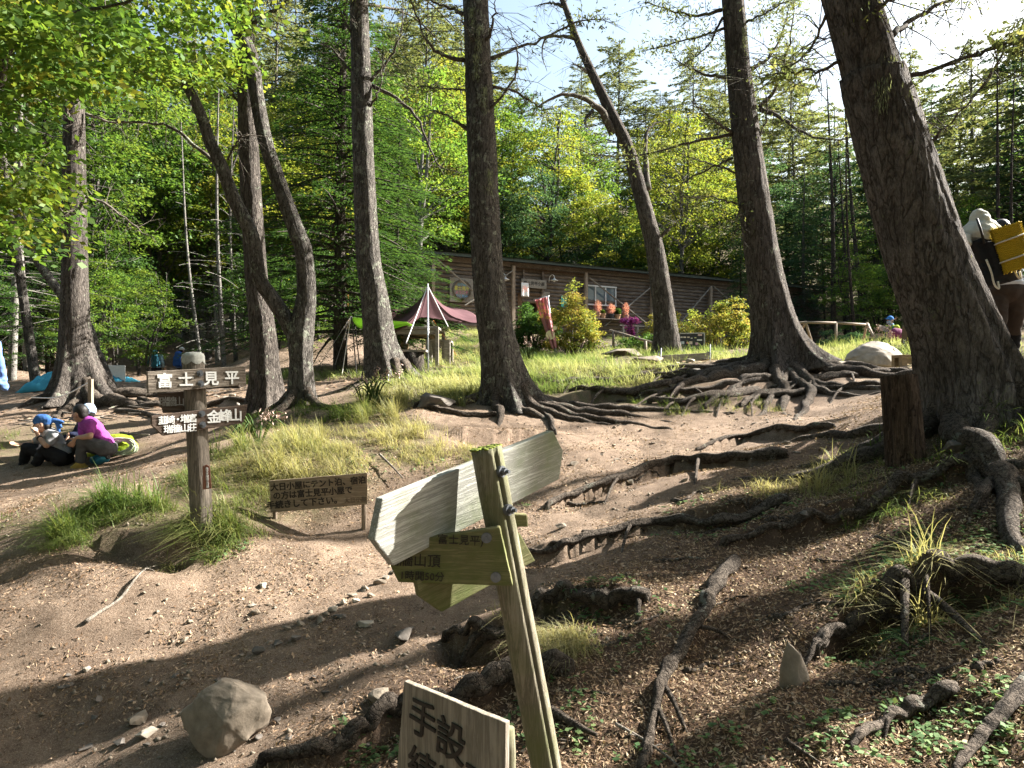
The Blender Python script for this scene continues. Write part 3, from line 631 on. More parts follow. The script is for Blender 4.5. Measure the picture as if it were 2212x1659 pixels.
# the forked broad-leaved tree
d = 9.7
T2, pp = near_tree("forked tree splitting low into two curving grey trunks", [(650, 868), (650, 780), (650, 720), (662, 640), (656, 545), (642, 505), (608, 410), (574, 308), (554, 205), (540, 120), (506, 51), (475, 0)], d,
    [52, 46, 54, 40, 36, 35, 31, 30, 29, 31, 27, 24], M['grey_bark'], 9, .55, 5, 41, kind="forked_tree", roots=[(200, .8, .06), (250, .9, .06), (320, 1.2, .06)], rows=260)
lf = [P(x, y, d - .03 * i) for i, (x, y) in enumerate([(640, 735), (618, 690), (585, 640), (560, 600), (545, 513), (505, 430), (478, 359), (454, 308), (430, 239), (393, 171), (340, 122), (308, 103), (239, 51), (150, 5), (40, -60)])]
big_trunk(T2, "second_stem", lf, [w_ / 2 / F0 * d for w_ in (34, 33, 31, 30, 29, 28, 26, 24, 22, 20, 18, 16, 13, 10, 6)], M['grey_bark'], 40, 220, 0, 5, 43, ridge=.05)
bl = [px_branch(T2, d, z, 0, r, dd=e, seed=150 + i) for i, (z, r, e) in enumerate([
    ([(1390, 1060), (1250, 940), (1100, 820), (980, 780), (760, 770), (540, 720)], .035, .5), ([(1560, 180), (1600, 160), (1690, 90), (1800, 30)], .05, -.5), ([(1050, 430), (900, 420), (820, 470)], .02, -.5), ([(1440, 1010), (1500, 900), (1560, 840)], .02, -.5), ([(700, 150), (560, 200), (400, 190)], .03, -1.0)])]
# leaves of the forked tree, hanging over the clearing
def leaf_sprays(root, specs, seed, leaf, mat, name='crown'):
    rng = np.random.default_rng(seed); Vs, Fs, As = [], [], []; n0 = 0; mb = MB()
    for (px, py, dd, rx, rz, n) in specs:
        c = P(px, py, dd)
        V, Fq, at = spray(rng, np.array([c]), n, rx, rz, leaf, .45); Vs.append(V); Fs.append(Fq + n0); As.append(at); n0 += len(V)
    o = link(name, mesh_np(name, np.concatenate(Vs), np.concatenate(Fs), False, np.concatenate(As)), M[mat]); world_child(o, root)
rg = random.Random(3); sp = []
for i in range(75): sp.append((rg.uniform(60, 560), rg.uniform(-60, 175) * (1 if rg.random() < .8 else 1.3), rg.uniform(6.6, 10.5), rg.uniform(.3, .6), rg.uniform(.08, .16), 95))
leaf_sprays(T2, sp, 5, .085, 'beech_near')
# beech bough reaching in from the left
T0 = empty("beech_tree", G3(-8.2, 7.5), "beech with low drooping yellow-green leaves beside the cropped person in blue sleeves", "tree")
mb = MB(); tp = [G3(-8.2, 7.5, -.2), Vector((-8.1, 7.5, 2)), Vector((-7.8, 7.3, 5)), Vector((-7.9, 7.2, 9))]; mb.tube(catmull(tp, 14), [.2 - .011 * i for i in range(14)], 12)
mb.obj("trunk", M['grey_bark'], T0, True)
for i, (q, r) in enumerate([([Vector((-8, 7.4, 3.2)), P(-60, 215, 6.4), P(20, 110, 6.3), P(110, 40, 6.2), P(250, 12, 6.0), P(345, -20, 5.8)], .045), ([Vector((-8, 7.4, 2.2)), P(-40, 330, 7), P(60, 300, 6.8), P(140, 340, 6.5)], .03), ([Vector((-8, 7.4, 1.4)), P(-30, 430, 7), P(70, 420, 6.8), P(150, 470, 6.6)], .026)]):
    branch(T0, q, r, seed=170 + i)
sp = []
for i in range(62): sp.append((rg.uniform(-60, 150) * (1 if i % 3 else .7), rg.uniform(-40, 560), rg.uniform(5.6, 8.0), rg.uniform(.25, .5), rg.uniform(.07, .14), 90))
for i in range(34): sp.append((rg.uniform(-40, 260), rg.uniform(20, 190), rg.uniform(5.2, 7), rg.uniform(.22, .42), rg.uniform(.06, .12), 80))
leaf_sprays(T0, sp, 6, .075, 'beech_near')
# thin leaning trunk against the sunlit larch
mb = MB(); q = [G(238, 838, -.1)]; q += [P(x, y, q[0].y) for x, y in ((215, 790), (200, 750), (185, 700), (120, 620), (60, 530), (30, 440))]
TL = empty("leaning_sapling", q[0], "thin grey trunk curving out behind the sunlit larch base", "tree")
mb.tube(catmull(q, 24), [.17 - .005 * i for i in range(24)], 14); mb.obj("trunk", M['grey_bark'], TL, True)
# ---------------------------------------------------------------- the wood behind
PB = [broadleaf(s, H, R, z0, nc, per, lf, r0, rx, rz, ln, ns) for s, H, R, z0, nc, per, lf, r0, rx, rz, ln, ns in [
    (1, 13, 3.4, 3.2, 150, 90, .15, .15, .85, .26, 1.0, 2), (2, 14, 3.0, 2.6, 150, 90, .15, .14, .8, .26, .8, 1), (3, 10, 3.2, 1.6, 140, 90, .14, .12, .8, .24, 1.2, 3)]]
PU = [broadleaf(s, H, R, z0, nc, per, lf, r0, rx, rz, 1.0, ns) for s, H, R, z0, nc, per, lf, r0, rx, rz, ns in [(11, 5.0, 2.2, .5, 90, 80, .10, .05, .6, .16, 3), (12, 6.0, 1.8, .8, 80, 80, .10, .05, .55, .16, 2)]]
PC = [conifer(21, 13, 2.6, 1.5, 46, 6, .28, 42, .20, .055, .16), conifer(22, 10, 2.2, .6, 42, 6, .26, 46, .17, .05, .13)]
PH = [conifer(23, 12, 3.2, 1.0, 58, 6, .20, 110, .10, .035, .16)]
PL = [conifer(31, 17, 4.6, 3, 30, 5, .06, 60, .24, .075, .2, .8, .35, .33), conifer(32, 19, 4.2, 4, 32, 5, .10, 60, .24, .075, .2, .75, .35, .38)]
PT = [conifer(41, 11, 1.4, 1.2, 24, 4, .05, 3, .12, .04, .10, .8), conifer(42, 9, 1.2, .8, 20, 4, .12, 4, .12, .04, .07, .8)]
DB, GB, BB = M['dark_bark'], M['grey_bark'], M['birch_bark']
def at(px, d): return ((px - CX) / F0 * d, d)
R5 = random.Random(11)
def grp(items, kind, protos, mats, label, group, sc=(.9, 1.15), zoff=0, tilt=.03):
    for (px, d, *s) in items:
        x, y = at(px, d); pr = R5.choice(protos)
        place(kind, x, y, pr, (s[0] if s else 1) * R5.uniform(*sc), None, R5.choice(mats) if isinstance(mats, list) else mats, label, group, zoff, "tree", R5, tilt)
# single trees that stand out
x, y = at(735, 17); place("hemlock_tree", x, y, PH[0], .98, 1.0, (M['larch_bark'], M['hemlock']), "broad dark hemlock with drooping flat sprays, between the slender larch and the forked tree", None, 0, "tree", R5)
x, y = at(860, 20); place("hemlock_tree", x, y, PH[0], .62, 3.0, (M['larch_bark'], M['hemlock']), "smaller hemlock with feathery green boughs just above the brown tarp", None, 0, "tree", R5)
x, y = at(1595, 24); place("cypress_tree", x, y, PC[1], .44, 2.0, (DB, M['leaf_blue']), "small bluish-green conifer growing against the dark end of the hut", None, 0, "tree", R5)
x, y = at(1470, 38); place("birch_tree", x, y, PB[0], 1.0, 2.2, (GB, M['leaf_yellow']), "broad yellow-green tree whose glowing crown rises behind the hut window", None, 0, "tree", R5)
# groups
grp([(1180, 42, 1.0), (1290, 40, .95), (1380, 43, .95), (1540, 42, .9), (1090, 44, 1.0), (1250, 47, 1.05), (1440, 50, 1.0)], "birch_tree", PB, [(GB, M['leaf_yellow']), (GB, M['leaf_bright'])], "bright yellow-green leafy tree in the sunlit row behind the hut roof", "yellow-green trees behind the hut")
grp([(560, 30), (630, 34), (690, 32), (760, 36, 1.1), (830, 38), (500, 36), (450, 30, .9), (900, 34, .9), (960, 40), (400, 38, 1.1)], "birch_tree", PB, [(GB, M['leaf_bright']), (BB, M['leaf_bright']), (GB, M['leaf_yellow'])], "bright green leafy tree seen between the forked tree and the hut", "bright leafy trees left of the hut")
grp([(230, 27), (290, 33), (350, 29), (90, 24), (20, 30), (150, 36), (-60, 26), (250, 42, 1.1), (60, 40, 1.1), (370, 46, 1.1), (180, 24, .7)], "broadleaf_tree", PB, [(GB, M['leaf_green']), (GB, M['leaf_bright'])], "mid-green leafy tree behind the sunlit larch and the seated hikers", "green trees beyond the seated hikers")
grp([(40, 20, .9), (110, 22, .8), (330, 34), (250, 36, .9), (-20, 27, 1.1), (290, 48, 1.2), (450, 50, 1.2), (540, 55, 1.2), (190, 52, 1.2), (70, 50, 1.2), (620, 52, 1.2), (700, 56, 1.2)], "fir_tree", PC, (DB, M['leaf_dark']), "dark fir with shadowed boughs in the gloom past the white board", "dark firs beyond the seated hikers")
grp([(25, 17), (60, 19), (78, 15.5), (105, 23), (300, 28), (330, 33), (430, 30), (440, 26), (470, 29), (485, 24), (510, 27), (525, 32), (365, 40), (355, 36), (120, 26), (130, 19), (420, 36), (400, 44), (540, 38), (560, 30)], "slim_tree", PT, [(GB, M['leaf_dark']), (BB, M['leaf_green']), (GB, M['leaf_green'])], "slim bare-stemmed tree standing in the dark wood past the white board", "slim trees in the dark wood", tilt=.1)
grp([(820, 46, 1.1), (900, 44, 1.05), (960, 47, 1.1), (1030, 50, 1.0), (750, 50, 1.15), (660, 48, 1.1), (590, 50, 1.15), (500, 52, 1.15), (420, 55, 1.15), (330, 56, 1.2), (240, 56, 1.2), (870, 52), (930, 56), (1000, 50), (790, 58), (1060, 62), (720, 62, 1.1), (640, 62, 1.1), (560, 64, 1.1), (1000, 66, 1.1), (880, 68, 1.2)], "larch_tree", PL, [(GB, M['larch_needle'])], "feathery pale golden larch high on the slope, above the hemlock", "pale larches on the slope")
grp([(1460, 58, .85), (1540, 56, .8), (1390, 60, .85), (1640, 52, .75), (1330, 66), (1250, 72, .9), (1500, 64, .9), (1620, 60, .9), (1700, 56), (1420, 70, .9), (1560, 72)], "larch_tree", PL, [(GB, M['larch_needle'])], "hazy pale larch rising over the yellow-green trees behind the hut", "hazy larches over the hut")
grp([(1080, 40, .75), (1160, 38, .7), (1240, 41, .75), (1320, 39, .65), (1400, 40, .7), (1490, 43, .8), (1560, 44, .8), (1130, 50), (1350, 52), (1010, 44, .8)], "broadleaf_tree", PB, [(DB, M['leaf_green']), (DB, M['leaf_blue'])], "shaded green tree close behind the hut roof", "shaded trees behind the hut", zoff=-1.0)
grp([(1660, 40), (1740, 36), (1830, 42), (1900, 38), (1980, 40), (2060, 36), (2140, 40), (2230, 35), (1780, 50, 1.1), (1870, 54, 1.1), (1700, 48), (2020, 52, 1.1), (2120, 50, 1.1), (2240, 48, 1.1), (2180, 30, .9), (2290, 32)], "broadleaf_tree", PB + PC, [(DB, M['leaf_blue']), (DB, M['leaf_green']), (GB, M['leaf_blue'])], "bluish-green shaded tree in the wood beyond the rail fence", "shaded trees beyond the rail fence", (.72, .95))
grp([(1960, 40), (2110, 36), (2210, 32), (2060, 44), (1800, 46), (2280, 38), (2160, 42), (1890, 50), (2010, 52), (1720, 50), (2330, 30)], "larch_tree", PL, [(GB, M['larch_needle']), (GB, M['leaf_blue'])], "tall larch with thin spreading foliage above the laden hiker", "yellowish larches above the hiker", (.8, 1.0))
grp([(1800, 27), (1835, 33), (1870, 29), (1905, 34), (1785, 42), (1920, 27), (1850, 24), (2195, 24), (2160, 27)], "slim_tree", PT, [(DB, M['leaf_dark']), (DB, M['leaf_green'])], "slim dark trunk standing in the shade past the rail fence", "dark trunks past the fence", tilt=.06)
grp([(215, 21, .6), (250, 24, .8), (150, 19, .5), (300, 26, .7), (600, 24, .7), (650, 22, .5), (690, 24, .7), (560, 27, .8), (320, 23, .6), (-10, 16, .5), (60, 22, .6)], "understory_tree", PU, [(GB, M['leaf_green']), (GB, M['leaf_bright'])], "low leafy sapling lit at the edge of the dark wood", "low saplings at the edge of the wood")
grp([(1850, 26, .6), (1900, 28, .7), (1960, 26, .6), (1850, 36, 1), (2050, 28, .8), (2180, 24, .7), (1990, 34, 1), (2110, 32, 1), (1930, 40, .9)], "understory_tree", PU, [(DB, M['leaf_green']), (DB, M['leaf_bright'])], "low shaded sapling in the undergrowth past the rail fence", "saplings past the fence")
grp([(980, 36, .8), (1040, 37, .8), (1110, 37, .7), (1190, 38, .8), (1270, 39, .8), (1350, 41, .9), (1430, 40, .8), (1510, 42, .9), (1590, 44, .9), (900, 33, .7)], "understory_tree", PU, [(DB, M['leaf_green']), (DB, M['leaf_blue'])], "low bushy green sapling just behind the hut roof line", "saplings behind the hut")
# off to the sunny side: the larches whose shadows stripe the clearing
PS = [conifer(61, 19, 2.4, 9, 22, 4, .10, 16, .16, .05, .2, .7, .3)]
for (x, y, s) in ((17.5, 13.2, 1.0), (23, 12.0, .95), (26, 19.5, 1.0), (11.0, 7.6, 1.0), (7.4, 5.3, .9), (14.5, 9.6, .95)):
    place("larch_tree", x, y, PS[0], s, None, (M['larch_bark'], M['larch_needle']), "larch of the grove on the sunny side of the clearing", "larches on the sunny side", 0, "tree", R5, .03)
# more of the wood, unseen behind the viewer, added to keep the open sky off the clearing
for i, (x, y, s, k) in enumerate([(-14, -5, 1.5, 0), (-7, -8, 1.6, 1), (1, -9, 1.6, 0), (8, -8, 1.5, 1), (-20, 3, 1.5, 1), (-4, -14, 1.8, 0), (5, -15, 1.8, 1), (14, -6, 1.5, 0), (-12, -14, 1.8, 1), (-26, 12, 1.5, 0), (-17, 10, 1.2, 1), (-9, -2.5, 1.4, 0), (-3.5, -4, 1.5, 1), (4, -5, 1.5, 0), (-13, 2, 1.5, 0), (10, -3, 1.4, 1), (20, -10, 1.7, 0)]):
    place("broadleaf_tree", x, y, PB[k], s, None, (GB, M['leaf_green']), "unseen leafy tree of the wood, added behind the viewer against the open sky", "trees behind the viewer", 0, "tree", R5, .03)
# ---------------------------------------------------------------- the hut
M['log'] = woodmat("weathered_logs", (.05, .037, .029), (.27, .22, .18), 0, scale=.5, rough=.85)
M['post'] = woodmat("pale_posts", (.16, .12, .085), (.42, .34, .26), 2, scale=.7)
M['plank_grey'] = woodmat("grey_planks", (.14, .125, .105), (.40, .365, .31), 0, scale=.8)
M['roof'] = plain("green_roof_metal", (.05, .085, .065), .45, .3, 6, .05, .4)
M['dark_in'] = plain("dark_interior", (.02, .016, .013), .9)
M['metal'] = plain("galvanised_metal", (.45, .46, .47), .4, .15, 30, .1, .8)
M['white_cloth'] = plain("white_cloth", (.78, .77, .76), .8, .06, 4)
M['white_paint'] = plain("white_paint", (.75, .75, .73), .6, .12, 20)
M['black_paint'] = plain("black_paint", (.02, .018, .016), .6)
M['gold'] = plain("gold_letters", (.72, .52, .10), .5)
def hp(px, py):                                   # a place of the facade -> (along, height)
    k = (px - CX) / F0; u = (HB.y * 0 + HA.y * k - HA.x) / (HU.x - HU.y * k); y = HA.y + HU.y * u
    return u, (CY - py) / F0 * y
def H(u, z, out=0.0): return HA + HU * u + HN * out + Vector((0, 0, z))
hut = empty("log_hut", H(0, HZ), "long weathered log hut with a low green-edged roof above the grassy slope", "hut")
LEN, ET = 21.8, 5.02
du0, dz1 = hp(1121, 638); du1, _ = hp(1163, 638); wu0, wz1 = hp(1262, 617); wu1, wz0 = hp(1328, 662)
mb = MB(); r = .085; k = 0; rl = random.Random(4)
while HZ + r + k * r * 1.88 < ET:
    z = HZ + r + k * r * 1.88; segs = [(-.25 + rl.uniform(-.1, .1), LEN + rl.uniform(-.1, .15))]
    for a, b, z0_, z1_ in ((du0, du1, HZ - 1, dz1), (wu0, wu1, wz0, wz1)):
        if z0_ - r * .6 < z < z1_ + r * .6: segs = [t for s in segs for t in ((s[0], a), (b, s[1]))]
    for a, b in segs:
        n = max(3, int((b - a) / .9)); ph = rl.uniform(0, 99)
        q = [H(a + (b - a) * i / n, z + .012 * mnoise.noise(Vector((ph, i * .6, 0))), .015 * mnoise.noise(Vector((ph, i * .6, 7)))) for i in range(n + 1)]
        mb.tube(q, [r * (1.0 + .12 * mnoise.noise(Vector((ph, i * .8, 3)))) for i in range(n + 1)], 9)
    k += 1
FRM = Matrix.Translation(HA) @ Matrix((HU, -HN, Vector((0, 0, 1)))).transposed().to_4x4()
relocal(mb.obj("log_wall", M['log'], hut, True), FRM)
# the log walls have their own axis: the grain runs along the facade
mb = MB(); D_ = 6.5
for (a, b, o) in ((0.1, 0.0, 0), (LEN - .1, 0, 0)):
    mb.box(H(a, (HZ + ET) / 2, -D_ / 2 - .09), (.14, D_, ET - HZ), Matrix((HU, -HN, Vector((0, 0, 1)))).transposed())
RM_ = Matrix((HU, -HN, Vector((0, 0, 1)))).transposed()
mb.box(H(LEN / 2, (HZ + ET) / 2, -D_ - .2), (LEN, .14, ET - HZ), RM_); mb.obj("rear_wall", M['log'], hut)
mb = MB()
for i in range(19):                               # log ends stacked at the far corner
    mb.tube([H(LEN - .12, HZ + r + i * r * 1.88, .35 + rl.uniform(-.1, .1)), H(LEN - .12, HZ + r + i * r * 1.88, -1.2)], r * .95, 8)
mb.obj("corner_log_ends", M['log'], hut, True)
mb = MB(); mb.box(H(LEN / 2, HZ + .04, -D_ / 2), (LEN - .2, D_ - .2, .05), RM_); mb.obj("floorboards", M['dark_in'], hut)
mb = MB(); n = 60                                 # corrugated roof with a drip edge
for s in range(2):
    for (o0, o1, z0, z1) in ((.62, -3.6, ET + .08, ET + .72), (-3.6, -7.4, ET + .72, ET + .1)):
        V_ = [H(-.6 + (LEN + 1.2) * i / n, z + .018 * (i % 2) + .03 * s * 0 - .02 * s + .035 * mnoise.noise(Vector((i * .13, 0, 5))), o) for i in range(n + 1) for o, z in ((o0, z0), (o1, z1))]
        mb.add(V_, [(2 * i, 2 * i + 1, 2 * i + 3, 2 * i + 2) for i in range(n)])
ro = mb.obj("roof", M['roof'], hut)
mb = MB(); mb.beam(H(-.6, ET + .02, .56), H(LEN + .6, ET + .02, .56), .035, .13); mb.obj("fascia", plain("roof_edge", (.045, .06, .05), .6), hut)
mb = MB(); mb.beam(H(-.5, ET - .1, .12), H(LEN + .4, ET - .1, .12), .12, .2); mb.obj("wall_plate", M['log'], hut)
for px, t, b_ in ((930, 562, 716), (1102, 577, 722), (1258, 592, 726), (1400, 613, 735), (1526, 620, 740)):
    u, z1 = hp(px, t); mb = MB(); mb.beam(H(u, HZ - .35, .28), H(u, z1, .28), .13, .13, HU); mb.obj("post", M['post'], hut)
for a, b_ in (((936, 563), (1024, 640)), ((1263, 603), (1395, 708)), ((1396, 622), (1296, 706)), ((1404, 622), (1452, 700)), ((1524, 622), (1450, 708)), ((1530, 622), (1590, 676)), ((1098, 588), (1078, 602)), ((1020, 647), (996, 662))):
    (u0, z0), (u1, z1) = hp(*a), hp(*b_); mb = MB(); mb.beam(H(u0, z0, .37), H(u1, z1, .37), .035, .085, HN); mb.obj("brace", M['plank_grey'], hut)
(u0, z0), (u1, z1) = hp(1104, 581), hp(1258, 596); mb = MB(); mb.beam(H(u0, z0, .2), H(u1, z0 - .02, .2), .06, .08); mb.obj("wall_beam", M['post'], hut)
# door
dr = MB(); dm = woodmat("door_wood", (.06, .035, .02), (.2, .125, .075), 2, scale=.6)
for a, b_ in ((du0, dz1), (du1, dz1)): dr.beam(H(a, HZ, .03), H(a, dz1 + .06, .03), .12, .2, HU)
dr.beam(H(du0 - .06, dz1 + .05, .035), H(du1 + .06, dz1 + .05, .035), .2, .1); door = dr.obj("door_frame", dm, hut)
ax = (HU * -.35 + HN * .94).normalized() * -1
c0 = H(du1 - .07, 0, -.05); cen = c0 + ax * .38; mb.box(Vector((cen.x, cen.y, (HZ + dz1) / 2 - .02)), (.76, .05, dz1 - HZ - .08), Matrix((ax, ax.cross(Vector((0, 0, 1))), Vector((0, 0, 1)))).transposed())
lf = mb.obj("door", dm, hut); mb = MB(); hk = c0 + ax * .68 + ax.cross(Vector((0, 0, 1))) * -.05; mb.tube([Vector((hk.x, hk.y, HZ + .9)), Vector((hk.x, hk.y, HZ + 1.05))], .018, 8); mb.obj("handle", M['metal'], lf)
# window
glass = NT("window_glass"); gp = glass.n("BsdfPrincipled", {'Base Color': (.10, .14, .17, 1), 'Roughness': .06}); glass.t.links.new(gp.outputs[0], glass.out.inputs[0])
def window(u0, u1, z0, z1, cols, parent, out=.06, fm=None):
    mb = MB(); fm = fm or M['white_paint']
    mb.beam(H(u0 - .04, z0, out), H(u1 + .04, z0, out), .09, .06); mb.beam(H(u0 - .04, z1, out), H(u1 + .04, z1, out), .09, .06)
    for i in range(cols + 1):
        u = u0 + (u1 - u0) * i / cols; mb.beam(H(u, z0 + .03, out - .003), H(u, z1 - .03, out - .003), .055, .05, HU)
    wf = mb.obj("window", fm, parent)
    for i in range(cols):
        a, b = u0 + (u1 - u0) * i / cols, u0 + (u1 - u0) * (i + 1) / cols
        m2 = MB(); m2.box(H((a + b) / 2, (z0 + z1) / 2, out - .03), (b - a - .05, .012, z1 - z0 - .06), RM_); m2.obj("pane", glass.m, wf)
    return wf
window(wu0, wu1, wz0, wz1, 3, hut)
mb = MB(); (u0, z0), (u1, z1) = hp(1166, 666), hp(1184, 632); mb.box(H((u0 + u1) / 2, (z0 + z1) / 2 - .3, .13), (u1 - u0, .05, z1 - z0 + .6), RM_); sh = mb.obj("shutter_panel", M['plank_grey'], hut)
mb = MB(); (u0, z0), (u1, z1) = hp(1209, 664), hp(1224, 641); mb.box(H((u0 + u1) / 2, (z0 + z1) / 2, .12), (u1 - u0, .012, z1 - z0), RM_); mb.obj("poster", plain("teal_poster", (.08, .48, .42), .5), hut)
# annexe porch on the near end, with screens of slats
an = empty("lattice_porch", H(-2.2, HZ), "grey timber porch with slatted screens joined to the near end of the hut", "porch")
for u in (-3.6, -2.4, -1.2, -.4):
    mb = MB(); mb.beam(H(u, HZ - 1.5, .5), H(u, HZ + 1.75, .5), .1, .1, HU); mb.obj("post", M['plank_grey'], an)
mb = MB()
for i in range(20): mb.box(H(-3.4 + i * .15, HZ + 1.15, .5), (.05, .03, 1.0), RM_)
for z in (HZ + .62, HZ + 1.68): mb.beam(H(-3.7, z, .54), H(-.3, z, .54), .05, .09)
mb.obj("slat_screen", M['plank_grey'], an)
mb = MB(); mb.box(H(-1.2, HZ - .05, .6), (5.4, 1.3, .08), RM_); mb.obj("deck", M['plank_grey'], an)
mb = MB(); mb.beam(H(-3.9, HZ - .22, 1.24), H(1.6, HZ - .22, 1.24), .06, .2)
mb.obj("deck_rim", M['plank_grey'], an)
for u in (-3.7, -2.3, -.9, .4, 1.5):
    mb = MB(); mb.beam(H(u, HZ - 1.4, 1.15), H(u, HZ - .1, 1.15), .11, .11, HU); mb.obj("deck_post", M['plank_grey'], an)
mb = MB(); mb.beam(H(-3.4, HZ - 1.5, .95), H(-3.5, HZ + 2.3, .95), .06, .06, HU); mb.obj("pole", plain("orange_pole", (.5, .26, .08), .6), an)
mb = MB(); V_ = [H(-4.2, HZ + 2.1, 1.1), H(-.2, HZ + 2.35, 1.1), H(-.2, HZ + 2.8, -2), H(-4.2, HZ + 2.55, -2)]; mb.add(V_ + [v - Vector((0, 0, .05)) for v in V_], [(0, 1, 2, 3), (7, 6, 5, 4), (0, 4, 5, 1), (1, 5, 6, 2), (2, 6, 7, 3), (3, 7, 4, 0)]); mb.obj("roof", M['roof'], an)
# name board over the door
sg = empty("hut_name_board", H(*hp(1146, 612), .2), "grey plank name board hung over the hut doorway", "sign")
(u0, z0), (u1, z1) = hp(1120, 624), hp(1174, 601); zt = (hp(1120, 603)[1] + hp(1174, 609)[1]) / 2; zb = zt - .36
mb = MB(); mb.box(H((u0 + u1) / 2, (zt + zb) / 2, .24), (u1 - u0, .05, zt - zb), RM_); mb.obj("board", M['plank_grey'], sg, bevel=.008)
text_obj("lettering", "富士見平小屋", .17, H((u0 + u1) / 2, (zt + zb) / 2, .268), HU, (0, 0, 1), M['black_paint'], sg, .02, .002, sx=.98)
for u in (u0 + .14, u1 - .14):
    mb = MB(); mb.beam(H(u, zb - .22, .17), H(u, zt + .42, .17), .09, .07, HU); mb.obj("batten", M['log'], sg)
# cloth hanging by the door
ns = empty("hanging_cloth_sign", H(*hp(1123, 612), .45), "small white cloth banner with a pale red character, hung beside the hut doorway", "banner")
(u0, z0), (u1, z1) = hp(1115, 643), hp(1130.5, 615); mb = MB(); nU, nV = 10, 10
V_ = [H(u0 + (u1 - u0) * i / nU, z0 + (z1 - z0) * j / nV, .45 + .02 * math.sin(i * .9) * (1 - j / nV)) for i in range(nU + 1) for j in range(nV + 1)]
mb.add(V_, [(i * (nV + 1) + j, (i + 1) * (nV + 1) + j, (i + 1) * (nV + 1) + j + 1, i * (nV + 1) + j + 1) for i in range(nU) for j in range(nV)]); o = mb.obj("cloth", M['white_cloth'], ns, True); o.modifiers.new("s", 'SOLIDIFY').thickness = .006
text_obj("lettering", "氷", .3, H((u0 + u1) / 2, (z0 + z1) / 2, .475), HU, (0, 0, 1), plain("faded_red", (.75, .35, .28), .8), ns, .01, .001)
mb = MB(); c_ = H((u0 + u1) / 2, z1 + .2, .45)
mb.tube([H(u0 - .03, z1 + .01, .45), H(u1 + .03, z1 + .01, .45)], .014, 6); mb.obj("rod", M['post'], ns)
mb = MB(); mb.tube([H(u0, z1, .45), c_, H(u1, z1, .45)], .008, 5); mb.tube([c_, H(*hp(1123, 600), .2)], .006, 5); mb.obj("cord", M['post'], ns)
# round wreath board
wr = empty("wreath_board", H(*hp(993, 625), .15), "square grey board carrying a twig wreath and faded painted words, behind the tarp peak", "sign")
(u0, z0), (u1, z1) = hp(968, 655), hp(1019, 602); uc, zc = (u0 + u1) / 2, (z0 + z1) / 2
mb = MB(); mb.box(H(uc, zc, .16), (u1 - u0, .05, (z1 - z0) * .92), RM_); mb.obj("board", M['plank_grey'], wr, bevel=.006)
mb = MB()
for s in range(5):
    q = [H(uc + (.36 + .03 * math.sin(5 * a + s * 1.3)) * math.cos(a), zc + (.38 + .03 * math.cos(4 * a + s)) * math.sin(a), .22 + .02 * math.sin(7 * a + s)) for a in [6.2832 * i / 40 for i in range(41)]]
    mb.tube(q, .014, 5, False)
mb.obj("wreath", M['pale_branch'], wr, True)
for (tx, zz, cl, sz) in (("山小屋", .22, (.2, .45, .6), .13), ("富士見平", .06, (.62, .60, .12), .17), ("ようこそ", -.10, (.6, .2, .3), .14), ("ひと休み", -.24, (.2, .4, .6), .13)):
    text_obj("lettering", tx, sz, H(uc, zc + zz, .19), HU, (0, 0, 1), plain("faded_paint", cl, .8), wr, .02, .001)
rng = np.random.default_rng(3); c = np.array([H(uc, zc - .38, .24)] * 1); V_, F_, A_ = spray(rng, c, 60, .12, .1, .06); world_child(link("dried_flower", mesh_np("dried_flower", V_, F_, False, A_), M['azalea']), wr)
# lamps
for px, py, lb in ((1186, 606, "white enamel wall lamp on a curved arm beside the hut name board"), (1081, 604, "white enamel wall lamp half hidden behind the lichen-dotted larch")):
    u, z = hp(px, py); lp = empty("wall_lamp", H(u, z, .1), lb, "lamp")
    mb = MB(); mb.tube(catmull([H(u - .05, z - .1, .08), H(u - .05, z + .12, .14), H(u, z + .2, .28), H(u + .06, z + .12, .34), H(u + .06, z + .02, .34)], 14), .014, 6); mb.obj("arm", M['white_paint'], lp, True)
    mb = MB(); mb.tube([H(u + .06, z + .05, .34), H(u + .06, z - .0, .34), H(u + .06, z - .05, .34)], [.03, .06, .17], 14, cap=False); o = mb.obj("lamp_shade", M['white_paint'], lp, True); o.modifiers.new("s", 'SOLIDIFY').thickness = .008
    mb = MB(); mb.ball(H(u + .06, z - .07, .34), .045); mb.obj("bulb", M['white_cloth'], lp, True)
# flower shelf with pots
(su0, sz), (su1, _) = hp(1268, 684), hp(1352, 684)
mb = MB(); mb.beam(H(su0, hp(1310, 692)[1], .42), H(su1, hp(1310, 692)[1], .42), .34, .04); fs = mb.obj("flower_shelf", M['log'], None); prop(fs, "narrow plank shelf of flowerpots below the hut window", "shelf")
terra = plain("terracotta", (.46, .27, .16), .8); pdark = plain("dark_pot", (.05, .05, .055), .6)
def pot(u, z, r, h, m, label, plantmat, ph, pr, fluffy):
    p = empty("potted_plant", H(u, z, .42), label, "potted plant")
    mb = MB(); mb.tube([H(u, z, .42), H(u, z + h * .85, .42), H(u, z + h * .85, .42), H(u, z + h, .42)], [r * .7, r, r * 1.12, r * 1.12], 14); mb.obj("pot", m, p)
    rng = np.random.default_rng(int(u * 10)); n = 900; a = unit(rng, n) * (rng.uniform(0, 1, (n, 1)) ** .5) * np.array([pr, pr, ph * .5]); C = np.array(H(u, z + h + ph * .45, .42)) + a
    V_, F_ = quads(C, a + np.array([0, 0, .12]) + rng.normal(size=(n, 3)) * .03, unit(rng, n), .09 if fluffy else .06, .008 if fluffy else .035); world_child(link("foliage", mesh_np("foliage", V_, F_, False, rng.uniform(0, 1, n)), plantmat), p)
M['kochia'] = leafmat("kochia_red", [(.5, .13, .16), (.62, .22, .24), (.68, .34, .30)], .5)
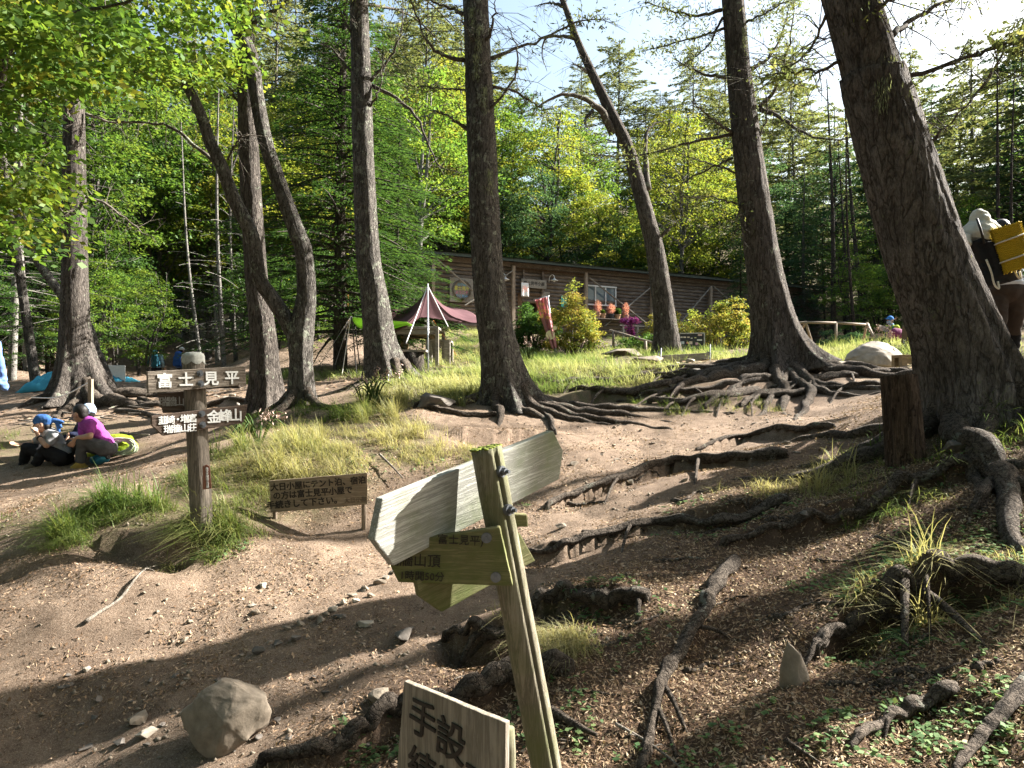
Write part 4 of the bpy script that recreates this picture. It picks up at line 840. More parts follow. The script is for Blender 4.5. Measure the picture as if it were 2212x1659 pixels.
zs = hp(1310, 692)[1] + .022
for px, m, lb, pm, ph, pr, fl in ((1279, terra, "tall red feathery kochia nearest the hut window's left edge", M['kochia'], .62, .2, 1), (1290, terra, "brown pot with a small green plant under the window", M['leaf_bright'], .18, .12, 0), (1308, pdark, "dark bowl with red kochia under the window", M['kochia'], .5, .2, 1),
    (1322, terra, "pot of dark green leaves between two red kochia plants", M['leaf_green'], .3, .18, 0), (1339, terra, "red kochia in a terracotta pot beside the crossed braces", M['kochia'], .6, .19, 1)):
    u, _ = hp(px, 680); pot(u, zs, .14, .2, m, lb, pm, ph, pr, fl)
# ---------------------------------------------------------------- sign posts and boards
M['sign_grey'] = woodmat("weathered_board", (.20, .20, .175), (.50, .50, .45), 0, (.16, .19, .095), .8, .9, .56)
M['sign_green'] = woodmat("mossy_board", (.10, .095, .045), (.27, .24, .13), 0, (.10, .125, .035), .85, .8, .46)
M['sign_post'] = woodmat("post_wood", (.10, .09, .06), (.29, .26, .195), 2, (.12, .135, .055), .85, .8, .5)
M['guide_wood'] = woodmat("guide_board_wood", (.07, .052, .04), (.36, .31, .25), 0, None, .85, .9, bstr=.8)
M['guide_dark'] = woodmat("guide_dark_wood", (.06, .042, .032), (.15, .11, .085), 0, None, .85, .9)
M['guide_post'] = woodmat("guide_post_wood", (.06, .05, .04), (.24, .205, .165), 2, None, .85, .8)
M['ply'] = woodmat("pale_plywood", (.17, .13, .085), (.33, .265, .185), 0, None, .8, .6, bstr=.2)
M['notice_wood'] = woodmat("notice_wood", (.15, .13, .10), (.34, .30, .245), 2, None, .8, .7, bstr=.3)
M['moss'] = plain("bright_moss", (.13, .16, .02), .95, .5, 60, .8)
M['white_letter'] = plain("white_letter_paint", (.80, .80, .77), .7, .12, 40)
M['ink'] = plain("ink", (.035, .028, .022), .8, .3, 30)
M['steel'] = plain("bolt_steel", (.13, .14, .155), .5, .3, 60, .1, .7)
M['lit_cap'] = plain("pale_lit_cap", (.34, .345, .31), .95, .3, 30, .6)  # pale tone of the post cap: its sunlit top put into the colour
class Plane:
    """upright board plane through two places of the clearing"""
    def __init__(s, pa, da, pb, db): s.a, s.b = P(pa, CY, da), P(pb, CY, db); s.u = (s.b - s.a).normalized(); s.n = Vector((s.u.y, -s.u.x, 0))
    def at(s, px, py, out=0):
        k = (px - CX) / F0; t = (k * s.a.y - s.a.x) / (s.u.x - k * s.u.y); q = s.a + s.u * t
        return q + Vector((0, 0, (CY - py) / F0 * q.y)) + s.n * out
    def board(s, name, corners, th, m, parent, bevel=.004, ang=0.0, out=0):
        pts = [s.at(*c, out) for c in corners]; o = sum(pts, Vector()) / len(pts); up = Vector((0, 0, 1))
        poly = [((p - o).dot(s.u), (p - o).z) for p in pts]; mb = MB(); mb.prism(poly, o, s.u, up, th)
        ob = mb.obj(name, m, parent, bevel=bevel); lx = s.u * math.cos(ang) + up * math.sin(ang); ly = -s.n
        bm = bmesh.new(); bm.from_mesh(ob.data); bmesh.ops.subdivide_edges(bm, edges=[e for e in bm.edges if e.calc_length() > .03], cuts=14); sd = random.random() * 50
        for v in bm.verts:                        # worn, slightly crooked edges
            nz_ = mnoise.noise(v.co * 22 + Vector((sd, 0, 0))) * .0010 + mnoise.noise(v.co * 70 + Vector((0, sd, 0))) * .0012
            v.co += (v.co - o).normalized() * nz_
        bm.to_mesh(ob.data); bm.free()
        return relocal(ob, Matrix.Translation(o) @ Matrix((lx, ly, lx.cross(ly))).transposed().to_4x4())
    def text(s, body, px, py, size, ang, m, parent, out=.002, bold=.02, **kw):
        ux = s.u * math.cos(ang) + Vector((0, 0, math.sin(ang))); uy = Vector((0, 0, math.cos(ang))) - s.u * math.sin(ang)
        return text_obj("lettering", body, size, s.at(px, py, out), ux, uy, m, parent, bold, .0008, **kw)
def bolt(parent, p, n, r=.011, L=.02, name="bolt"):
    n = Vector(n).normalized(); mb = MB(); mb.tube([p - n * .01, p + n * .004], r * 1.9, 16); mb.tube([p, p + n * L * .6], r * 1.25, 6); mb.tube([p, p + n * L], r * .6, 10); mb.obj(name, M['steel'], parent)
# near leaning signpost
fp = empty("leaning_signpost", G(1190, 1640), "nearest leaning signpost with grey blank arrow board over a mossy lettered board", "signpost")
a_, b_ = P(1050, 968, 2.06), P(1182, 1670, 2.09); ext = b_ + (b_ - a_).normalized() * .85
pts = catmull([a_, a_.lerp(b_, .5), b_, ext], 60); rr = .0465
mb = MB(); mb.tube(pts, [rr * (1.0 + .03 * mnoise.noise(Vector((i * .3, 2, 0)))) for i in range(60)], 40, mod=lambda a, i: 1 + .02 * mnoise.noise(Vector((math.cos(a) * 2, math.sin(a) * 2, i * .08))) - (.22 if abs(((a - 4.85) % 6.283)) < .09 else 0))
mb.obj("post", M['sign_post'], fp, True, 0)
ax_ = (a_ - b_).normalized(); rng = np.random.default_rng(2); mb = MB()
for i in range(60):
    an, q = rng.uniform(0, 6.28), rr * math.sqrt(rng.uniform(0, 1)) * .93; x_ = ax_.orthogonal().normalized(); y_ = ax_.cross(x_)
    mb.ball(a_ + x_ * q * math.cos(an) + y_ * q * math.sin(an), rng.uniform(.004, .012) * Vector((1, 1, .45)), 6)
mb.obj("moss_cap", M['moss'], fp, True)
p1 = Plane(826, 1.88, 1206, 2.40)
bd = p1.board("arrow_board", [(808, 1167), (851, 1223), (1208, 1036), (1217, 974), (1195, 931), (826, 1078)], .032, M['sign_grey'], fp, ang=rad(12))
p2 = Plane(840, 2.0, 1100, 1.985)
bd = p2.board("lettered_board", [(842, 1222), (860, 1259), (1108, 1267), (1079, 1139), (870, 1170)], .03, M['sign_green'], fp)
tl = rad(-2)
p2.text("富士見平)", 995, 1168, .031, tl, M['ink'], fp, bold=.004); p2.text("瑞牆山頂", 893, 1212, .04, tl, M['ink'], fp, bold=.004); p2.text("1時間50分", 912, 1246, .029, tl, M['ink'], fp, bold=.004)
p3 = Plane(905, 1.99, 1157, 2.24)
p3.board("lower_board", [(907, 1290), (955, 1323), (1157, 1212), (1122, 1150), (900, 1255)], .028, M['sign_green'], fp, ang=rad(14))
p4 = Plane(1060, 2.16, 1141, 2.2); p4.board("board_stub", [(1062, 1140), (1141, 1139), (1139, 1112), (1062, 1108)], .03, M['sign_green'], fp)
pn = (Vector((.8, -.6, .05))).normalized()
for px, py in ((1092, 1019), (1107, 1102)): bolt(fp, P(px - 8, py, 2.03), pn, .009, .028)
for px, py in ((1051, 1162), (1071, 1247)): bolt(fp, p2.at(px, py, 0), p2.n, .008, .006)
# notice standing very near the camera
nb = empty("camp_notice", G3(-.1, 1.3), "weathered plank notice lettered in vertical columns, cut off below the leaning signpost", "notice board")
pq = Plane(873, 1.4, 1092, 1.225)
pq.board("panel", [(857, 1660), (846, 1960), (1086, 1985), (1092, 1562), (873, 1472)], .012, M['notice_wood'], nb, .002)
for tx, px, py in (("テント", 1022, 1700), ("設営", 970, 1605), ("手続", 910, 1560)):
    for k_, ch in enumerate(tx): pq.text(ch, px + (4 - k_ * 3), py + k_ * 108 * (1 + .1 * (px > 1000)), .082, rad(-6), M['ink'], nb, bold=.012)
mb = MB(); mb.tube([P(1096, 1574, 1.30), P(1098, 1620, 1.30), P(1101, 2000, 1.30)], [.0135, .014, .014], 18); mb.obj("stake", M['sign_post'], nb, True)
# guidepost with three boards
gp_ = empty("guidepost", G(437, 1150), "round guidepost with three boards of white painted place names and a scalloped pale top", "signpost")
a_, b_ = P(417, 772, 5.02), P(438, 1165, 5.0); ext = b_ + (b_ - a_).normalized() * .4; pts = catmull([a_, a_.lerp(b_, .5), b_, ext], 40)
mb = MB(); mb.tube(pts, [.074 + .004 * math.sin(i * .4) * .3 for i in range(40)], 36, mod=lambda a, i: 1 + .015 * mnoise.noise(Vector((math.cos(a) * 3, math.sin(a) * 3, i * .1)))); mb.obj("post", M['guide_post'], gp_, True)
ax_ = (a_ - b_).normalized(); x_ = ax_.orthogonal().normalized(); y_ = ax_.cross(x_); mb = MB(); top = [a_ + ax_ * .035]; n = 36
V_ = []
for j, (rr_, dz) in enumerate(((.0, .035), (.05, .034), (.072, .022), (.0785, .0), (.0785, -.035))):
    for i in range(n):
        an = 6.2832 * i / n; dd = dz - (.022 * abs(math.sin(an * 3)) if j == 4 else 0); V_.append(a_ + ax_ * dd + (x_ * math.cos(an) + y_ * math.sin(an)) * max(rr_, .001))
mb.add(V_, [(j * n + i, j * n + (i + 1) % n, (j + 1) * n + (i + 1) % n, (j + 1) * n + i) for j in range(4) for i in range(n)]); mb.obj("pale_cap", M['lit_cap'], gp_, True)
g1 = Plane(318, 4.72, 531, 5.12); sl = rad(1.5)
g1.board("upper_board", [(318, 803), (320, 850), (532, 832), (530, 791)], .045, M['guide_wood'], gp_)
def gtext(pl, chars, py0, slope, size, xs, m=None, bold=.03):
    for ch, x in zip(chars, xs): pl.text(ch, x, py0 + slope * (x - 430), size, rad(1.5), m or M['white_letter'], gp_, .003, bold)
gtext(g1, "富士見平", 821, -.05, .105, (356, 402, 456, 501))
for px, py in ((432, 807), (434, 829)): bolt(gp_, g1.at(px, py), g1.n, .012, .02)
g2 = Plane(335, 4.93, 412, 5.0)
g2.board("middle_board", [(340, 851), (352, 893), (412, 890), (405, 845)], .04, M['guide_dark'], gp_)
gtext(g2, "瑞牆山", 868, -.02, .072, (354, 371, 388), plain("grey_letter_paint", (.36, .35, .33), .8), .01)
g3 = Plane(327, 4.75, 535, 5.13)
g3.board("lower_board", [(328, 920), (352, 942), (524, 915), (532, 896), (535, 874), (327, 899)], .045, M['guide_dark'], gp_)
gtext(g3, "韮崎・増富", 904, -.075, .062, (352, 368, 384, 399, 416), bold=.02); gtext(g3, "瑞牆山荘", 924, -.07, .06, (363, 381, 399, 415), bold=.02); gtext(g3, "金峰山", 905, -.075, .098, (462, 486, 509), bold=.025)
for px, py in ((436, 894), (438, 918)): bolt(gp_, g3.at(px, py), g3.n, .012, .02)
pl = Plane(436, 4.925, 458, 4.945)
pl.board("plate", [(438, 1058), (457, 1056), (453, 1008), (446, 1004), (438, 1008)], .004, plain("brown_plate", (.20, .085, .055), .5, .1), gp_, .001)
for k_, ch in enumerate("秩父多摩国立公園"): pl.text(ch, 447.2 - .12 * k_ + .3 * k_, 1013 + k_ * 5.6, .019, 0, M['white_letter'], gp_, .002, .02)
# low notice on two stakes
ln = empty("low_notice", G(690, 1130), "low plywood notice on two stakes with three lines of brushed dark writing", "notice board")
l1 = Plane(582, 5.55, 794, 5.6)
l1.board("panel", [(585, 1108), (794, 1090), (793, 1022), (582, 1039)], .014, M['ply'], ln, .002)
ang = rad(4.2)
for t_, px, py, sz in (("大日小屋にテント泊、宿泊", 688, 1046, .066), ("の方は富士見平小屋で", 676, 1066, .066), ("手続きして下さい。", 658, 1087, .068)): l1.text(t_, px, py, sz, ang, M['ink'], ln, .002, .03, sx=.96 if sz < .067 else .98)
l1.text("大日小屋", 768, 1081, .045, ang, plain("worn_ink", (.12, .09, .06), .8), ln, .002, .01)
for px, w_ in ((592, .018), (785, .02)):
    q = l1.at(px, 1100, -.03); mb = MB(); mb.tube([q + Vector((0, 0, -.3)), q, q + Vector((0, 0, .2))], w_, 12); mb.obj("stake", M['post'], ln, True)
# ---------------------------------------------------------------- things in the clearing
def sheet(name, f, nu, nv, m, parent, th=.006):
    mb = MB(); mb.add([f(i / nu, j / nv) for i in range(nu + 1) for j in range(nv + 1)], [(i * (nv + 1) + j, (i + 1) * (nv + 1) + j, (i + 1) * (nv + 1) + j + 1, i * (nv + 1) + j + 1) for i in range(nu) for j in range(nv)])
    o = mb.obj(name, m, parent, True); s = o.modifiers.new("s", 'SOLIDIFY'); s.thickness = th; return o
def fabric(name, c, tr=.3, var=.12):
    t = NT(name); v = t.coords(); nz = t.noise(v, 3, 4); col = t.ramp(nz, [(.3, tuple(x * (1 - var) for x in c)), (.7, tuple(min(1, x * (1 + var)) for x in c))])
    d_ = t.n("BsdfDiffuse", {'Color': col}); r_ = t.n("BsdfTranslucent", {'Color': col}); m_ = t.n("MixShader", {0: tr, 1: d_, 2: r_}); t.t.links.new(m_.outputs[0], t.out.inputs[0]); return t.m
# brown tarp: peak on a pole, three low corners
tp = empty("brown_tarp", G(925, 806), "brown fabric tarp pitched to a peak on a metal pole in front of the hut", "tarp")
dT = 15.3; pk = P(924, 618, dT); cl_, cr_, cb_, cf_ = P(826, 700, dT + .6), P(1036, 696, dT + .8), P(940, 664, dT + 4), P(846, 722, dT - .9)
edge = [cf_, P(905, 688, dT - .2), P(950, 690, dT + .1), P(1005, 697, dT + .4), cr_, P(1010, 672, dT + 3), cb_, P(850, 668, dT + 3), cl_]
edge = catmull(edge + [cf_], 60)
def ft(u, v):
    e = edge[int(round(u * 59)) % 60]; p = pk.lerp(e, v); sagv = .42 * math.sin(math.pi * v ** .75) * .75; p.z -= sagv * (.85 + .12 * math.sin(u * 31))
    p.z += .012 * mnoise.noise(Vector((u * 40, v * 5, 0))) * 3 * v; return p
sheet("canopy", ft, 59, 26, fabric("brown_tarp_fabric", (.14, .08, .088), .3), tp)
b = G(925, 806); mb = MB(); mb.tube([b, Vector((pk.x, pk.y, pk.z + .04))], .018, 10); mb.obj("pole", M['metal'], tp, True)
for q in (P(877, 742, dT - 1.2), P(968, 706, dT - .1), G(858, 790), ): 
    mb = MB(); mb.tube([pk, q], .011, 6); mb.obj("rope", M['white_cloth'], tp)
mb = MB(); mb.tube([cf_, G(838, 830)], .008, 6); mb.obj("rope", M['white_cloth'], tp)
mb = MB(); mb.tube([P(936, 692, dT), G(990, 775)], .008, 6); mb.obj("rope", plain("orange_cord", (.6, .22, .05), .7), tp)
mb = MB(); mb.tube([cr_, G(1152, 812)], .008, 6); mb.obj("rope", M['white_cloth'], tp)
# small green tarp
gt = empty("green_tarp", G(775, 826), "small lime green tarp on black poles, half hidden behind the slender larch", "tarp")
a = P(758, 684, 14.2)
def fg(u, v): return Vector((a.x + 1.15 * u, a.y + 1.5 * v, a.z - .02 - .10 * u - .12 * math.sin(math.pi * u) * (1 - abs(2 * v - 1)) - .16 * math.sin(math.pi * v) * (1 - u) + .02 * v))
sheet("canopy", fg, 16, 12, fabric("lime_tarp_fabric", (.30, .50, .10), .45), gt)
for px, dd in ((771, 14.2), (779, 15.6)):
    q = P(px, 830, dd); mb = MB(); mb.tube([G3(q.x, q.y, -.05), Vector((P(760 + (dd > 15) * 6, 684, dd).x, dd, a.z))], .014, 6); mb.obj("pole", M['black_paint'], gt)
for px, py in ((690, 790), (720, 800), (738, 815)):
    mb = MB(); mb.tube([a, G(px, py)], .008, 5); mb.obj("rope", M['white_cloth'], gt)
# tables and stools under the tarp
M['stool_wood'] = woodmat("raw_bench_wood", (.20, .13, .075), (.46, .33, .20), 0, scale=.6)
def frame_table(px, py, d, w_, h, dep, label, m, name="wooden_table", cat="table", legs=.075, dz=0):
    c = P(px, py, d); c.z = float(gz(c.x, c.y)) + dz; t = empty(name, c, label, cat); mb = MB(); mb.box(c + Vector((0, 0, h)), (w_, dep, .05)); mb.obj("table_top" if cat == "table" else "seat", m, t, bevel=.006)
    for sx in (-1, 1):
        for sy in (-1, 1):
            mb = MB(); mb.box(c + Vector((sx * (w_ / 2 - legs / 2), sy * (dep / 2 - legs / 2), h / 2 - .06)), (legs, legs, h + .07)); mb.obj("leg", m, t, bevel=.004)
    mb = MB(); mb.box(c + Vector((0, -dep / 2 + legs / 2, h - .09)), (w_ - 2 * legs - .004, .035, .1)); mb.obj("apron", m, t); return t
frame_table(908, 806, 15.6, .98, .82, 1.5, "tall rough wooden table standing under the brown tarp", M['plank_grey'])
frame_table(905, 800, 17.6, .8, .72, .8, "lighter wooden table behind the taller one under the brown tarp", M['stool_wood'])
frame_table(950, 806, 16.0, .55, .52, .9, "low grey box bench beside the tarp pole", M['plank_grey'], "bench", "bench", .14)
c = G(893, 812); lg = empty("log_stool", c, "short log stool in front of the tall table under the tarp", "stool"); mb = MB(); mb.tube([c - Vector((0, 0, .1)), c + Vector((0, 0, .44))], [.22, .2], 20); mb.obj("trunk_section", M['dark_bark'], lg, True); mb = MB(); mb.box(c + Vector((0, 0, .47)), (.52, .34, .04)); mb.obj("seat", M['plank_grey'], lg)
# nobori banner
dB = 18.0; bn = empty("banner_flag", G(1203, 781), "faded pink vertical banner with gold script, on a leaning pole before the yellow shrub", "banner")
b = P(1203, 790, dB); t_ = P(1183, 640, dB); mb = MB(); mb.tube([b, t_], .02, 8); mb.obj("pole", M['metal'], bn, True); mb = MB(); mb.tube([P(1152, 648, dB), P(1187, 640, dB)], .012, 6); mb.obj("crossbar", M['metal'], bn, True)
def fb(u, v):
    xl, xr = 1155 + (1192 - 1155) * v ** 1.05, 1182 + (1204 - 1182) * v; y0, y1 = 649 - 7 * u, 753 - 4 * u + 4 * math.sin(u * 3.1)
    px, py = xl + (xr - xl) * u, y0 + (y1 - y0) * v
    return P(px, py, dB - .03 + .09 * math.sin(u * 13 + v * 2.5) * (1 - .5 * v) + .10 * math.sin(v * 5 + u * 2))
sheet("cloth", fb, 26, 40, fabric("pink_banner_cloth", (.62, .30, .31), .4), bn)
pb_ = Plane(1150, dB, 1210, dB); mgold = M['gold']
for tx, px, py, sz, an in (("Local", 1174, 672, .17, -10), ("Ice", 1168, 658, .13, -8), ("& milk", 1182, 687, .17, -12)): pb_.text(tx, px, py, sz, rad(an), mgold, bn, .16, 0, shear=.4)
for (px, py, r) in ((1189, 724, .12), (1198, 709, .06)):
    mb = MB(); q = P(px, py, dB - .17); mb.tube([q, q + Vector((0, .02, 0))], r, 24); mb.obj("round_print", plain("cream_print", (.75, .66, .42), .8), bn)
mb = MB(); q = P(1202, 772, dB - .1); mb.beam(P(1200, 752, dB - .06), P(1204, 790, dB - .06), .07, .05); mb.obj("stake", M['plank_grey'], bn)
# bench and menu board
dN = 14.0; bc = empty("park_bench", G(1478, 795), "weathered grey bench with a single back plank, facing the menu board", "bench")
pbk = Plane(1416, dN, 1540, dN + .35); pbk.board("backrest", [(1416, 787), (1538, 778), (1537, 762), (1416, 769)], .035, M['plank_grey'], bc)
pse = Plane(1380, dN - .3, 1540, dN + .2); L0, L1 = pse.at(1382, 808), pse.at(1536, 794); mb = MB(); mb.beam(L0, L1, .34, .04); mb.obj("seat", M['plank_grey'], bc)
mb = MB(); q = pse.at(1512, 800); mb.box(q + Vector((0, -.25, -.05)), (.3, .3, .04)); mb.obj("step_board", M['plank_grey'], bc)
for px, s in ((1424, 0), (1530, 0)):
    q = pbk.at(px, 766, -.05); g = float(gz(q.x, q.y)); mb = MB(); e = pse.at(px, 797)
    mb.tube(catmull([Vector((q.x, q.y, g - .05)), q, q + Vector((0, 0, .05)), q + Vector((.05, -.04, .05)), Vector((q.x + .05, q.y - .05, g + .3)), Vector((e.x, e.y - .1, e.z)), Vector((e.x, e.y - .1, g - .1))], 30), .012, 6); mb.obj("leg", M['steel'], bc, True)
mn = empty("menu_board", G(1490, 768), "black chalk menu board with small food pictures, standing behind the bench", "menu board")
pm = Plane(1466, 16.4, 1521, 16.4); pm.board("panel", [(1468, 768), (1521, 768), (1521, 720), (1468, 721)], .03, plain("chalkboard", (.035, .038, .045), .5, .2), mn)
for x0, y0, x1, y1 in ((1467, 721, 1521, 720), (1467, 769, 1521, 769)): mb = MB(); mb.beam(pm.at(x0, y0, .004), pm.at(x1, y1, .004), .045, .025); mb.obj("frame", M['metal'], mn)
for x0 in (1467, 1521): mb = MB(); mb.beam(pm.at(x0, 720, .004), pm.at(x0, 790, .004), .045, .025, pm.u); mb.obj("leg", M['metal'], mn)
rr = random.Random(9)
for i, (px, py, w_, h_, c) in enumerate([(1472, 729, 5, 3, (.7, .68, .6)), (1479, 729, 6, 3, (.72, .66, .55)), (1487, 729, 5, 3, (.7, .62, .5)), (1494, 731, 4, 2, (.7, .7, .65)), (1502, 730, 4, 2, (.6, .6, .3)), (1512, 724, 9, 4, (.75, .55, .55)), (1511, 735, 11, 3, (.75, .75, .75)), (1474, 741, 8, 6, (.55, .62, .66)), (1485, 741, 5, 4, (.6, .25, .25)), (1492, 741, 7, 6, (.7, .6, .5)), (1505, 743, 6, 5, (.6, .35, .5)), (1490, 757, 6, 6, (.72, .62, .48)), (1499, 757, 6, 6, (.7, .6, .5)), (1494, 751, 5, 2, (.75, .75, .7)), (1512, 759, 6, 4, (.7, .68, .6)), (1476, 757, 6, 5, (.6, .45, .3))]):
    pm.board("food_card", [(px - w_ / 2, py + h_ / 2), (px + w_ / 2, py + h_ / 2), (px + w_ / 2, py - h_ / 2), (px - w_ / 2, py - h_ / 2)], .004, plain("card", c, .6, .3, 60), mn, 0, 0, .006)
# rail fence on the terrace, handrail by the steps
def rails(name, label, posts, rails_, m, r=.03, flat=False):
    f = empty(name, posts[0][0], label, "fence" if "fence" in name else "handrail")
    for a, b in posts: mb = MB(); mb.tube([a, b], r, 8); mb.obj("post", m, f, True)
    for a, b in rails_: mb = MB(); mb.tube([a, b], r * .95, 8); mb.obj("rail", m, f, True)
dF = 18.5; T = lambda x, y, dd=0: P(x, y, dF + dd)
rails("rail_fence", "pale pole fence with splayed end posts on the terrace past the tall larch", [(T(1805, 750), T(1806, 697)), (T(1755, 745, .5), T(1740, 697)), (T(1725, 722, .9), T(1740, 698, .3)), (T(1865, 735, .8), T(1873, 699, .3)), (T(1898, 752, -.3), T(1873, 699, .2))], [(T(1715, 699, .4), T(1742, 697)), (T(1742, 697), T(1806, 698)), (T(1806, 698), T(1877, 702, .2))], M['post'], .035)
T = lambda x, y, dd=0: P(x, y, 17.5 + dd)
rails("handrail", "sloping wooden handrail beside the stone steps up to the hut", [(T(1395, 775), T(1394, 737)), (T(1325, 755, 3), T(1325, 715, 3)), (T(1440, 775, -.5), T(1440, 748, -.5))], [(T(1318, 714, 3.4), T(1442, 751, -.5))], M['post'], .04)
pr_ = empty("porch_rail", H(9, HZ, 1.4), "low grey rail before the hut wall behind the purple flowers", "handrail")
for i in range(6): mb = MB(); mb.beam(H(8.2 + i * .75, HZ - .6, 1.4), H(8.2 + i * .75, HZ + .55, 1.4), .08, .08, HU); mb.obj("post", M['plank_grey'], pr_)
mb = MB(); mb.beam(H(8.0, HZ + .55, 1.4), H(12.2, HZ + .55, 1.4), .09, .05); mb.obj("rail", M['plank_grey'], pr_)
# stump, boulder, stool, bench and signs by the big larch
c = G(1958, 998, -.05); st = empty("cut_log", c, "short weathered upright log stump against the thick dark larch", "stump")
t_ = P(1941, 812, c.y + .05); mb = MB(); n = 40
mb.tube(catmull([c, c.lerp(t_, .5), t_], 30), [.125 * (1 + .1 * (1 - i / 29)) for i in range(30)], n, mod=lambda a, i: 1 + .09 * mnoise.noise(Vector((math.cos(a) * 2.5, math.sin(a) * 2.5, i * .02))) + .04 * mnoise.noise(Vector((math.cos(a) * 9, math.sin(a) * 9, i * .04))))
mb.obj("trunk_section", barkmat("old_log", (.06, .04, .028), (.20, .14, .10), lich=.72, fx=30, fz=3), st, True)
def rock(c, size, seed, m, label, name="rock", group=None, cuts=3, rough=.28, rz=0, sink=.25, pts=None):
    """an angular stone: the hull of random points with worn edges, roughened when large"""
    rr = random.Random(seed); bm = bmesh.new()
    for p in pts or ():
        bm.verts.new(p)
    for i in range(0 if pts else 11 if cuts < 3 else 15):
        v = Vector((rr.gauss(0, 1), rr.gauss(0, 1), rr.gauss(0, 1))).normalized() * rr.uniform(.8, 1.12); bm.verts.new(v)
    r_ = bmesh.ops.convex_hull(bm, input=bm.verts); bmesh.ops.delete(bm, geom=[g for g in r_['geom_interior'] if isinstance(g, bmesh.types.BMVert)] , context='VERTS')
    bmesh.ops.bevel(bm, geom=list(bm.edges), offset=.10 if cuts < 3 else .13, segments=1 if cuts < 3 else 2, affect='EDGES', profile=.5, clamp_overlap=True)
    if cuts >= 3:
        bmesh.ops.triangulate(bm, faces=bm.faces); bmesh.ops.subdivide_edges(bm, edges=list(bm.edges), cuts=3 if cuts > 3 else 1, use_grid_fill=True)
    for v in bm.verts:
        p = v.co.copy()
        if cuts >= 3: p *= 1 + rough * .35 * mnoise.noise(p * 1.4 + Vector((seed, 0, 0))) + rough * .22 * mnoise.noise(p * 4 + Vector((0, seed, 0))) + .02 * mnoise.noise(p * 11)
        v.co = Vector((p.x * size[0], p.y * size[1], p.z * size[2]))
    bmesh.ops.rotate(bm, verts=bm.verts, matrix=Matrix.Rotation(rz, 3, 'Z'), cent=(0, 0, 0)); bmesh.ops.recalc_face_normals(bm, faces=bm.faces)
    me = bpy.data.meshes.new(name); bm.to_mesh(me); bm.free(); me.polygons.foreach_set("use_smooth", [cuts > 3] * len(me.polygons))
    o = link(name, me, m); o.location = Vector(c) + Vector((0, 0, size[2] * (1 - 2 * sink) * .9)); prop(o, label, "rock", group); return o
rock(G(1885, 797), (.64, .5, .36), 3, M['stone_pale'], "large flat-topped pale boulder lit beside the small wooden stool", "boulder", cuts=4, rough=.25, sink=.2, pts=[(-1, 0, -.4), (-.85, -.5, .1), (-.45, -.3, .8), (.05, .1, 1.0), (.5, 0, .85), (.95, -.1, .3), (1, 0, -.5), (.2, -.85, -.5), (-.4, -.8, -.5), (.1, -.7, .35), (-.4, .8, .4), (.6, .8, .3), (0, .9, -.6)])
rock(G(1820, 798), (.33, .25, .1), 5, M['stone'], "flat brown stone in front of the pale boulder", cuts=3)
rock(G(940, 882), (.27, .2, .16), 7, M['stone_dark'], "dark lichen-spotted rock at the foot of the lichen-dotted larch", cuts=4)
rock(G(490, 1600), (.20, .18, .165), 23, M['stone'], "large pale angular rock half in shade on the trail", "boulder", cuts=4, rough=.3, sink=.12, pts=[(-1, -.1, .1), (-.62, -.2, .72), (-.1, .1, .98), (.18, -.1, .88), (.3, -.4, .6), (.92, -.1, .52), (1.0, 0, -.1), (.62, -.5, -.45), (.1, -.75, -.85), (-.25, -.6, -.8), (-.8, -.3, -.35), (-.6, .8, .3), (.5, .8, .4), (.8, .6, -.6), (-.7, .6, -.7), (.2, -.72, .2)])
rock(G(1715, 1480), (.078, .06, .115), 29, M['stone'], "upright pointed grey stone below the thick arching root", cuts=4, rough=.15, sink=.1, pts=[(-.95, 0, -.9), (-.9, -.3, -.1), (-.5, -.1, .98), (-.35, .1, 1.0), (.3, -.2, .55), (.95, -.1, -.35), (.85, 0, -.95), (-.1, -.75, -.7), (.2, .7, -.8), (-.4, .6, -.3)])
rock(G(2055, 975), (.12, .09, .06), 31, M['stone_dark'], "dark blocky rock in the needles below the thick dark larch", cuts=3)
rock(G(2092, 745, .1), (.3, .2, .1), 33, M['stone'], "flat stone behind the thick dark larch", cuts=3) if False else None
for px, py, s, sd, lb in ((1350, 768, .5, 41, "lowest flat stone step beside the sloping handrail"), (1330, 752, .45, 42, "middle flat stone step beside the sloping handrail"), (1395, 785, .4, 43, "broad flat stone at the foot of the steps before the bent tree")): rock(G(px, py), (s, s * .7, .12), sd, M['stone'], lb, "step_stone")
frame_table(1970, 792, 12.5, .56, .26, .34, "small new wooden stool between the pale boulder and the thick dark larch", M['stool_wood'], "stool", "stool", .1)
bg_ = empty("seat_bench", P(1945, 770, 21), "grey plank bench where the person in lime green sits", "bench"); pz = Plane(1900, 20.4, 1975, 21.2)
pz.board("backrest", [(1903, 715), (1975, 728), (1972, 716), (1898, 702)], .04, M['plank_grey'], bg_)
q0, q1 = pz.at(1900, 727, -.3), pz.at(1975, 735, -.3); mb = MB(); mb.beam(q0, q1, .4, .05); mb.obj("seat", M['plank_grey'], bg_)
for px in (1908, 1968): q = pz.at(px, 720, -.15); mb = MB(); mb.beam(Vector((q.x, q.y, float(gz(q.x, q.y)) - .1)), q, .09, .09, (1, 0, 0)); mb.obj("leg", M['plank_grey'], bg_)
q = P(1896, 770, 17.5); mb = MB(); mb.beam(P(1899, 790, 17), P(1891, 722, 17), .1, .06, (1, 0, 0)); prop(mb.obj("stake", M['plank_grey'], None), "single grey stake standing in front of the plank bench", "stake")
ws = empty("cut_out_sign", P(1970, 775, 15.5), "brown cut-out board with yellow and white vertical writing beside the thick dark larch", "sign"); pw = Plane(1945, 15.5, 2010, 15.5)
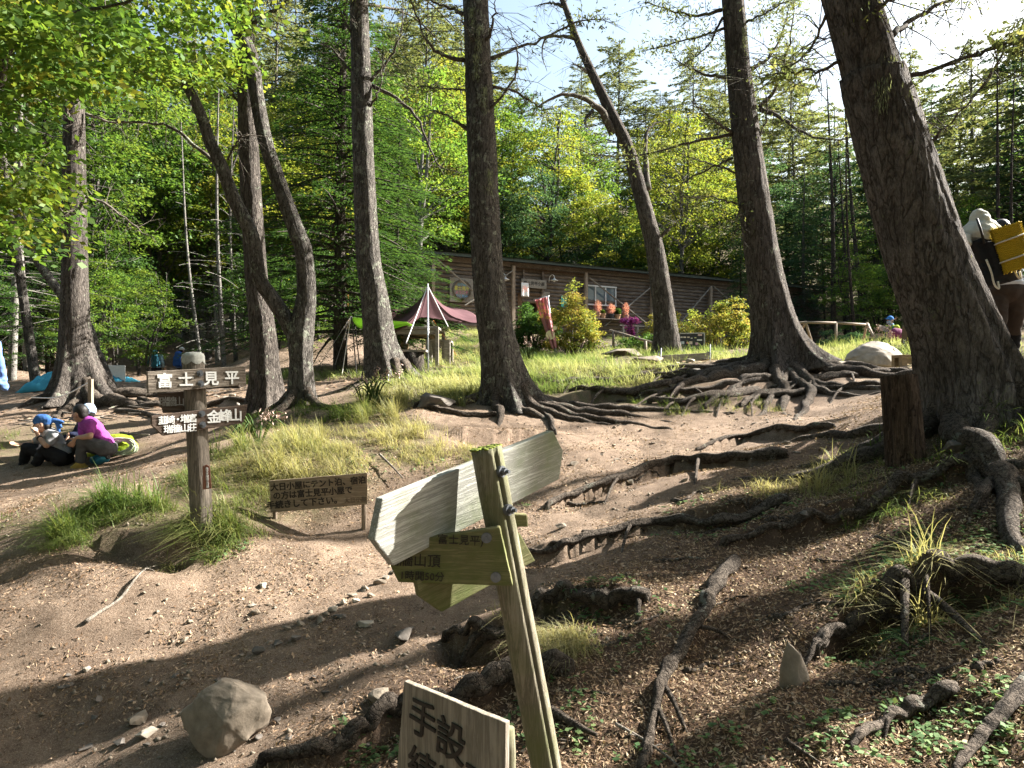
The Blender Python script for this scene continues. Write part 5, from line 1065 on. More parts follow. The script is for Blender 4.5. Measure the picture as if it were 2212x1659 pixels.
pw.board("panel", [(1932, 761), (1936, 753), (1948, 752), (1950, 706), (1962, 698), (2040, 700), (2040, 770), (1960, 768)], .03, plain("brown_board", (.12, .075, .045), .7), ws)
for tx, px, py, m_ in (("富士見平", 1963, 713, plain("yellow_letter", (.75, .55, .08), .6)), ("あそびば", 1970, 715, M['white_letter']), ("どうぞ", 1953, 738, M['white_letter'])):
    for k_, ch in enumerate(tx): pw.text(ch, px, py + k_ * 9, .085, 0, m_, ws, .003, .01)
mb = MB(); mb.tube([P(1975, 768, 15.53), G3(P(1975, 0, 15.53).x, 15.53, -.1)], .03, 8); mb.obj("stake", M['dark_bark'], ws)
# white board and blue sheet, plank heap on the far side
wb = empty("white_board", G(250, 832), "blank white board standing on the path beyond the seated hikers", "sign"); pv = Plane(230, 17.3, 271, 17.3)
pv.board("panel", [(231, 822), (270, 822), (270, 790), (230, 789)], .02, M['white_paint'], wb)
for px in (234, 267): q = pv.at(px, 815, -.03); mb = MB(); mb.beam(q, Vector((q.x, q.y, float(gz(q.x, q.y)) - .1)), .03, .03, (1, 0, 0)); mb.obj("leg", M['metal'], wb)
def heap(px0, px1, d, h, y0, m, label, seed):
    def f(u, v):
        x = ((px0 + (px1 - px0) * u) - CX) / F0 * d; y = d + 1.1 * (v - .5); e = math.sin(math.pi * u) ** .5 * math.sin(math.pi * v) ** .5
        return Vector((x, y, float(gz(x, y)) + .02 + h * e * (1 + .5 * mnoise.noise(Vector((u * 6, v * 5, seed))))))
    o = sheet("plastic_sheet", f, 24, 18, m, None); prop(o, label, "tarpaulin"); return o
bl_ = fabric("blue_sheet", (.08, .36, .50), .15)
heap(228, 282, 17.6, .22, 0, bl_, "crumpled blue plastic sheet under the white board", 1); heap(72, 128, 15, .3, 0, bl_, "faded blue plastic sheet by the plank heap", 2)
for i, (x0, y0, x1, y1) in enumerate(((70, 845, 140, 838), (90, 832, 145, 812), (65, 852, 120, 850), (105, 836, 150, 832))):
    a, b = P(x0, y0, 15.6 + .1 * i), P(x1, y1, 15.9 - .1 * i); mb = MB(); mb.beam(a, b, .16, .04); prop(mb.obj("plank", M['plank_grey'], None), "grey scrap plank lying on the heap by the faded blue sheet", "plank", "scrap planks")
q = G(196, 900); sk = empty("rope_stake", q, "pale square stake tied with a rope behind the purple-shirted person", "stake"); mb = MB(); mb.beam(q - Vector((0, 0, .1)), q + Vector((0, 0, .62)), .06, .06, (1, 0, 0)); mb.obj("post", M['post'], sk); mb = MB(); mb.tube(catmull([q + Vector((0, 0, .58)), q + Vector((-.7, .3, .32)), q + Vector((-1.4, .6, .3))], 12), .01, 6); mb.obj("rope", M['white_cloth'], sk)
# purple flowers by the rail
pf = empty("flower_bush", G(1355, 735), "purple-flowered plant drooping before the hut wall", "plant"); rng = np.random.default_rng(8)
c = np.array([P(x, y, 22) for x, y in ((1347, 692), (1356, 690), (1364, 694), (1372, 692), (1358, 702), (1362, 712), (1364, 720))]); V_, F_, A_ = spray(rng, c, 130, .16, .1, .07)
o = link("blossom", mesh_np("blossom", V_, F_, False, A_), leafmat("purple_petals", [(.22, .02, .22), (.36, .05, .34), (.5, .12, .45)], .4)); world_child(o, pf)
mb = MB(); mb.tube(catmull([P(1362, 752, 22), P(1366, 720, 22), P(1358, 694, 22)], 10), .02, 6); mb.tube(catmull([P(1362, 752, 22), P(1360, 720, 22), P(1370, 692, 22)], 10), .014, 6); mb.obj("stem", M['twig'], pf, True)
# azalea shrubs
def shrub(px, py, d, w_, h, label, mats, seed, n=150, per=60, leaf=.06):
    c = P(px, py, d); c.z = float(gz(c.x, c.y)); root = empty("azalea_shrub", c, label, "shrub"); rng = np.random.default_rng(seed); mb = MB(); cl = []
    while len(cl) < n:
        u = unit(rng, 1)[0]; u[2] = abs(u[2]); rr = rng.uniform(.45, 1) ** .5 * (1 + .75 * vnoise(u[0] * 2.6 + seed, u[2] * 2.6 + u[1])[()])
        cl.append((u[0] * w_ / 2 * rr, u[1] * w_ * .42 * rr, .12 * h + u[2] * h * .8 * rr))
    for q in cl[::4]: mb.tube(catmull([(rng.normal() * .06, rng.normal() * .06, -.1), Vector(q) * .5 + Vector((0, 0, -.1 * h)), q], 6), [.022, .018, .014, .01, .007, .004], 5, cap=False)
    o = mb.obj("stem", M['twig'], None); o.parent = root
    V_, F_, A_ = spray(rng, np.array(cl), per, .19, .10, leaf, .5); o = link("foliage", mesh_np("foliage", V_, F_, False, A_), mats); o.parent = root
shrub(1238, 778, 18.6, 1.75, 1.78, "large yellow-green azalea right of the pink banner", M['azalea'], 1, 190)
shrub(1158, 775, 19.4, 1.45, 1.35, "darker green shrub between the pink banner and the lichen-dotted larch", M['leaf_green'], 2, 150)
shrub(1562, 770, 18, 2.0, 1.72, "rounded azalea with orange-tipped leaves behind the menu board", M['azalea'], 3, 200)
shrub(1432, 664, 20, .95, .42, "small flat-topped azalea crown beside the bent tree trunk", M['azalea'], 4, 60) if False else None
x, y = at(1405, 21); shrub(1432, 745, 20.5, 1.7, 1.65, "azalea partly hidden behind the bent tree", M['azalea'], 4, 100)
shrub(1820, 742, 23, 2.2, 1.0, "grey-green bush behind the rail fence", M['leaf_blue'], 5, 120)
shrub(1400, 760, 19.5, 1.9, .75, "low dark bush beneath the sloping handrail", M['leaf_green'], 6, 100)
# ---------------------------------------------------------------- people
M['skin'] = plain("skin", (.42, .25, .17), .55, .1, 20, .05)
M['hair'] = plain("black_hair", (.012, .010, .009), .5, .3, 80, .4)
M['eye'] = plain("eye", (.02, .015, .012), .2)
CM = {}
def cloth(name, c, fold=.35):
    if name not in CM:
        t = NT(name); v = t.coords(); nz = t.noise(v, 9, 4, .6, .8); col = t.ramp(nz, [(.3, tuple(x * .82 for x in c)), (.7, tuple(min(1, x * 1.12) for x in c))])
        CM[name] = t.finish(col, .85, nz, fold, .03, .1)
    return CM[name]
def hand(mb, wr, d, n, curl=.6, s=1.0):
    d, n = Vector(d).normalized(), Vector(n).normalized(); sd = d.cross(n).normalized(); n = sd.cross(d)
    for k in (-1.2, 0, 1.2): mb.cone(wr + d * .02 * s, .017 * s, wr + d * .085 * s + sd * k * .018 * s, .014 * s, 8)
    for k, L in ((-1.5, .07), (-.5, .082), (.5, .078), (1.5, .06)):
        p = wr + d * .09 * s + sd * k * .0205 * s; dd = d.copy()
        for j, f in enumerate((.42, .32, .26)):
            dd = (dd + n * curl * (.55 + .25 * j)).normalized(); q = p + dd * L * f * s; mb.cone(p, (.0100 - .0007 * j) * s, q, (.0094 - .0007 * j) * s, 7); p = q
    p = wr + d * .03 * s - sd * .026 * s; dd = (d * .6 - sd * .8 + n * .35).normalized()
    for f in (.035, .032): q = p + dd * f * s; mb.cone(p, .012 * s, q, .010 * s, 7); p = q; dd = (dd + d * .5 + n * curl * .5).normalized()
def head(mb, c, f, u=(0, 0, 1)):
    f, u = Vector(f).normalized(), Vector(u).normalized(); s = f.cross(u).normalized(); u = s.cross(f); R = Matrix((s, f, u)).transposed()
    mb.ball(c + u * .02, (.076, .094, .098), 16, R); mb.ball(c + f * .022 - u * .055, (.055, .062, .058), 14, R); mb.ball(c + f * .05 - u * .085, (.028, .028, .022), 10, R)
    mb.cone(c + f * .088 + u * .012, .010, c + f * .108 - u * .022, .014, 8); mb.ball(c + f * .088 - u * .055, (.024, .012, .009), 8, R); mb.ball(c + f * .078 + u * .028, (.055, .016, .012), 8, R)
    for k in (-1, 1): mb.ball(c + s * k * .079 - f * .008 - u * .008, (.012, .022, .032), 8, R)
    return R, s, f, u
def face(root, c, R, s, f, u):
    for k in (-1, 1): m = MB(); m.ball(c + f * .082 + s * k * .032 + u * .012, (.012, .010, .007), 8, R); m.obj("eye", M['eye'], root, True)
def skin_obj(mb, name, vox, m, root, sm=4):
    me = remeshed(mb, name, vox, sm)
    if name in ("shirt", "trousers", "gaiter", "pack_body", "cream_roll", "side_bag", "bandana", "head_towel", "hood"):      # folds of the cloth
        n_ = len(me.vertices); co = np.empty(n_ * 3); me.vertices.foreach_get("co", co); co = co.reshape(-1, 3); nn = np.empty(n_ * 3); me.vertices.foreach_get("normal", nn); nn = nn.reshape(-1, 3)
        f1 = np.array([1 - 2 * abs(mnoise.noise(Vector((p[0] * 6 + p[2] * 5, p[1] * 6, p[2] * 13)))) for p in co]); f2 = np.array([mnoise.noise(Vector(p * 30)) for p in co])
        co += nn * ((f1 - .55) * .012 + f2 * .003)[:, None]; me.vertices.foreach_set("co", co.ravel()); me.update()
    o = link(name, me, m); world_child(o, root); return o
def person(label, J, shirt, trousers, shoes, sleeve='short', vox=.012, group=None, fist=.6, eyes=True, hair=True, hands=None):
    """J: joints in metres (world): head, facing, neck, pelvis and, per side l / r, shoulder, elbow, wrist, hip, knee, ankle, toe"""
    g = J['base']; root = empty("person", g, label, "person", group); mb = MB()
    R, s, f, u = head(mb, J['head'], J['face']); nk, pv = J['neck'], J['pelvis']; ch = nk.lerp(pv, .34); wa = nk.lerp(pv, .72)
    mb.cone(nk, .055, J['head'] - u * .05, .052, 12)
    sh, tr = MB(), MB()
    ax_ = (J['shl'] - J['shr']).normalized(); Rt = None
    up = (nk - pv).normalized(); fw = ax_.cross(up).normalized(); Rt = Matrix((ax_, fw, up)).transposed()
    for m_, e in ((mb, 0), (sh, .016)):
        m_.ball(ch, (.155 + e, .105 + e, .19 + e), 16, Rt); m_.ball(wa, (.14 + e, .10 + e, .17 + e), 16, Rt); m_.cone(ch, .105 + e, wa, .105 + e, 14)
        m_.cone(J['shl'], .055 + e, J['shr'], .055 + e, 12); m_.cone(nk - up * .04, .06 + e * .6, ch, .10 + e, 12)
    for m_, e in ((mb, 0), (tr, .016)): m_.ball(pv, (.155 + e, .115 + e, .125 + e), 16, Rt)
    sh.ball(pv + up * .06, (.16 + .018, .125 + .014, .10), 16, Rt)
    for k in 'lr':
        S_, E_, W_ = J['sh' + k], J['el' + k], J['wr' + k]; Hh, K_, A_, T_ = J['hip' + k], J['kn' + k], J['an' + k], J['to' + k]
        mb.cone(S_, .052, E_, .040, 12); mb.cone(E_, .041, W_, .027, 12)
        sh.cone(S_, .066, S_.lerp(E_, .62 if sleeve == 'short' else 1.0), .056, 12)
        if sleeve == 'long': sh.cone(E_, .053, E_.lerp(W_, .92), .038, 12)
        hd = (hands or {}).get(k, None); dv = (W_ - E_).normalized(); dh, nh = hd if hd else (dv, Vector((0, 0, -1)) if abs(dv.z) < .8 else Vector((0, -1, 0)))
        hand(mb, W_, dh, nh, fist)
        mb.cone(Hh, .085, K_, .056, 14); mb.cone(K_, .055, A_, .036, 12); mb.cone(A_, .035, T_, .03, 10)
        tr.cone(Hh, .102, K_, .074, 14); tr.cone(K_, .073, K_.lerp(A_, .93), .058, 14)
        so = MB(); td = (T_ - A_); hl_ = A_ - Vector((td.x, td.y, 0)).normalized() * .05; hl_.z = T_.z
        so.cone(A_, .05, A_ - Vector((0, 0, .02)), .055, 10); so.cone(hl_, .045, T_, .04, 12); so.cone(A_ - Vector((0, 0, .02)), .05, A_.lerp(T_, .6), .043, 12); skin_obj(so, "shoe", vox, shoes, root)
    skin_obj(mb, "body", min(vox, .008), M['skin'], root, 3); skin_obj(sh, "shirt", vox, shirt, root, 6); skin_obj(tr, "trousers", vox, trousers, root, 6)
    if eyes: face(root, J['head'], R, s, f, u)
    if hair:
        h = MB(); h.ball(J['head'] + u * .032 - f * .014, (.083, .098, .098), 16, R); h.ball(J['head'] - f * .05 - u * .01, (.07, .055, .075), 12, R); skin_obj(h, "hair", .012, M['hair'], root, 2)
    return root, R, s, f, u
def hat(root, c, R, s, f, u, m, name="cap", brim=True, r=1.12):
    h = MB(); h.ball(c + u * .045 - f * .006, (.08 * r, .099 * r, .085 * r), 16, R)
    if brim: h.ball(c + u * .055 + f * .12, (.07, .075, .008), 14, R)
    return skin_obj(h, name, .007, m, root, 1)
def pj(d0, base, **kw):
    """joints from places in the photograph, each with its own distance"""
    J = {k: P(v[0], v[1], d0 + (v[2] if len(v) > 2 else 0)) for k, v in kw.items()}; J['base'] = base; return J
# three people resting on the slope
d = 9.0
J = pj(d, G(90, 1000), head=(92, 917), neck=(106, 937, .03), pelvis=(134, 988, .02), shl=(97, 942, .2), shr=(117, 943, -.13), ell=(70, 958, .3), wrl=(50, 961, .22), elr=(101, 962, -.2), wrr=(83, 945, -.12),
       hipl=(131, 989, .12), hipr=(132, 991, -.1), knl=(58, 968, .22), anl=(50, 1005, .2), tol=(41, 1014, .2), knr=(97, 972, -.12), anr=(76, 1004, -.1), tor=(58, 1013, -.12))
J['face'] = Vector((-1, -.25, -.05))
A, R_, s, f, u = person("person in a blue bandana and grey T-shirt sitting with a hand at the mouth", J, cloth("grey_tee", (.28, .28, .29)), cloth("black_trousers", (.018, .018, .02)), cloth("dark_shoes", (.10, .08, .06)), vox=.011, hair=False, hands={'r': (Vector((-.35, .0, .9)), Vector((-1, 0, .2))), 'l': (Vector((-1, -.1, 0)), Vector((0, -.4, 1)))})
bm_ = cloth("blue_bandana", (.05, .13, .34)); b_ = hat(A, J['head'], R_, s, f, u, bm_, "bandana", False, 1.1)
mb = MB(); k0 = J['head'] - f * .09 + u * .03
for e in ((-.16, -.02), (-.13, -.09), (-.10, -.15)): mb.tube(catmull([k0, k0 - f * .06 + s * .01 + u * .01, k0 + f * e[0] + u * e[1]], 8), [.028, .03, .03, .028, .026, .024, .022, .012], 8)
skin_obj(mb, "bandana_knot", .009, bm_, A, 2)
mb = MB(); mb.tube([J['wrr'].lerp(J['elr'], .08), J['wrr'].lerp(J['elr'], .2)], .036, 14); mb.obj("wristwatch", M['black_paint'], A, True)
hr = MB(); hr.ball(J['head'] - f * .055 - u * .03, (.07, .045, .06), 12, R_); skin_obj(hr, "hair", .01, M['hair'], A, 2)
mb = MB(); mb.ball(J['wrr'] + Vector((-.05, .0, .09)), (.04, .035, .035), 8, jit=.3); prop(mb.obj("rice_ball", M['white_cloth'], None, True), "pale wrapped snack held to the mouth by the person in the bandana", "food")
J = pj(d, G(175, 1000), head=(172, 894), neck=(187, 908, .02), pelvis=(229, 967, 0), shl=(181, 915, .22), shr=(196, 917, -.16), ell=(178, 946, .28), wrl=(160, 952, .18), elr=(194, 943, -.24), wrr=(166, 946, -.2),
       hipl=(224, 969, .12), hipr=(226, 970, -.12), knl=(156, 957, .12), anl=(143, 1001, .12), tol=(124, 1012, .1), knr=(178, 952, -.16), anr=(174, 1000, -.14), tor=(158, 1012, -.16))
J['face'] = Vector((-1, .1, -.12))
B, R_, s, f, u = person("person in a magenta long-sleeved shirt sitting bent forward on the slope", J, cloth("magenta_shirt", (.30, .055, .27), .5), cloth("grey_trousers", (.085, .083, .085)), cloth("tan_shoes", (.32, .22, .06)), vox=.011, hands={'r': (Vector((-.55, -.1, -.8)), Vector((-.3, .6, .2))), 'l': (Vector((-.6, .1, -.7)), Vector((0, -1, 0)))})
J = pj(9.55, G(150, 990), head=(190, 893), neck=(186, 908, .05), pelvis=(215, 966, .1), shl=(176, 918, .3), shr=(180, 920, -.05), ell=(160, 945, .3), wrl=(136, 946, .1), elr=(172, 942, -.1), wrr=(149, 939, -.2),
       hipl=(208, 967, .2), hipr=(208, 968, 0), knl=(146, 955, .2), anl=(140, 1000, .2), tol=(126, 1008, .2), knr=(150, 956, -.02), anr=(147, 1000, 0), tor=(134, 1008, 0))
J['face'] = Vector((-.8, .5, 0))
C3, R_, s, f, u = person("person in navy with a pale blue head towel, mostly hidden behind the magenta shirt", J, cloth("navy_shirt", (.02, .025, .05)), cloth("navy_trousers", (.03, .045, .09)), cloth("dark_shoes", (.1, .08, .06)), 'long', .012, hands={'r': (Vector((-.3, -.2, -.9)), Vector((-.5, -.6, .1))), 'l': (Vector((-.5, -.1, -.8)), Vector((-.5, -.6, .1)))})
hat(C3, J['head'], R_, s, f, u, cloth("pale_towel", (.42, .55, .75)), "head_towel", False, 1.14)
# someone just outside the picture: a bent arm in blue
gq = P(-36, 930, 10.5); gq.z = float(gz(gq.x, gq.y)); b = gq
J = dict(base=b, head=b + Vector((-.02, 0, 1.62)), face=Vector((.3, -.9, 0)), neck=b + Vector((0, 0, 1.45)), pelvis=b + Vector((0, 0, .93)))
sy = (P(0, 838, 10.5).z - b.z)
for k, sx in (('l', -1), ('r', 1)):
    J['sh' + k] = b + Vector((sx * .19, 0, 1.40)); J['el' + k] = b + Vector((sx * .31, .02, sy)); J['wr' + k] = b + Vector((sx * .20, -.16, sy + .2)); J['hip' + k] = b + Vector((sx * .1, 0, .9)); J['kn' + k] = b + Vector((sx * .11, -.02, .5)); J['an' + k] = b + Vector((sx * .11, .03, .1)); J['to' + k] = b + Vector((sx * .13, -.12, .04))
person("person at the picture's edge of whom only a bent arm in blue shows", J, cloth("blue_shirt", (.12, .2, .42)), cloth("dark_trousers", (.03, .03, .04)), cloth("dark_shoes", (.1, .08, .06)), 'long', .015)
def stander(d, px, py_head, label, shirt, trousers, facing, sleeve='long', hgt=1.68, group=None, arms=.12, g=None, vox=.016, bend=0, stride=.0, **kw):
    """a standing person whose crown of the head is at a place of the photograph"""
    t_ = P(px, py_head, d); b = Vector((t_.x, t_.y, t_.z - hgt)) if g is None else g; k_ = hgt / 1.72; fa = Vector((math.cos(facing), math.sin(facing), 0)); rt = Vector((fa.y, -fa.x, 0))
    def L(r_, f_, z_): return b + (rt * r_ + fa * f_ + Vector((0, 0, z_))) * k_
    J = dict(base=b, head=L(0, .02 + bend * .62, 1.60 - bend * .45), face=fa + Vector((0, 0, -.1 - bend * .5)), neck=L(0, bend * .52, 1.46 - bend * .38), pelvis=L(0, 0, .93))
    for n_, s_ in (('l', -1), ('r', 1)):
        J['sh' + n_] = L(s_ * .18, bend * .5, 1.40 - bend * .36); J['el' + n_] = L(s_ * .25, -.03 + bend * .5, 1.12 - bend * .42); J['wr' + n_] = L(s_ * .23, arms + bend * .6, .92 - bend * .4 + arms * .3)
        st = stride * s_; J['hip' + n_] = L(s_ * .09, 0, .9); J['kn' + n_] = L(s_ * .1, .03 + st * .5, .5); J['an' + n_] = L(s_ * .1, st, .09 + max(0, -st) * .15); J['to' + n_] = L(s_ * .11, .15 + st, .035)
    r_, R_, s, f, u = person(label, J, shirt, trousers, cloth("dark_shoes", (.1, .08, .06)), sleeve, vox, group, **kw); return r_, R_, s, f, u, J, L
def backpack(root, L, m, w_=.15, h=.36, dz=1.2, dep=.13):
    mb = MB(); c = L(0, -.2, dz); fa = (L(0, 1, 0) - L(0, 0, 0)).normalized(); rt = (L(1, 0, 0) - L(0, 0, 0)).normalized(); R = Matrix((rt, fa, Vector((0, 0, 1)))).transposed()
    mb.ball(c, (w_, dep, h), 16, R); mb.ball(c + Vector((0, 0, h * .72)), (w_ * .8, dep * .9, .09), 12, R); mb.box(c - Vector((0, 0, .08)) - fa * .02, (w_ * 1.7, dep * 1.5, h * 1.2), R)
    for k in (-1, 1): mb.ball(c + rt * k * w_ - Vector((0, 0, .14)), (.045, .07, .12), 10, R)
    o = skin_obj(mb, "backpack", .013, m, None, 3); return o
r_, R_, s, f, u, J, L = stander(26, 338, 752, "far hiker seen from behind in pale blue sleeves under a teal backpack", cloth("pale_blue", (.36, .5, .6)), cloth("dark_trousers", (.03, .03, .04)), rad(92)); o = backpack(r_, L, cloth("teal_pack", (.03, .11, .15)), .19, .34, 1.28); prop(o, "teal backpack worn by the far hiker in pale blue sleeves", "backpack")
hat(r_, J['head'], R_, s, f, u, cloth("black_hat", (.02, .02, .025)))
r_, R_, s, f, u, J, L = stander(25, 392, 751, "far hiker with a pale hat, half hidden behind the top of the guidepost", cloth("blue_shirt", (.12, .2, .42)), cloth("grey_trousers", (.085, .083, .085)), rad(85)); o = backpack(r_, L, cloth("royal_blue_pack", (.04, .11, .42)), .16, .28, 1.28); prop(o, "royal blue backpack behind the top of the guidepost", "backpack")
hat(r_, J['head'], R_, s, f, u, cloth("pale_hat", (.55, .56, .6)))
r_, R_, s, f, u, J, L = stander(21, 1629, 693, "person in a white hoodie and brown trousers half hidden behind the tall larch", cloth("white_hoodie", (.62, .62, .60)), cloth("ochre_trousers", (.30, .14, .05)), rad(75), hgt=1.6, arms=.2)
mb = MB(); mb.ball(J['neck'] - f * .06, (.13, .08, .09), 14, R_); skin_obj(mb, "hood", .012, cloth("white_hoodie", None), r_)
# person in lime green on the far bench
d = 20.7; t_ = P(1928, 682, d); b = Vector((t_.x, d, t_.z - 1.33)); fa = Vector((-.9, -.35, 0)).normalized(); rt = Vector((fa.y, -fa.x, 0))
def L(r_, f_, z_): return b + rt * r_ + fa * f_ + Vector((0, 0, z_))
J = dict(base=b, head=L(0, .1, 1.18), face=fa, neck=L(0, .06, 1.03), pelvis=L(0, -.05, .5))
for n_, s_ in (('l', -1), ('r', 1)):
    for k_, v in dict(sh=(.18, .03, .97), el=(.25, -.02, .70), wr=(.14, .22, .66), hip=(.09, 0, .48), kn=(.11, .43, .48), an=(.11, .42, .1), to=(.12, .56, .04)).items(): J[k_ + n_] = L(s_ * v[0], v[1], v[2])
Hh, R_, s, f, u = person("person in a lime green top, blue cap and face mask sitting on a bench", J, cloth("lime_top", (.42, .55, .06)), cloth("dark_trousers", (.03, .03, .04)), cloth("dark_shoes", (.1, .08, .06)), 'long', .014)
hat(Hh, J['head'], R_, s, f, u, cloth("blue_cap", (.03, .16, .42))); mb = MB(); mb.ball(J['head'] + f * .045 - u * .055, (.066, .066, .062), 12, R_); mb.ball(J['neck'] + u * .02, (.085, .085, .06), 12, R_); skin_obj(mb, "face_mask", .010, cloth("patterned_blue", (.25, .38, .52)), Hh)
mb = MB()
for s_ in (-1, 1): mb.tube(catmull([L(s_ * .12, .11, 1.0), L(s_ * .11, .17, .8), L(s_ * .14, .1, .6)], 8), .018, 6)
mb.obj("shoulder_straps", cloth("teal_straps", (.03, .14, .18)), Hh, True)
mb = MB(); mb.ball(P(1938, 722, 20.3), (.24, .16, .17), 14, jit=.4); prop(mb.obj("daypack", cloth("maroon_pack", (.16, .04, .10)), None, True), "maroon striped daypack on the bench beside the person in lime green", "bag")
stander(20.6, 1966, 697, "person in a grey shirt and dark trousers bending over beside the thick dark larch", cloth("slate_shirt", (.30, .36, .38)), cloth("charcoal_trousers", (.025, .028, .035)), rad(-20), bend=.75, hgt=1.66, g=Vector((P(1966, 0, 20.6).x, 20.6, P(0, 697, 20.6).z - 1.32)))
# the laden hiker
d = 7.3; b = Vector((P(2176, 0, d).x, d, P(0, 452, d).z - 1.86)); gh = float(gz(b.x, b.y))
r_, R_, s, f, u, J, L = stander(d, 2142, 452, "hiker in a white shirt and brown trousers walking away under a heavy load", cloth("white_shirt", (.62, .66, .74)), cloth("brown_trousers", (.058, .045, .038)), rad(80), vox=.013, hgt=1.86, g=b, stride=.16, bend=.16, hair=True)
for k in 'lr':
    mb = MB(); mb.cone(J['kn' + k] + Vector((0, 0, .06)), .083, J['kn' + k].lerp(J['an' + k], .95), .066, 14); skin_obj(mb, "gaiter", .012, cloth("black_gaiter", (.016, .016, .018)), r_)
up = Vector((-.26, .05, .96)).normalized(); bx = Vector((1, .12, .27)); bx = (bx - up * bx.dot(up)).normalized(); by = up.cross(bx); Rb = Matrix((bx, by, up)).transposed()
bp = empty("frame_backpack", P(2140, 560, d - .3), "black hiking backpack with cream straps worn by the laden hiker behind the thick dark larch", "backpack"); cB = P(2132, 562, d - .30)
mb = MB(); mb.box(cB, (.34, .24, .44), Rb); mb.box(cB - up * .20, (.42, .28, .14), Rb); mb.box(cB + bx * .03 - by * .13 - up * .02, (.21, .05, .36), Rb); skin_obj(mb, "pack_body", .012, cloth("black_pack", (.022, .022, .024), .2), bp, 5)
mb = MB()
for ox, z0_, z1_ in ((-.155, -.26, .0), (.105, -.22, .25)): mb.tube(catmull([cB + bx * ox - by * .165 + up * z1_, cB + bx * (ox + .005) - by * .172 + up * (z0_ + z1_) * .5, cB + bx * ox - by * .17 + up * z0_, cB + bx * (ox + .03) - by * .175 + up * (z0_ - .05), cB + bx * (ox + .045) - by * .17 + up * (z0_ + .02)], 20), .0095, 6)
mb.obj("strap", cloth("cream_strap", (.58, .55, .46)), bp, True)
mb = MB(); mb.ball(cB + up * .27 + bx * .01, (.18, .15, .14), 16, Rb, .25, 3); mb.ball(cB + up * .40 + bx * .05, (.09, .10, .12), 14, Rb, .3, 4); skin_obj(mb, "cream_roll", .014, cloth("cream_bag", (.52, .52, .46), .6), bp, 2)
mb = MB(); mb.ball(cB + up * .24 - bx * .24, (.12, .12, .10), 14, Rb, .2, 5); skin_obj(mb, "side_bag", .014, cloth("cream_bag", None), bp, 2)
mb = MB(); mb.tube(catmull([cB + bx * -.1 - by * .14 + up * .16, cB + bx * -.13 - by * .18 + up * .3, cB + bx * -.06 - by * .1 + up * .42], 10), .012, 6); mb.obj("strap", M['black_paint'], bp, True)
ym = plain("yellow_foam", (.52, .36, .02), .7, .12, 20)
up2 = Vector((.10, 0, .99)); up2 = (up * .35 + Vector((-.02, 0, 1)) * .65 + Vector((-.16, 0, 0))).normalized(); x2 = Vector((.93, -.32, .18)); x2 = (x2 - up2 * x2.dot(up2)).normalized(); y2 = up2.cross(x2); cM = P(2183, 537, d - .47)
def fm_(uu, vv):
    a = -.75 + 1.5 * uu; w2 = .125; z = (vv - .5) * .44
    zig = .018 * abs(((vv * 20 + .9 * abs(((uu * 9) % 1) * 2 - 1)) % 1) * 2 - 1)
    return cM + x2 * (math.sin(a * 1.9) * w2 + z * 0) - y2 * (math.cos(a * 1.9) * .085 + zig) + up2 * z
o = sheet("sleeping_mat", fm_, 72, 160, ym, None, .02); prop(o, "yellow wavy foam mat strapped to the black hiking backpack", "sleeping mat")
mb = MB()
for zz in (.09, -.10): mb.tube([cM + x2 * math.sin(a * 1.9) * .133 - y2 * (math.cos(a * 1.9) * .085 + .026) + up2 * (zz + .02 * a) for a in [-.8 + 1.6 * i / 16 for i in range(17)]], .0075, 6)
mb.obj("mat_strap", cloth("cream_strap", None), bp, True)
# bags beside the resting group
gb = empty("climbing_pack", G(250, 985), "lime green climbing backpack lying behind the magenta-shirted person", "backpack"); c = P(240, 970, 9.35); mb = MB(); mb.ball(c, (.28, .2, .19), 18, Matrix.Rotation(rad(-18), 3, 'Y'), .25, 2); mb.ball(c + Vector((.2, 0, .02)), (.14, .16, .15), 14, None, .3, 5); mb.ball(c + Vector((-.15, 0, -.1)), (.2, .15, .08), 14)
skin_obj(mb, "pack_body", .012, cloth("lime_pack", (.30, .42, .035), .6), gb, 2); mb = MB(); mb.tube(catmull([c + Vector((-.1, -.17, .1)), c + Vector((.0, -.23, 0)), c + Vector((.02, -.2, -.14))], 12), .022, 6); mb.tube(catmull([c + Vector((-.16, -.1, .16)), c + Vector((-.05, -.19, .12)), c + Vector((.1, -.19, .13))], 12), .018, 6); mb.obj("strap", cloth("lime_strap", (.22, .32, .03)), gb, True)
mb = MB(); rr = random.Random(6); c = P(262, 978, 9.15); c.z = float(gz(c.x, c.y)) + .13
for i in range(13):
    a0, rx_ = rr.uniform(-.5, .5), rr.uniform(.13, .2); q = [c + Vector((math.cos(a) * rx_ + rr.uniform(-.004, .004), -.03 + i * .006 + .03 * math.sin(a), math.sin(a + a0) * rx_ * .55)) for a in [6.2832 * k_ / 28 for k_ in range(29)]]; mb.tube(q, .0095, 6, False)
prop(mb.obj("climbing_rope", cloth("pale_rope", (.45, .52, .36)), None, True), "coiled pale green rope against the lime green backpack", "rope")
for i, (px, py, lb) in enumerate(((211, 985, "blue metal cup beside the tan shoe"), (222, 991, "blue drinking bottle lying in front of the lime backpack"))):
    q = P(px, py, 9.0 - .1 * i); q.z = float(gz(q.x, q.y)) + .07; cp = empty("water_bottle", q, lb, "bottle"); mb = MB(); ax2 = Vector((.7, -.3, .25)).normalized(); mb.tube([q - ax2 * .09, q + ax2 * .07, q + ax2 * .09], [.052, .052, .03], 18); mb.obj("flask", plain("blue_metal", (.04, .22, .32), .35, .15, 8, .05, .3), cp, True, .004)
    mb = MB(); mb.tube([q + ax2 * .085, q + ax2 * .115], .027, 14); mb.obj("lid", M['black_paint'], cp)
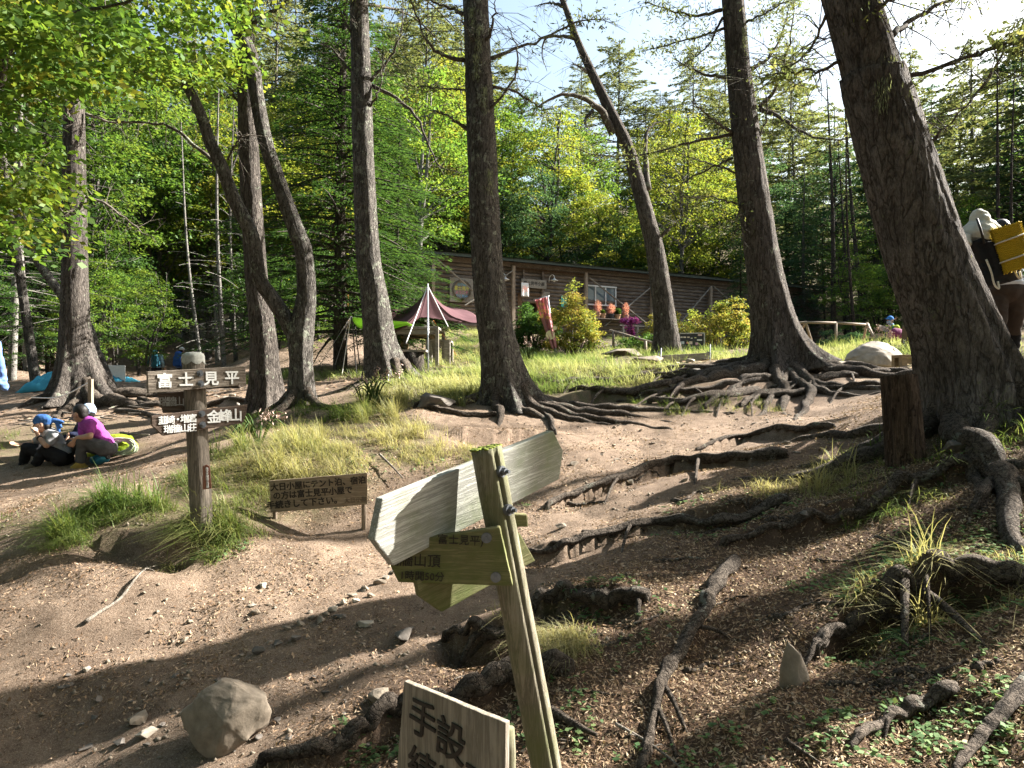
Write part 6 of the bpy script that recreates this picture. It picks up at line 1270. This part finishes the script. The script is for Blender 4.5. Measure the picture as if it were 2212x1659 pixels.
# ---------------------------------------------------------------- roots, stones, sticks, grass and litter
RR = random.Random(21)
def ground_root(px_pts, th, label, lift=.4, arms=(), name="exposed_root", m='root', seed=0):
    pts = [G(x, y) for x, y in px_pts]; q = catmull(pts, 14 * len(pts)); n = len(q); q2 = []
    zz = np.array([float(gz(p.x, p.y)) for p in q]); kk = min(9, n // 2 * 2 - 1); zz = np.convolve(np.pad(zz, kk // 2, mode='edge'), np.hanning(kk + 2)[1:-1] / np.hanning(kk + 2).sum(), 'valid')
    for i, p in enumerate(q):
        t = i / (n - 1); l = lift(t) if callable(lift) else lift
        q2.append(Vector((p.x, p.y, zz[i])) + Vector((0, 0, 1)) * th * (l + .5 * mnoise.noise(Vector((i * .17, seed, 0))) - (1.4 if i in (0, n - 1) else 0)))
    root = empty(name, pts[0], label, "root"); mb = MB(); rad_ = [th * (1.05 - .6 * i / n) * (1 + .42 * mnoise.noise(Vector((i * .16, seed, 5)))) for i in range(n)]
    mb.tube(q2, rad_, 18, mod=lambda a, i: 1 + .42 * mnoise.noise(Vector((math.cos(a) * 1.3, math.sin(a) * 1.3, i * .07 + seed))) + .12 * mnoise.noise(Vector((math.cos(a) * 6, math.sin(a) * 6, i * .25)))); mb.obj("main_root", M[m], root, True)
    for k, (t, ex, ey, r_) in enumerate(arms):
        a = q2[int(t * (n - 1))]; b = G(ex, ey, -.02); mid = a.lerp(b, .45) + Vector((0, 0, .35 * abs(a.z - b.z) * .4 + .01)); c_ = catmull([a, mid, b], 16); mb = MB()
        mb.tube(c_, [r_ * (1 - .5 * i / 15) * (1 + .2 * mnoise.noise(Vector((i * .4, k, seed)))) for i in range(16)], 12); mb.obj("side_root", M[m], root, True)
    return root
ground_root(ROOTS[0][0], ROOTS[0][1], "thick dark root arching over a hollow above the pointed grey stone", .75, ((.42, 1955, 1430, .026), (.36, 2150, 1412, .026), (.75, 1700, 1365, .035), (.3, 2010, 1370, .014), (.92, 1730, 1450, .02)), seed=1)
ground_root(ROOTS[1][0], ROOTS[1][1], "long knotted pale root running downhill beside the leaning signpost", .6, ((.42, 1590, 1375, .014), (.72, 1490, 1590, .016), (.8, 1470, 1655, .013)), seed=2)
ground_root(ROOTS[2][0], ROOTS[2][1], "thick pale-topped root crossing behind the camp notice", .6, seed=3)
ground_root(ROOTS[3][0], ROOTS[3][1], "long dark root banking the edge of the sunlit trail", .55, ((.3, 1500, 1060, .02), (.6, 1300, 1100, .015)), seed=4)
ground_root(ROOTS[4][0], ROOTS[4][1], "dark winding root across the middle of the slope", .5, ((.5, 1340, 1200, .015), (.72, 1260, 1180, .012)), seed=5)
ground_root(ROOTS[5][0], ROOTS[5][1], "short mossy root just beside the leaning signpost", .5, ((.05, 1380, 1345, .02),), seed=6)
ground_root(ROOTS[6][0], ROOTS[6][1], "broken root stub jutting out behind the leaning signpost", 1.5, ((.5, 985, 1450, .022), (.3, 1010, 1420, .018)), seed=7)
ground_root(ROOTS[7][0], ROOTS[7][1], "pale sunlit root near the lower corner, above a twin", .6, ((.5, 1905, 1610, .014),), seed=8)
ground_root(ROOTS[8][0], ROOTS[8][1], "pale root running out at the lower corner", .6, ((.4, 2100, 1555, .010),), seed=9)
ground_root(ROOTS[9][0], ROOTS[9][1], "low root at the foot of the thick dark larch on the trail", .4, seed=10)
ground_root(ROOTS[10][0], ROOTS[10][1], "rough root trailing downhill from the thick dark larch", .5, ((.3, 1960, 1100, .02), (.55, 1800, 1150, .018)), seed=11)
ground_root([(2212, 1060), (2150, 1050), (2120, 1085), (2100, 1115)], .045, "hooked root end by the right edge below the thick larch", .9, seed=12)
for i, pts in enumerate([[(1690, 815), (1560, 835), (1440, 850), (1330, 870)], [(1660, 820), (1590, 850), (1520, 885)], [(1500, 812), (1380, 822), (1250, 828), (1190, 832)], [(1620, 800), (1480, 815), (1370, 818)], [(1900, 835), (1820, 842), (1720, 836)], [(1640, 850), (1500, 868), (1400, 872)], [(1740, 850), (1640, 862), (1600, 880)], [(1560, 815), (1470, 838), (1420, 868)], [(1850, 815), (1760, 826), (1660, 845)], [(1450, 830), (1300, 850), (1230, 848)], [(1960, 800), (1880, 808), (1790, 806), (1730, 800)]]):
    ground_root(pts, RR.uniform(.05, .085), "gnarled root woven into the root bank below the tall larch", .55, ((.5, pts[1][0] - 30, pts[1][1] + 32, .025), (.7, pts[-1][0] + 25, pts[-1][1] + 20, .02)), seed=30 + i)['group'] = "roots of the bank below the tall larch"
for i, pts in enumerate([[(300, 865), (380, 880), (470, 872), (560, 868)], [(330, 835), (420, 842), (520, 838)], [(250, 890), (350, 905), (420, 905)], [(290, 850), (360, 856), (450, 850)], [(900, 880), (980, 895), (1080, 900)], [(1130, 880), (1180, 900), (1200, 940)]]):
    ground_root(pts, RR.uniform(.045, .08), "low root stepping across the trodden path near the sunlit larch" if i < 4 else "short root on the bank beside the lichen-dotted larch", .5, seed=50 + i)['group'] = "roots across the path" if i < 4 else "roots on the bank by the lichen-dotted larch"
for i in range(46):
    px, py = RR.uniform(1180, 2150), RR.uniform(1000, 1500); L_ = RR.uniform(40, 150); a = RR.uniform(-.45, .1) ; pts = [(px + L_ * t, py + a * L_ * t + RR.uniform(-6, 6)) for t in (0, .33, .66, 1)]
    if px + L_ < 2200: ground_root(pts, RR.uniform(.008, .02), "thin rootlet showing through the needle litter on the slope", .35, seed=100 + i)['group'] = "rootlets on the slope"
def stick(px_pts, r, label, m='pale_branch', lift=.02, forks=(), group=None):
    q = catmull([G(x, y, lift) for x, y in px_pts], 24); mb = MB(); mb.tube(q, [r * (1 - .6 * i / 23) * (1 + .15 * mnoise.noise(Vector((i * .6, r * 900, 0)))) for i in range(24)], 8)
    for t, x, y in forks: mb.tube(catmull([q[int(t * 23)], q[int(t * 23)].lerp(G(x, y, .03), .5), G(x, y, .01)], 8), [r * .5 * (1 - .1 * i) for i in range(8)], 6)
    return prop(mb.obj("fallen_stick", M[m], None, True), label, "stick", group)
stick([(185, 1352), (215, 1330), (260, 1300), (295, 1255), (318, 1232)], .013, "long bare pale stick lying on the sunlit trail below the guidepost", forks=((.9, 345, 1225), (.95, 335, 1238), (.25, 225, 1325)))
stick([(1330, 1575), (1390, 1610), (1440, 1645), (1480, 1680)], .008, "pale forked twig crossing the knotted root at the picture's bottom", forks=((.3, 1345, 1600), (.5, 1440, 1620)))
stick([(1190, 1545), (1250, 1580), (1290, 1600)], .022, "reddish broken stick beside the foot of the leaning signpost", 'root')
stick([(1695, 1610), (1740, 1640), (1770, 1660)], .010, "thin brown stick at the lower edge between the pale roots", 'root')
stick([(1890, 1180), (2010, 1215), (2130, 1245)], .009, "thin dark stick lying over the leafy herbs", 'twig', .06)
stick([(390, 1140), (440, 1120), (470, 1105)], .008, "short bleached twig in the grass under the guidepost"); stick([(820, 1000), (850, 1030), (870, 1052)], .012, "crooked dead twig leaning on the grassy bank", 'pale_branch', .08)
for i in range(26):
    x, y = RR.uniform(30, 300), RR.uniform(880, 950); L_ = RR.uniform(20, 70); a = RR.uniform(-.5, .3)
    stick([(x, y), (x + L_ * .5, y + a * L_ * .4), (x + L_, y + a * L_ * .6)], RR.uniform(.008, .02), "bleached dead branch in the brushwood behind the seated hikers", RR.choice(['pale_branch', 'twig']), .05, group="dead branches behind the seated hikers")
for i in range(22):
    x, y = RR.uniform(700, 2180), RR.uniform(1080, 1640); L_ = RR.uniform(15, 55); a = RR.uniform(-1, 1)
    stick([(x, y), (x + L_ * .5, y + a * L_ * .3), (x + L_, y + a * L_ * .5)], RR.uniform(.003, .006), "small broken twig lying in the needle litter", RR.choice(['pale_branch', 'twig', 'root']), .01, group="twigs in the needle litter")
def spath(n, region, smin, smax, group, label, m, seed):
    rr = random.Random(seed); k = 0
    while k < n:
        x, y = rr.uniform(region[0], region[2]), rr.uniform(region[1], region[3]); p = G(x, y); s = rr.uniform(smin, smax); k += 1
        rock(p, (s, s * rr.uniform(.6, .9), s * rr.uniform(.35, .6)), rr.randrange(9999), M[m], label, "stone", group, 2, .3, rr.uniform(0, 3), .3)
for i, (x, y, s, m) in enumerate([(760, 1290, .04, 'stone'), (740, 1305, .035, 'stone'), (790, 1275, .045, 'stone'), (720, 1320, .04, 'stone_pale'), (705, 1330, .03, 'stone'), (690, 1345, .05, 'stone'), (820, 1262, .05, 'stone'), (835, 1250, .04, 'stone_pale'), (650, 1350, .04, 'stone'), (675, 1340, .035, 'stone'), (850, 1238, .04, 'stone'), (620, 1360, .03, 'stone'), (770, 1300, .03, 'stone_pale'), (800, 1290, .035, 'stone'), (735, 1335, .045, 'stone_dark'), (640, 1380, .05, 'stone_dark'), (600, 1395, .04, 'stone_dark'), (560, 1410, .05, 'stone_dark')]):
    rock(G(x, y), (s, s * .7, s * .55), 200 + i, M[m], "angular stone in the row of rubble along the trail's edge", "stone", "rubble row along the trail", 2, .3, i * 1.1, .25)
for i, (x, y, s, lb, m) in enumerate([(790, 1352, .06, "flat pale stone in the shade below the arrow board", 'stone_pale'), (320, 1588, .055, "rounded grey stone just in front of the large angular rock", 'stone_pale'), (300, 1560, .07, "long flat slab of stone in shade beside the large angular rock", 'stone'), (570, 1268, .045, "pale stone catching sun above the rubble row", 'stone_pale'), (555, 1325, .04, "pitted stone on the middle of the sunlit trail", 'stone'), (545, 1310, .03, "small pale stone on the sunlit trail", 'stone_pale'), (400, 1385, .03, "lone small stone in the sunlit trail centre", 'stone'), (187, 1448, .03, "small flat white stone on the sunlit trail", 'stone_pale'), (410, 1345, .03, "brown stone half sunk in the sunlit trail", 'stone'),
    (1215, 1140, .06, "angular sunlit stone below the blank arrow board's far end", 'stone'), (1240, 1005, .07, "brown rock beside the far end of the blank arrow board", 'stone'), (1445, 895, .06, "dark stone on the sunlit path by the lichen-dotted larch", 'stone_dark'), (1700, 960, .05, "small pale stone on the path left of the thick larch", 'stone'), (1360, 1045, .05, "stone wedged by the long dark root", 'stone_pale'), (1740, 1115, .06, "dark angular stone among the roots", 'stone_dark'), (880, 1375, .09, "dark half-buried stone near the root stub", 'stone_dark'), (820, 1515, .08, "low brown stone above the pale-topped root", 'stone'), (1480, 1040, .05, "stone between two long roots on the slope", 'stone')]):
    rock(G(x, y), (s, s * .72, s * .5), 300 + i, M[m], lb, "stone", None, 3, .3, i * .7, .3)
spath(34, (60, 1240, 800, 1480), .012, .026, "small stones on the sunlit trail", "small stone scattered on the sunlit trail", 'stone', 5)
spath(40, (1250, 885, 1850, 1000), .02, .045, "small stones on the upper path", "small angular stone scattered on the upper sunlit path", 'stone', 6)
spath(26, (100, 1440, 800, 1650), .015, .04, "stones in the trail's shade", "dark stone lying in the shaded lower trail", 'stone_dark', 7)
spath(22, (280, 820, 540, 900), .05, .12, "stones on the path by the white board", "pale flat stone on the path near the white board", 'stone_pale', 8)
spath(14, (1380, 770, 1560, 812), .06, .14, "stones before the bench", "pale stone lying in front of the grey bench", 'stone_pale', 9)
# ground sampling in front of the camera
RG = np.random.default_rng(77)
def cone_points(n, d0, d1, power=1.0, margin=1.08):
    dd = d0 + (d1 - d0) * RG.uniform(0, 1, n) ** power; x = RG.uniform(-1, 1, n) * .741 * margin * dd; return x, dd
def slope_n(x, y, e=.02):
    gx = (gz(x + e, y) - gz(x - e, y)) / (2 * e); gy = (gz(x, y + e) - gz(x, y - e)) / (2 * e); n = np.c_[-gx, -gy, np.ones(len(x))]; return n / np.linalg.norm(n, axis=1, keepdims=True)
# needle litter, scraps of bark and twig
x, y = cone_points(330000, 2.0, 9.5, 1.35); pt = fbm(x * 2.2, y * 2.2, 40, 3); k = RG.uniform(0, 1, len(x)) < np.clip(.22 + .8 * needles(x, y) + .9 * pt, .05, 1); x, y = x[k], y[k]; n = len(x)
nn = slope_n(x, y); ax_ = unit(RG, n); ax_ = ax_ - nn * (ax_ * nn).sum(1, keepdims=True) * .72; C = np.c_[x, y, gz(x, y)] + nn * (RG.uniform(0, 1, (n, 1)) ** 2 * .020 + .001); big = RG.uniform(0, 1, n) < .10
V_, F_ = quads(C, ax_, nn + unit(RG, n) * .7, np.where(big, RG.uniform(.014, .034, n), RG.uniform(.014, .036, n)) * (.75 + y * .07), np.where(big, RG.uniform(.008, .018, n), RG.uniform(.0032, .0062, n)) * (.75 + y * .07))
prop(link("needle_litter", mesh_np("needle_litter", V_, F_, False, RG.uniform(0, 1, n) ** 1.1), M['litter']), kind='stuff')
# gravel grains
x, y = cone_points(14000, 2.0, 11, 1.1); k = fbm(x * 1.3, y * 1.3, 60, 2) > -.05; x, y = x[k], y[k]; n = len(x); oc = np.array([[1, 0, 0], [0, 1, 0], [-1, 0, 0], [0, -1, 0], [0, 0, 1], [0, 0, -.5]])
sc_ = (.003 + .014 * RG.uniform(0, 1, (n, 1, 1)) ** 3) * RG.uniform(.6, 1.3, (n, 1, 3)); V_ = np.c_[x, y, gz(x, y) + .002][:, None, :] + oc[None] * sc_ + RG.normal(size=(n, 6, 3)) * .0016; f8 = np.array([[0, 1, 4], [1, 2, 4], [2, 3, 4], [3, 0, 4], [1, 0, 5], [2, 1, 5], [3, 2, 5], [0, 3, 5]])
prop(link("gravel", mesh_np("gravel", V_.reshape(-1, 3), (f8[None] + (np.arange(n) * 6)[:, None, None]).reshape(-1, 3)), M['stone']), kind='stuff')
# grass
def blades(name, x, y, L, wd, m, lean=.5, dirv=None, stiff=.9):
    n = len(x); base = np.c_[x, y, gz(x, y) - .01]; an = RG.uniform(0, 6.283, n); h = np.c_[np.cos(an), np.sin(an), np.zeros(n)]
    if dirv is not None: h = h * .75 + np.array(dirv)[None]
    le = lean * RG.uniform(.3, 1.5, n)[:, None]; side = np.c_[-h[:, 1], h[:, 0], np.zeros(n)]; side /= np.linalg.norm(side, axis=1, keepdims=True).clip(1e-6); L = L[:, None]; rows = []
    for j, t in enumerate((0, .35, .7, 1.0)):
        p = base + np.array([0, 0, 1.0]) * L * (t * stiff - .55 * le * t * t) + h * L * le * (t ** 1.7); w_ = wd[:, None] * (1, .9, .6, .06)[j]; rows += [p - side * w_ / 2, p + side * w_ / 2]
    V_ = np.stack(rows, 1).reshape(-1, 3); b = (np.arange(n) * 8)[:, None]; F_ = np.concatenate([b + np.array([[0, 1, 3, 2]]) + 2 * j for j in range(3)]); rv = np.clip(.45 * RG.uniform(0, 1, n) + .35 + 1.1 * fbm(x * .9, y * .9, 90, 2), 0, 1)
    return prop(link(name, mesh_np(name, V_, F_, False, np.tile(rv, 3)), m), kind='stuff')
def tuft_points(cx_, cy_, rx, ry, nt, per, r):
    a, q = RG.uniform(0, 6.283, nt), np.sqrt(RG.uniform(0, 1, nt)); tx, ty = cx_ + rx * q * np.cos(a), cy_ + ry * q * np.sin(a)
    return (np.repeat(tx, per) + RG.normal(size=nt * per) * r, np.repeat(ty, per) + RG.normal(size=nt * per) * r)
X, Y = [], []
for px, py, rx, ry, nt, per in [(600, 985, .85, .75, 70, 60), (530, 1040, .5, .45, 34, 60), (760, 925, .9, .7, 60, 50), (820, 880, .35, .35, 24, 60), (850, 960, .5, .5, 22, 45), (720, 1000, .5, .35, 26, 50), (270, 1108, .38, .2, 26, 70), (160, 1165, .16, .1, 8, 90), (480, 1140, .3, .2, 24, 55), (440, 1180, .25, .15, 14, 50), (620, 900, .8, .6, 40, 40), (60, 1120, .5, .3, 8, 25), (100, 950, .9, .6, 26, 30),
    (2110, 905, .4, .25, 16, 60), (2140, 940, .4, .3, 14, 50), (1850, 1000, .5, .4, 18, 40), (1900, 1050, .5, .35, 18, 40), (1650, 1060, .4, .3, 10, 36), (1225, 1390, .10, .12, 10, 90), (1130, 1380, .1, .1, 5, 60), (1000, 985, .35, .3, 14, 45), (960, 1000, .3, .25, 10, 45), (1350, 850, .5, .5, 14, 40), (1480, 880, .5, .4, 10, 36), (1610, 880, .5, .4, 12, 36), (1900, 1310, .2, .16, 6, 60), (2050, 1230, .5, .3, 16, 34), (1740, 1060, .4, .3, 12, 34)]:
    q = G(px, py); x, y = tuft_points(q.x, q.y, rx, ry, nt, per, .045); X.append(x); Y.append(y)
x, y = np.concatenate(X), np.concatenate(Y); n = len(x); blades("grass", x, y, RG.uniform(.08, .24, n) * RG.uniform(.6, 1.2, n) * (.75 + .03 * y), RG.uniform(.0025, .005, n), M['grass'], 1.15, (-.3, -.4, 0))
X, Y = [], []
for px, py, rx, ry, nt, per in [(1000, 765, 1.6, 2.6, 150, 45), (980, 735, 1.5, 2.0, 120, 45), (1230, 795, 2.0, 1.6, 190, 50), (1200, 775, 1.8, 1.6, 120, 50), (1420, 760, 1.6, 2.2, 90, 40), (1380, 740, 1.2, 2.5, 70, 40), (1500, 770, 1.4, 1.4, 50, 40), (1640, 770, 1.2, 1.5, 40, 40), (920, 845, 1.0, .9, 60, 40), (960, 820, .8, 1.0, 60, 40), (1000, 840, .5, .6, 30, 40), (1850, 755, 1.8, 2.0, 90, 40), (1780, 775, 1.0, 1.6, 60, 40), (1950, 770, 2.5, 3.0, 110, 36), (1980, 770, 1.0, 1.4, 50, 36), (600, 815, .9, .8, 30, 40), (880, 800, .9, .8, 40, 36), (720, 815, .8, .6, 24, 36)]:
    q = G(px, py); x, y = tuft_points(q.x, q.y, rx, ry, nt, per, .09); X.append(x); Y.append(y)
x, y = np.concatenate(X), np.concatenate(Y); qb = P(1460, 800, 13.2); k = ((x - qb.x) / 1.3) ** 2 + ((y - qb.y) / 1.0) ** 2 > 1; qb = P(1910, 800, 12.9); k &= ((x - qb.x) / 1.1) ** 2 + ((y - qb.y) / .8) ** 2 > 1; x, y = x[k], y[k]; n = len(x); blades("tall_grass", x, y, RG.uniform(.12, .42, n) * RG.uniform(.6, 1.2, n), RG.uniform(.005, .010, n), M['grass_pale'], 1.05, (-.25, -.4, 0))
X, Y = [], []
for px, py, rx, ry, nt, per in [(590, 970, .7, .6, 16, 60), (800, 900, .5, .5, 14, 70), (640, 1040, .45, .3, 8, 60), (160, 1160, .12, .08, 3, 110), (480, 1150, .22, .2, 10, 60), (270, 1095, .3, .15, 8, 70), (840, 870, .3, .3, 10, 60), (2120, 910, .3, .2, 6, 50), (1840, 1020, .45, .35, 7, 26), (2000, 1290, .25, .2, 4, 40), (900, 960, .4, .4, 8, 40), (1000, 850, .8, .8, 16, 50)]:
    q = G(px, py); x, y = tuft_points(q.x, q.y, rx, ry, nt, per, .03); X.append(x); Y.append(y)
x, y = np.concatenate(X), np.concatenate(Y); n = len(x); blades("grass", x, y, RG.uniform(.22, .5, n), RG.uniform(.004, .007, n), M['grass'], 1.0, (-.2, -.3, 0))
# low round-leaved herbs
X, Y = [], []
for px, py, rx, ry, nt in [(2090, 1200, .55, .4, 260), (1980, 1260, .4, .3, 130), (2180, 1280, .3, .3, 70), (1960, 1400, .45, .3, 50), (1850, 1250, .4, .25, 60), (1560, 1100, .6, .35, 60), (1200, 1545, .25, .25, 40), (820, 1640, .2, .15, 40), (1330, 1400, .2, .2, 14), (2100, 1560, .35, .25, 90), (1950, 1620, .4, .2, 60), (470, 1190, .25, .12, 46), (1300, 1290, .2, .1, 30), (1700, 1600, .4, .25, 24), (1480, 1640, .3, .2, 24), (1430, 1300, .3, .25, 18), (2060, 1010, .5, .3, 50), (860, 1000, .5, .4, 60), (1020, 1100, .5, .4, 40)]:
    q = G(px, py); a, r_ = RG.uniform(0, 6.283, nt), np.sqrt(RG.uniform(0, 1, nt)); X.append(np.repeat(q.x + rx * r_ * np.cos(a), 4) + RG.normal(size=nt * 4) * .016); Y.append(np.repeat(q.y + ry * r_ * np.sin(a), 4) + RG.normal(size=nt * 4) * .016)
x, y = np.concatenate(X), np.concatenate(Y); n = len(x); C = np.c_[x, y, gz(x, y) + RG.uniform(.008, .035, n)]; V_, F_ = quads(C, np.c_[RG.normal(size=(n, 2)), RG.normal(size=n) * .25], unit(RG, n) * .35 + np.array([0, 0, 1]), RG.uniform(.018, .04, n), RG.uniform(.014, .028, n))
prop(link("ground_foliage", mesh_np("ground_foliage", V_, F_, False, RG.uniform(0, 1, n)), M['herb']), kind='stuff')
# brushwood floor of the far wood: fallen leaves
x, y = cone_points(26000, 11, 45, 1.2); k = np.ones(len(x), bool); n = len(x); V_, F_ = quads(np.c_[x, y, gz(x, y) + .02], np.c_[RG.normal(size=(n, 2)), np.zeros(n)], unit(RG, n) * .3 + np.array([0, 0, 1]), RG.uniform(.05, .12, n), RG.uniform(.02, .06, n))
prop(link("fallen_leaves", mesh_np("fallen_leaves", V_, F_, False, RG.uniform(0, 1, n)), M['litter']), kind='stuff')
# seeding grass stalks by the boulder, ferns and a young fir
def plume(px, py, d, h, label, group, n=1, seed=0):
    rng = np.random.default_rng(seed); c = P(px, py, d); c.z = float(gz(c.x, c.y)); root = empty("plume_grass", c, label, "grass plant", group); mb = MB(); C = []
    for i in range(n):
        o = Vector((rng.normal() * .06, rng.normal() * .06, 0)); t_ = c + o * 4 + Vector((rng.normal() * .12, 0, h * rng.uniform(.75, 1))); q = catmull([c + o - Vector((0, 0, .05)), c + o + Vector((0, 0, h * .5)), t_], 12); mb.tube(q, [.006 - .0003 * k_ for k_ in range(12)], 5)
        for k_ in range(40): C.append(np.array(q[-1].lerp(q[8], k_ / 40)) + rng.normal(size=3) * .022)
        for k_ in range(3):
            a = rng.uniform(0, 6.28); e = q[3] + Vector((math.cos(a) * .28, math.sin(a) * .28, rng.uniform(.0, .25))); mid = q[3].lerp(e, .5) + Vector((0, 0, .12)); mb.tube(catmull([q[1], mid, e], 8), [.011, .012, .012, .011, .009, .007, .005, .001], 4)
    mb.obj("stalk", M['grass'], root, True); C = np.array(C); V_, F_ = quads(C, rng.normal(size=(len(C), 3)) + np.array([0, 0, .6]), unit(rng, len(C)), .05, .014); world_child(link("seed_head", mesh_np("seed_head", V_, F_, False, rng.uniform(0, 1, len(C))), plain("seed_head_" + str(seed), (.42, .30, .25), .9)), root)
plume(1920, 790, 13.4, .85, "tall grass with pinkish seed heads rising behind the pale boulder", None, 5, 1); plume(1890, 775, 14.6, 1.0, "leaning seed-headed grass left of the stake", None, 2, 2); plume(800, 865, 9.3, .55, "feathery seeding grass at the foot of the slender larch", None, 5, 3); plume(1140, 790, 15, .7, "pale plumed grass at the foot of the darker shrub", None, 4, 4); plume(550, 930, 7.2, .4, "feathery grass sprig beside the guidepost's lowest board", None, 4, 5)
def fern(px, py, s, label, seed):
    rng = np.random.default_rng(seed); c = G(px, py); root = empty("fern", c, label, "fern"); Cs, As, Ls = [], [], []; mb = MB()
    for i in range(6):
        a = rng.uniform(0, 6.28); d_ = Vector((math.cos(a), math.sin(a), 0)); q = catmull([c, c + d_ * s * .5 + Vector((0, 0, s * .35)), c + d_ * s + Vector((0, 0, s * .15))], 18); mb.tube(q, .0025, 4, cap=False)
        for k_ in range(3, 18):
            for sd_ in (-1, 1): l = s * .32 * (1 - k_ / 19); ax2 = Vector((-d_.y * sd_, d_.x * sd_, -.1)) + d_ * .35; Cs.append(np.array(q[k_] + ax2.normalized() * l * .5)); As.append(np.array(ax2)); Ls.append(l)
    mb.obj("stem", M['herb'], root); V_, F_ = quads(np.array(Cs), np.array(As), np.tile([0, 0, 1.0], (len(Cs), 1)), np.array(Ls), np.array(Ls) * .3); world_child(link("frond", mesh_np("frond", V_, F_, False, rng.uniform(0, 1, len(Cs))), M['herb']), root)
fern(1970, 1400, .16, "small fern in the hollow under the arching root", 1); fern(1235, 1278, .07, "tiny bright fern tip behind the leaning signpost", 2); fern(2040, 1310, .12, "yellowish fern clump below the arching root's far end", 3)
q = G(165, 832); sp_ = place("young_fir", q.x, q.y, conifer(51, 1.0, .42, .05, 12, 6, .1, 90, .05, .015, .02), 1.0, 0, (M['twig'], M['leaf_bright']), "knee-high bright young fir just left of the sunlit larch", None, 0, "tree", RR); 
# beard lichen hanging on the thick trunk and the lichen-dotted larch
def beard(root, pts, seed, L=.3, n=500):
    rng = np.random.default_rng(seed); C, A = [], []
    for p in pts:
        p = np.array(p); c = p + rng.normal(size=(n, 3)) * np.array([.03, .03, .02]); c[:, 2] -= rng.uniform(0, 1, n) ** 1.5 * L; C.append(c); A.append(rng.normal(size=(n, 3)) * .2 + np.array([0, 0, -1]))
    C, A = np.concatenate(C), np.concatenate(A); V_, F_ = quads(C, A, unit(rng, len(C)), .05, .005); o = link("lichen_foliage", mesh_np("lichen_foliage", V_, F_, False, rng.uniform(0, 1, len(C))), M['beard']); world_child(o, root)
M['beard'] = leafmat("beard_lichen", [(.10, .12, .06), (.22, .25, .15), (.32, .34, .23)], .3)
beard(T8, [P(1925, 130, 5.42), P(1932, 190, 5.4), P(1955, 205, 5.42), P(1967, 270, 5.42), P(1905, 180, 5.38), P(2150, 745, 5.4), P(2165, 800, 5.4), P(2120, 680, 5.42), P(2010, 420, 5.4), P(2080, 560, 5.43)], 1, .22, 260)
beard(T5, [P(1020, 20, 9.8), P(1030, 120, 9.78), P(1045, 190, 9.78), P(1057, 370, 9.78), P(1035, 60, 9.78)], 2, .35, 220)
beard(T7, [P(1640, 30, 11.3), P(1690, 20, 11.5), P(1610, 60, 11.2)], 3, .35, 200)
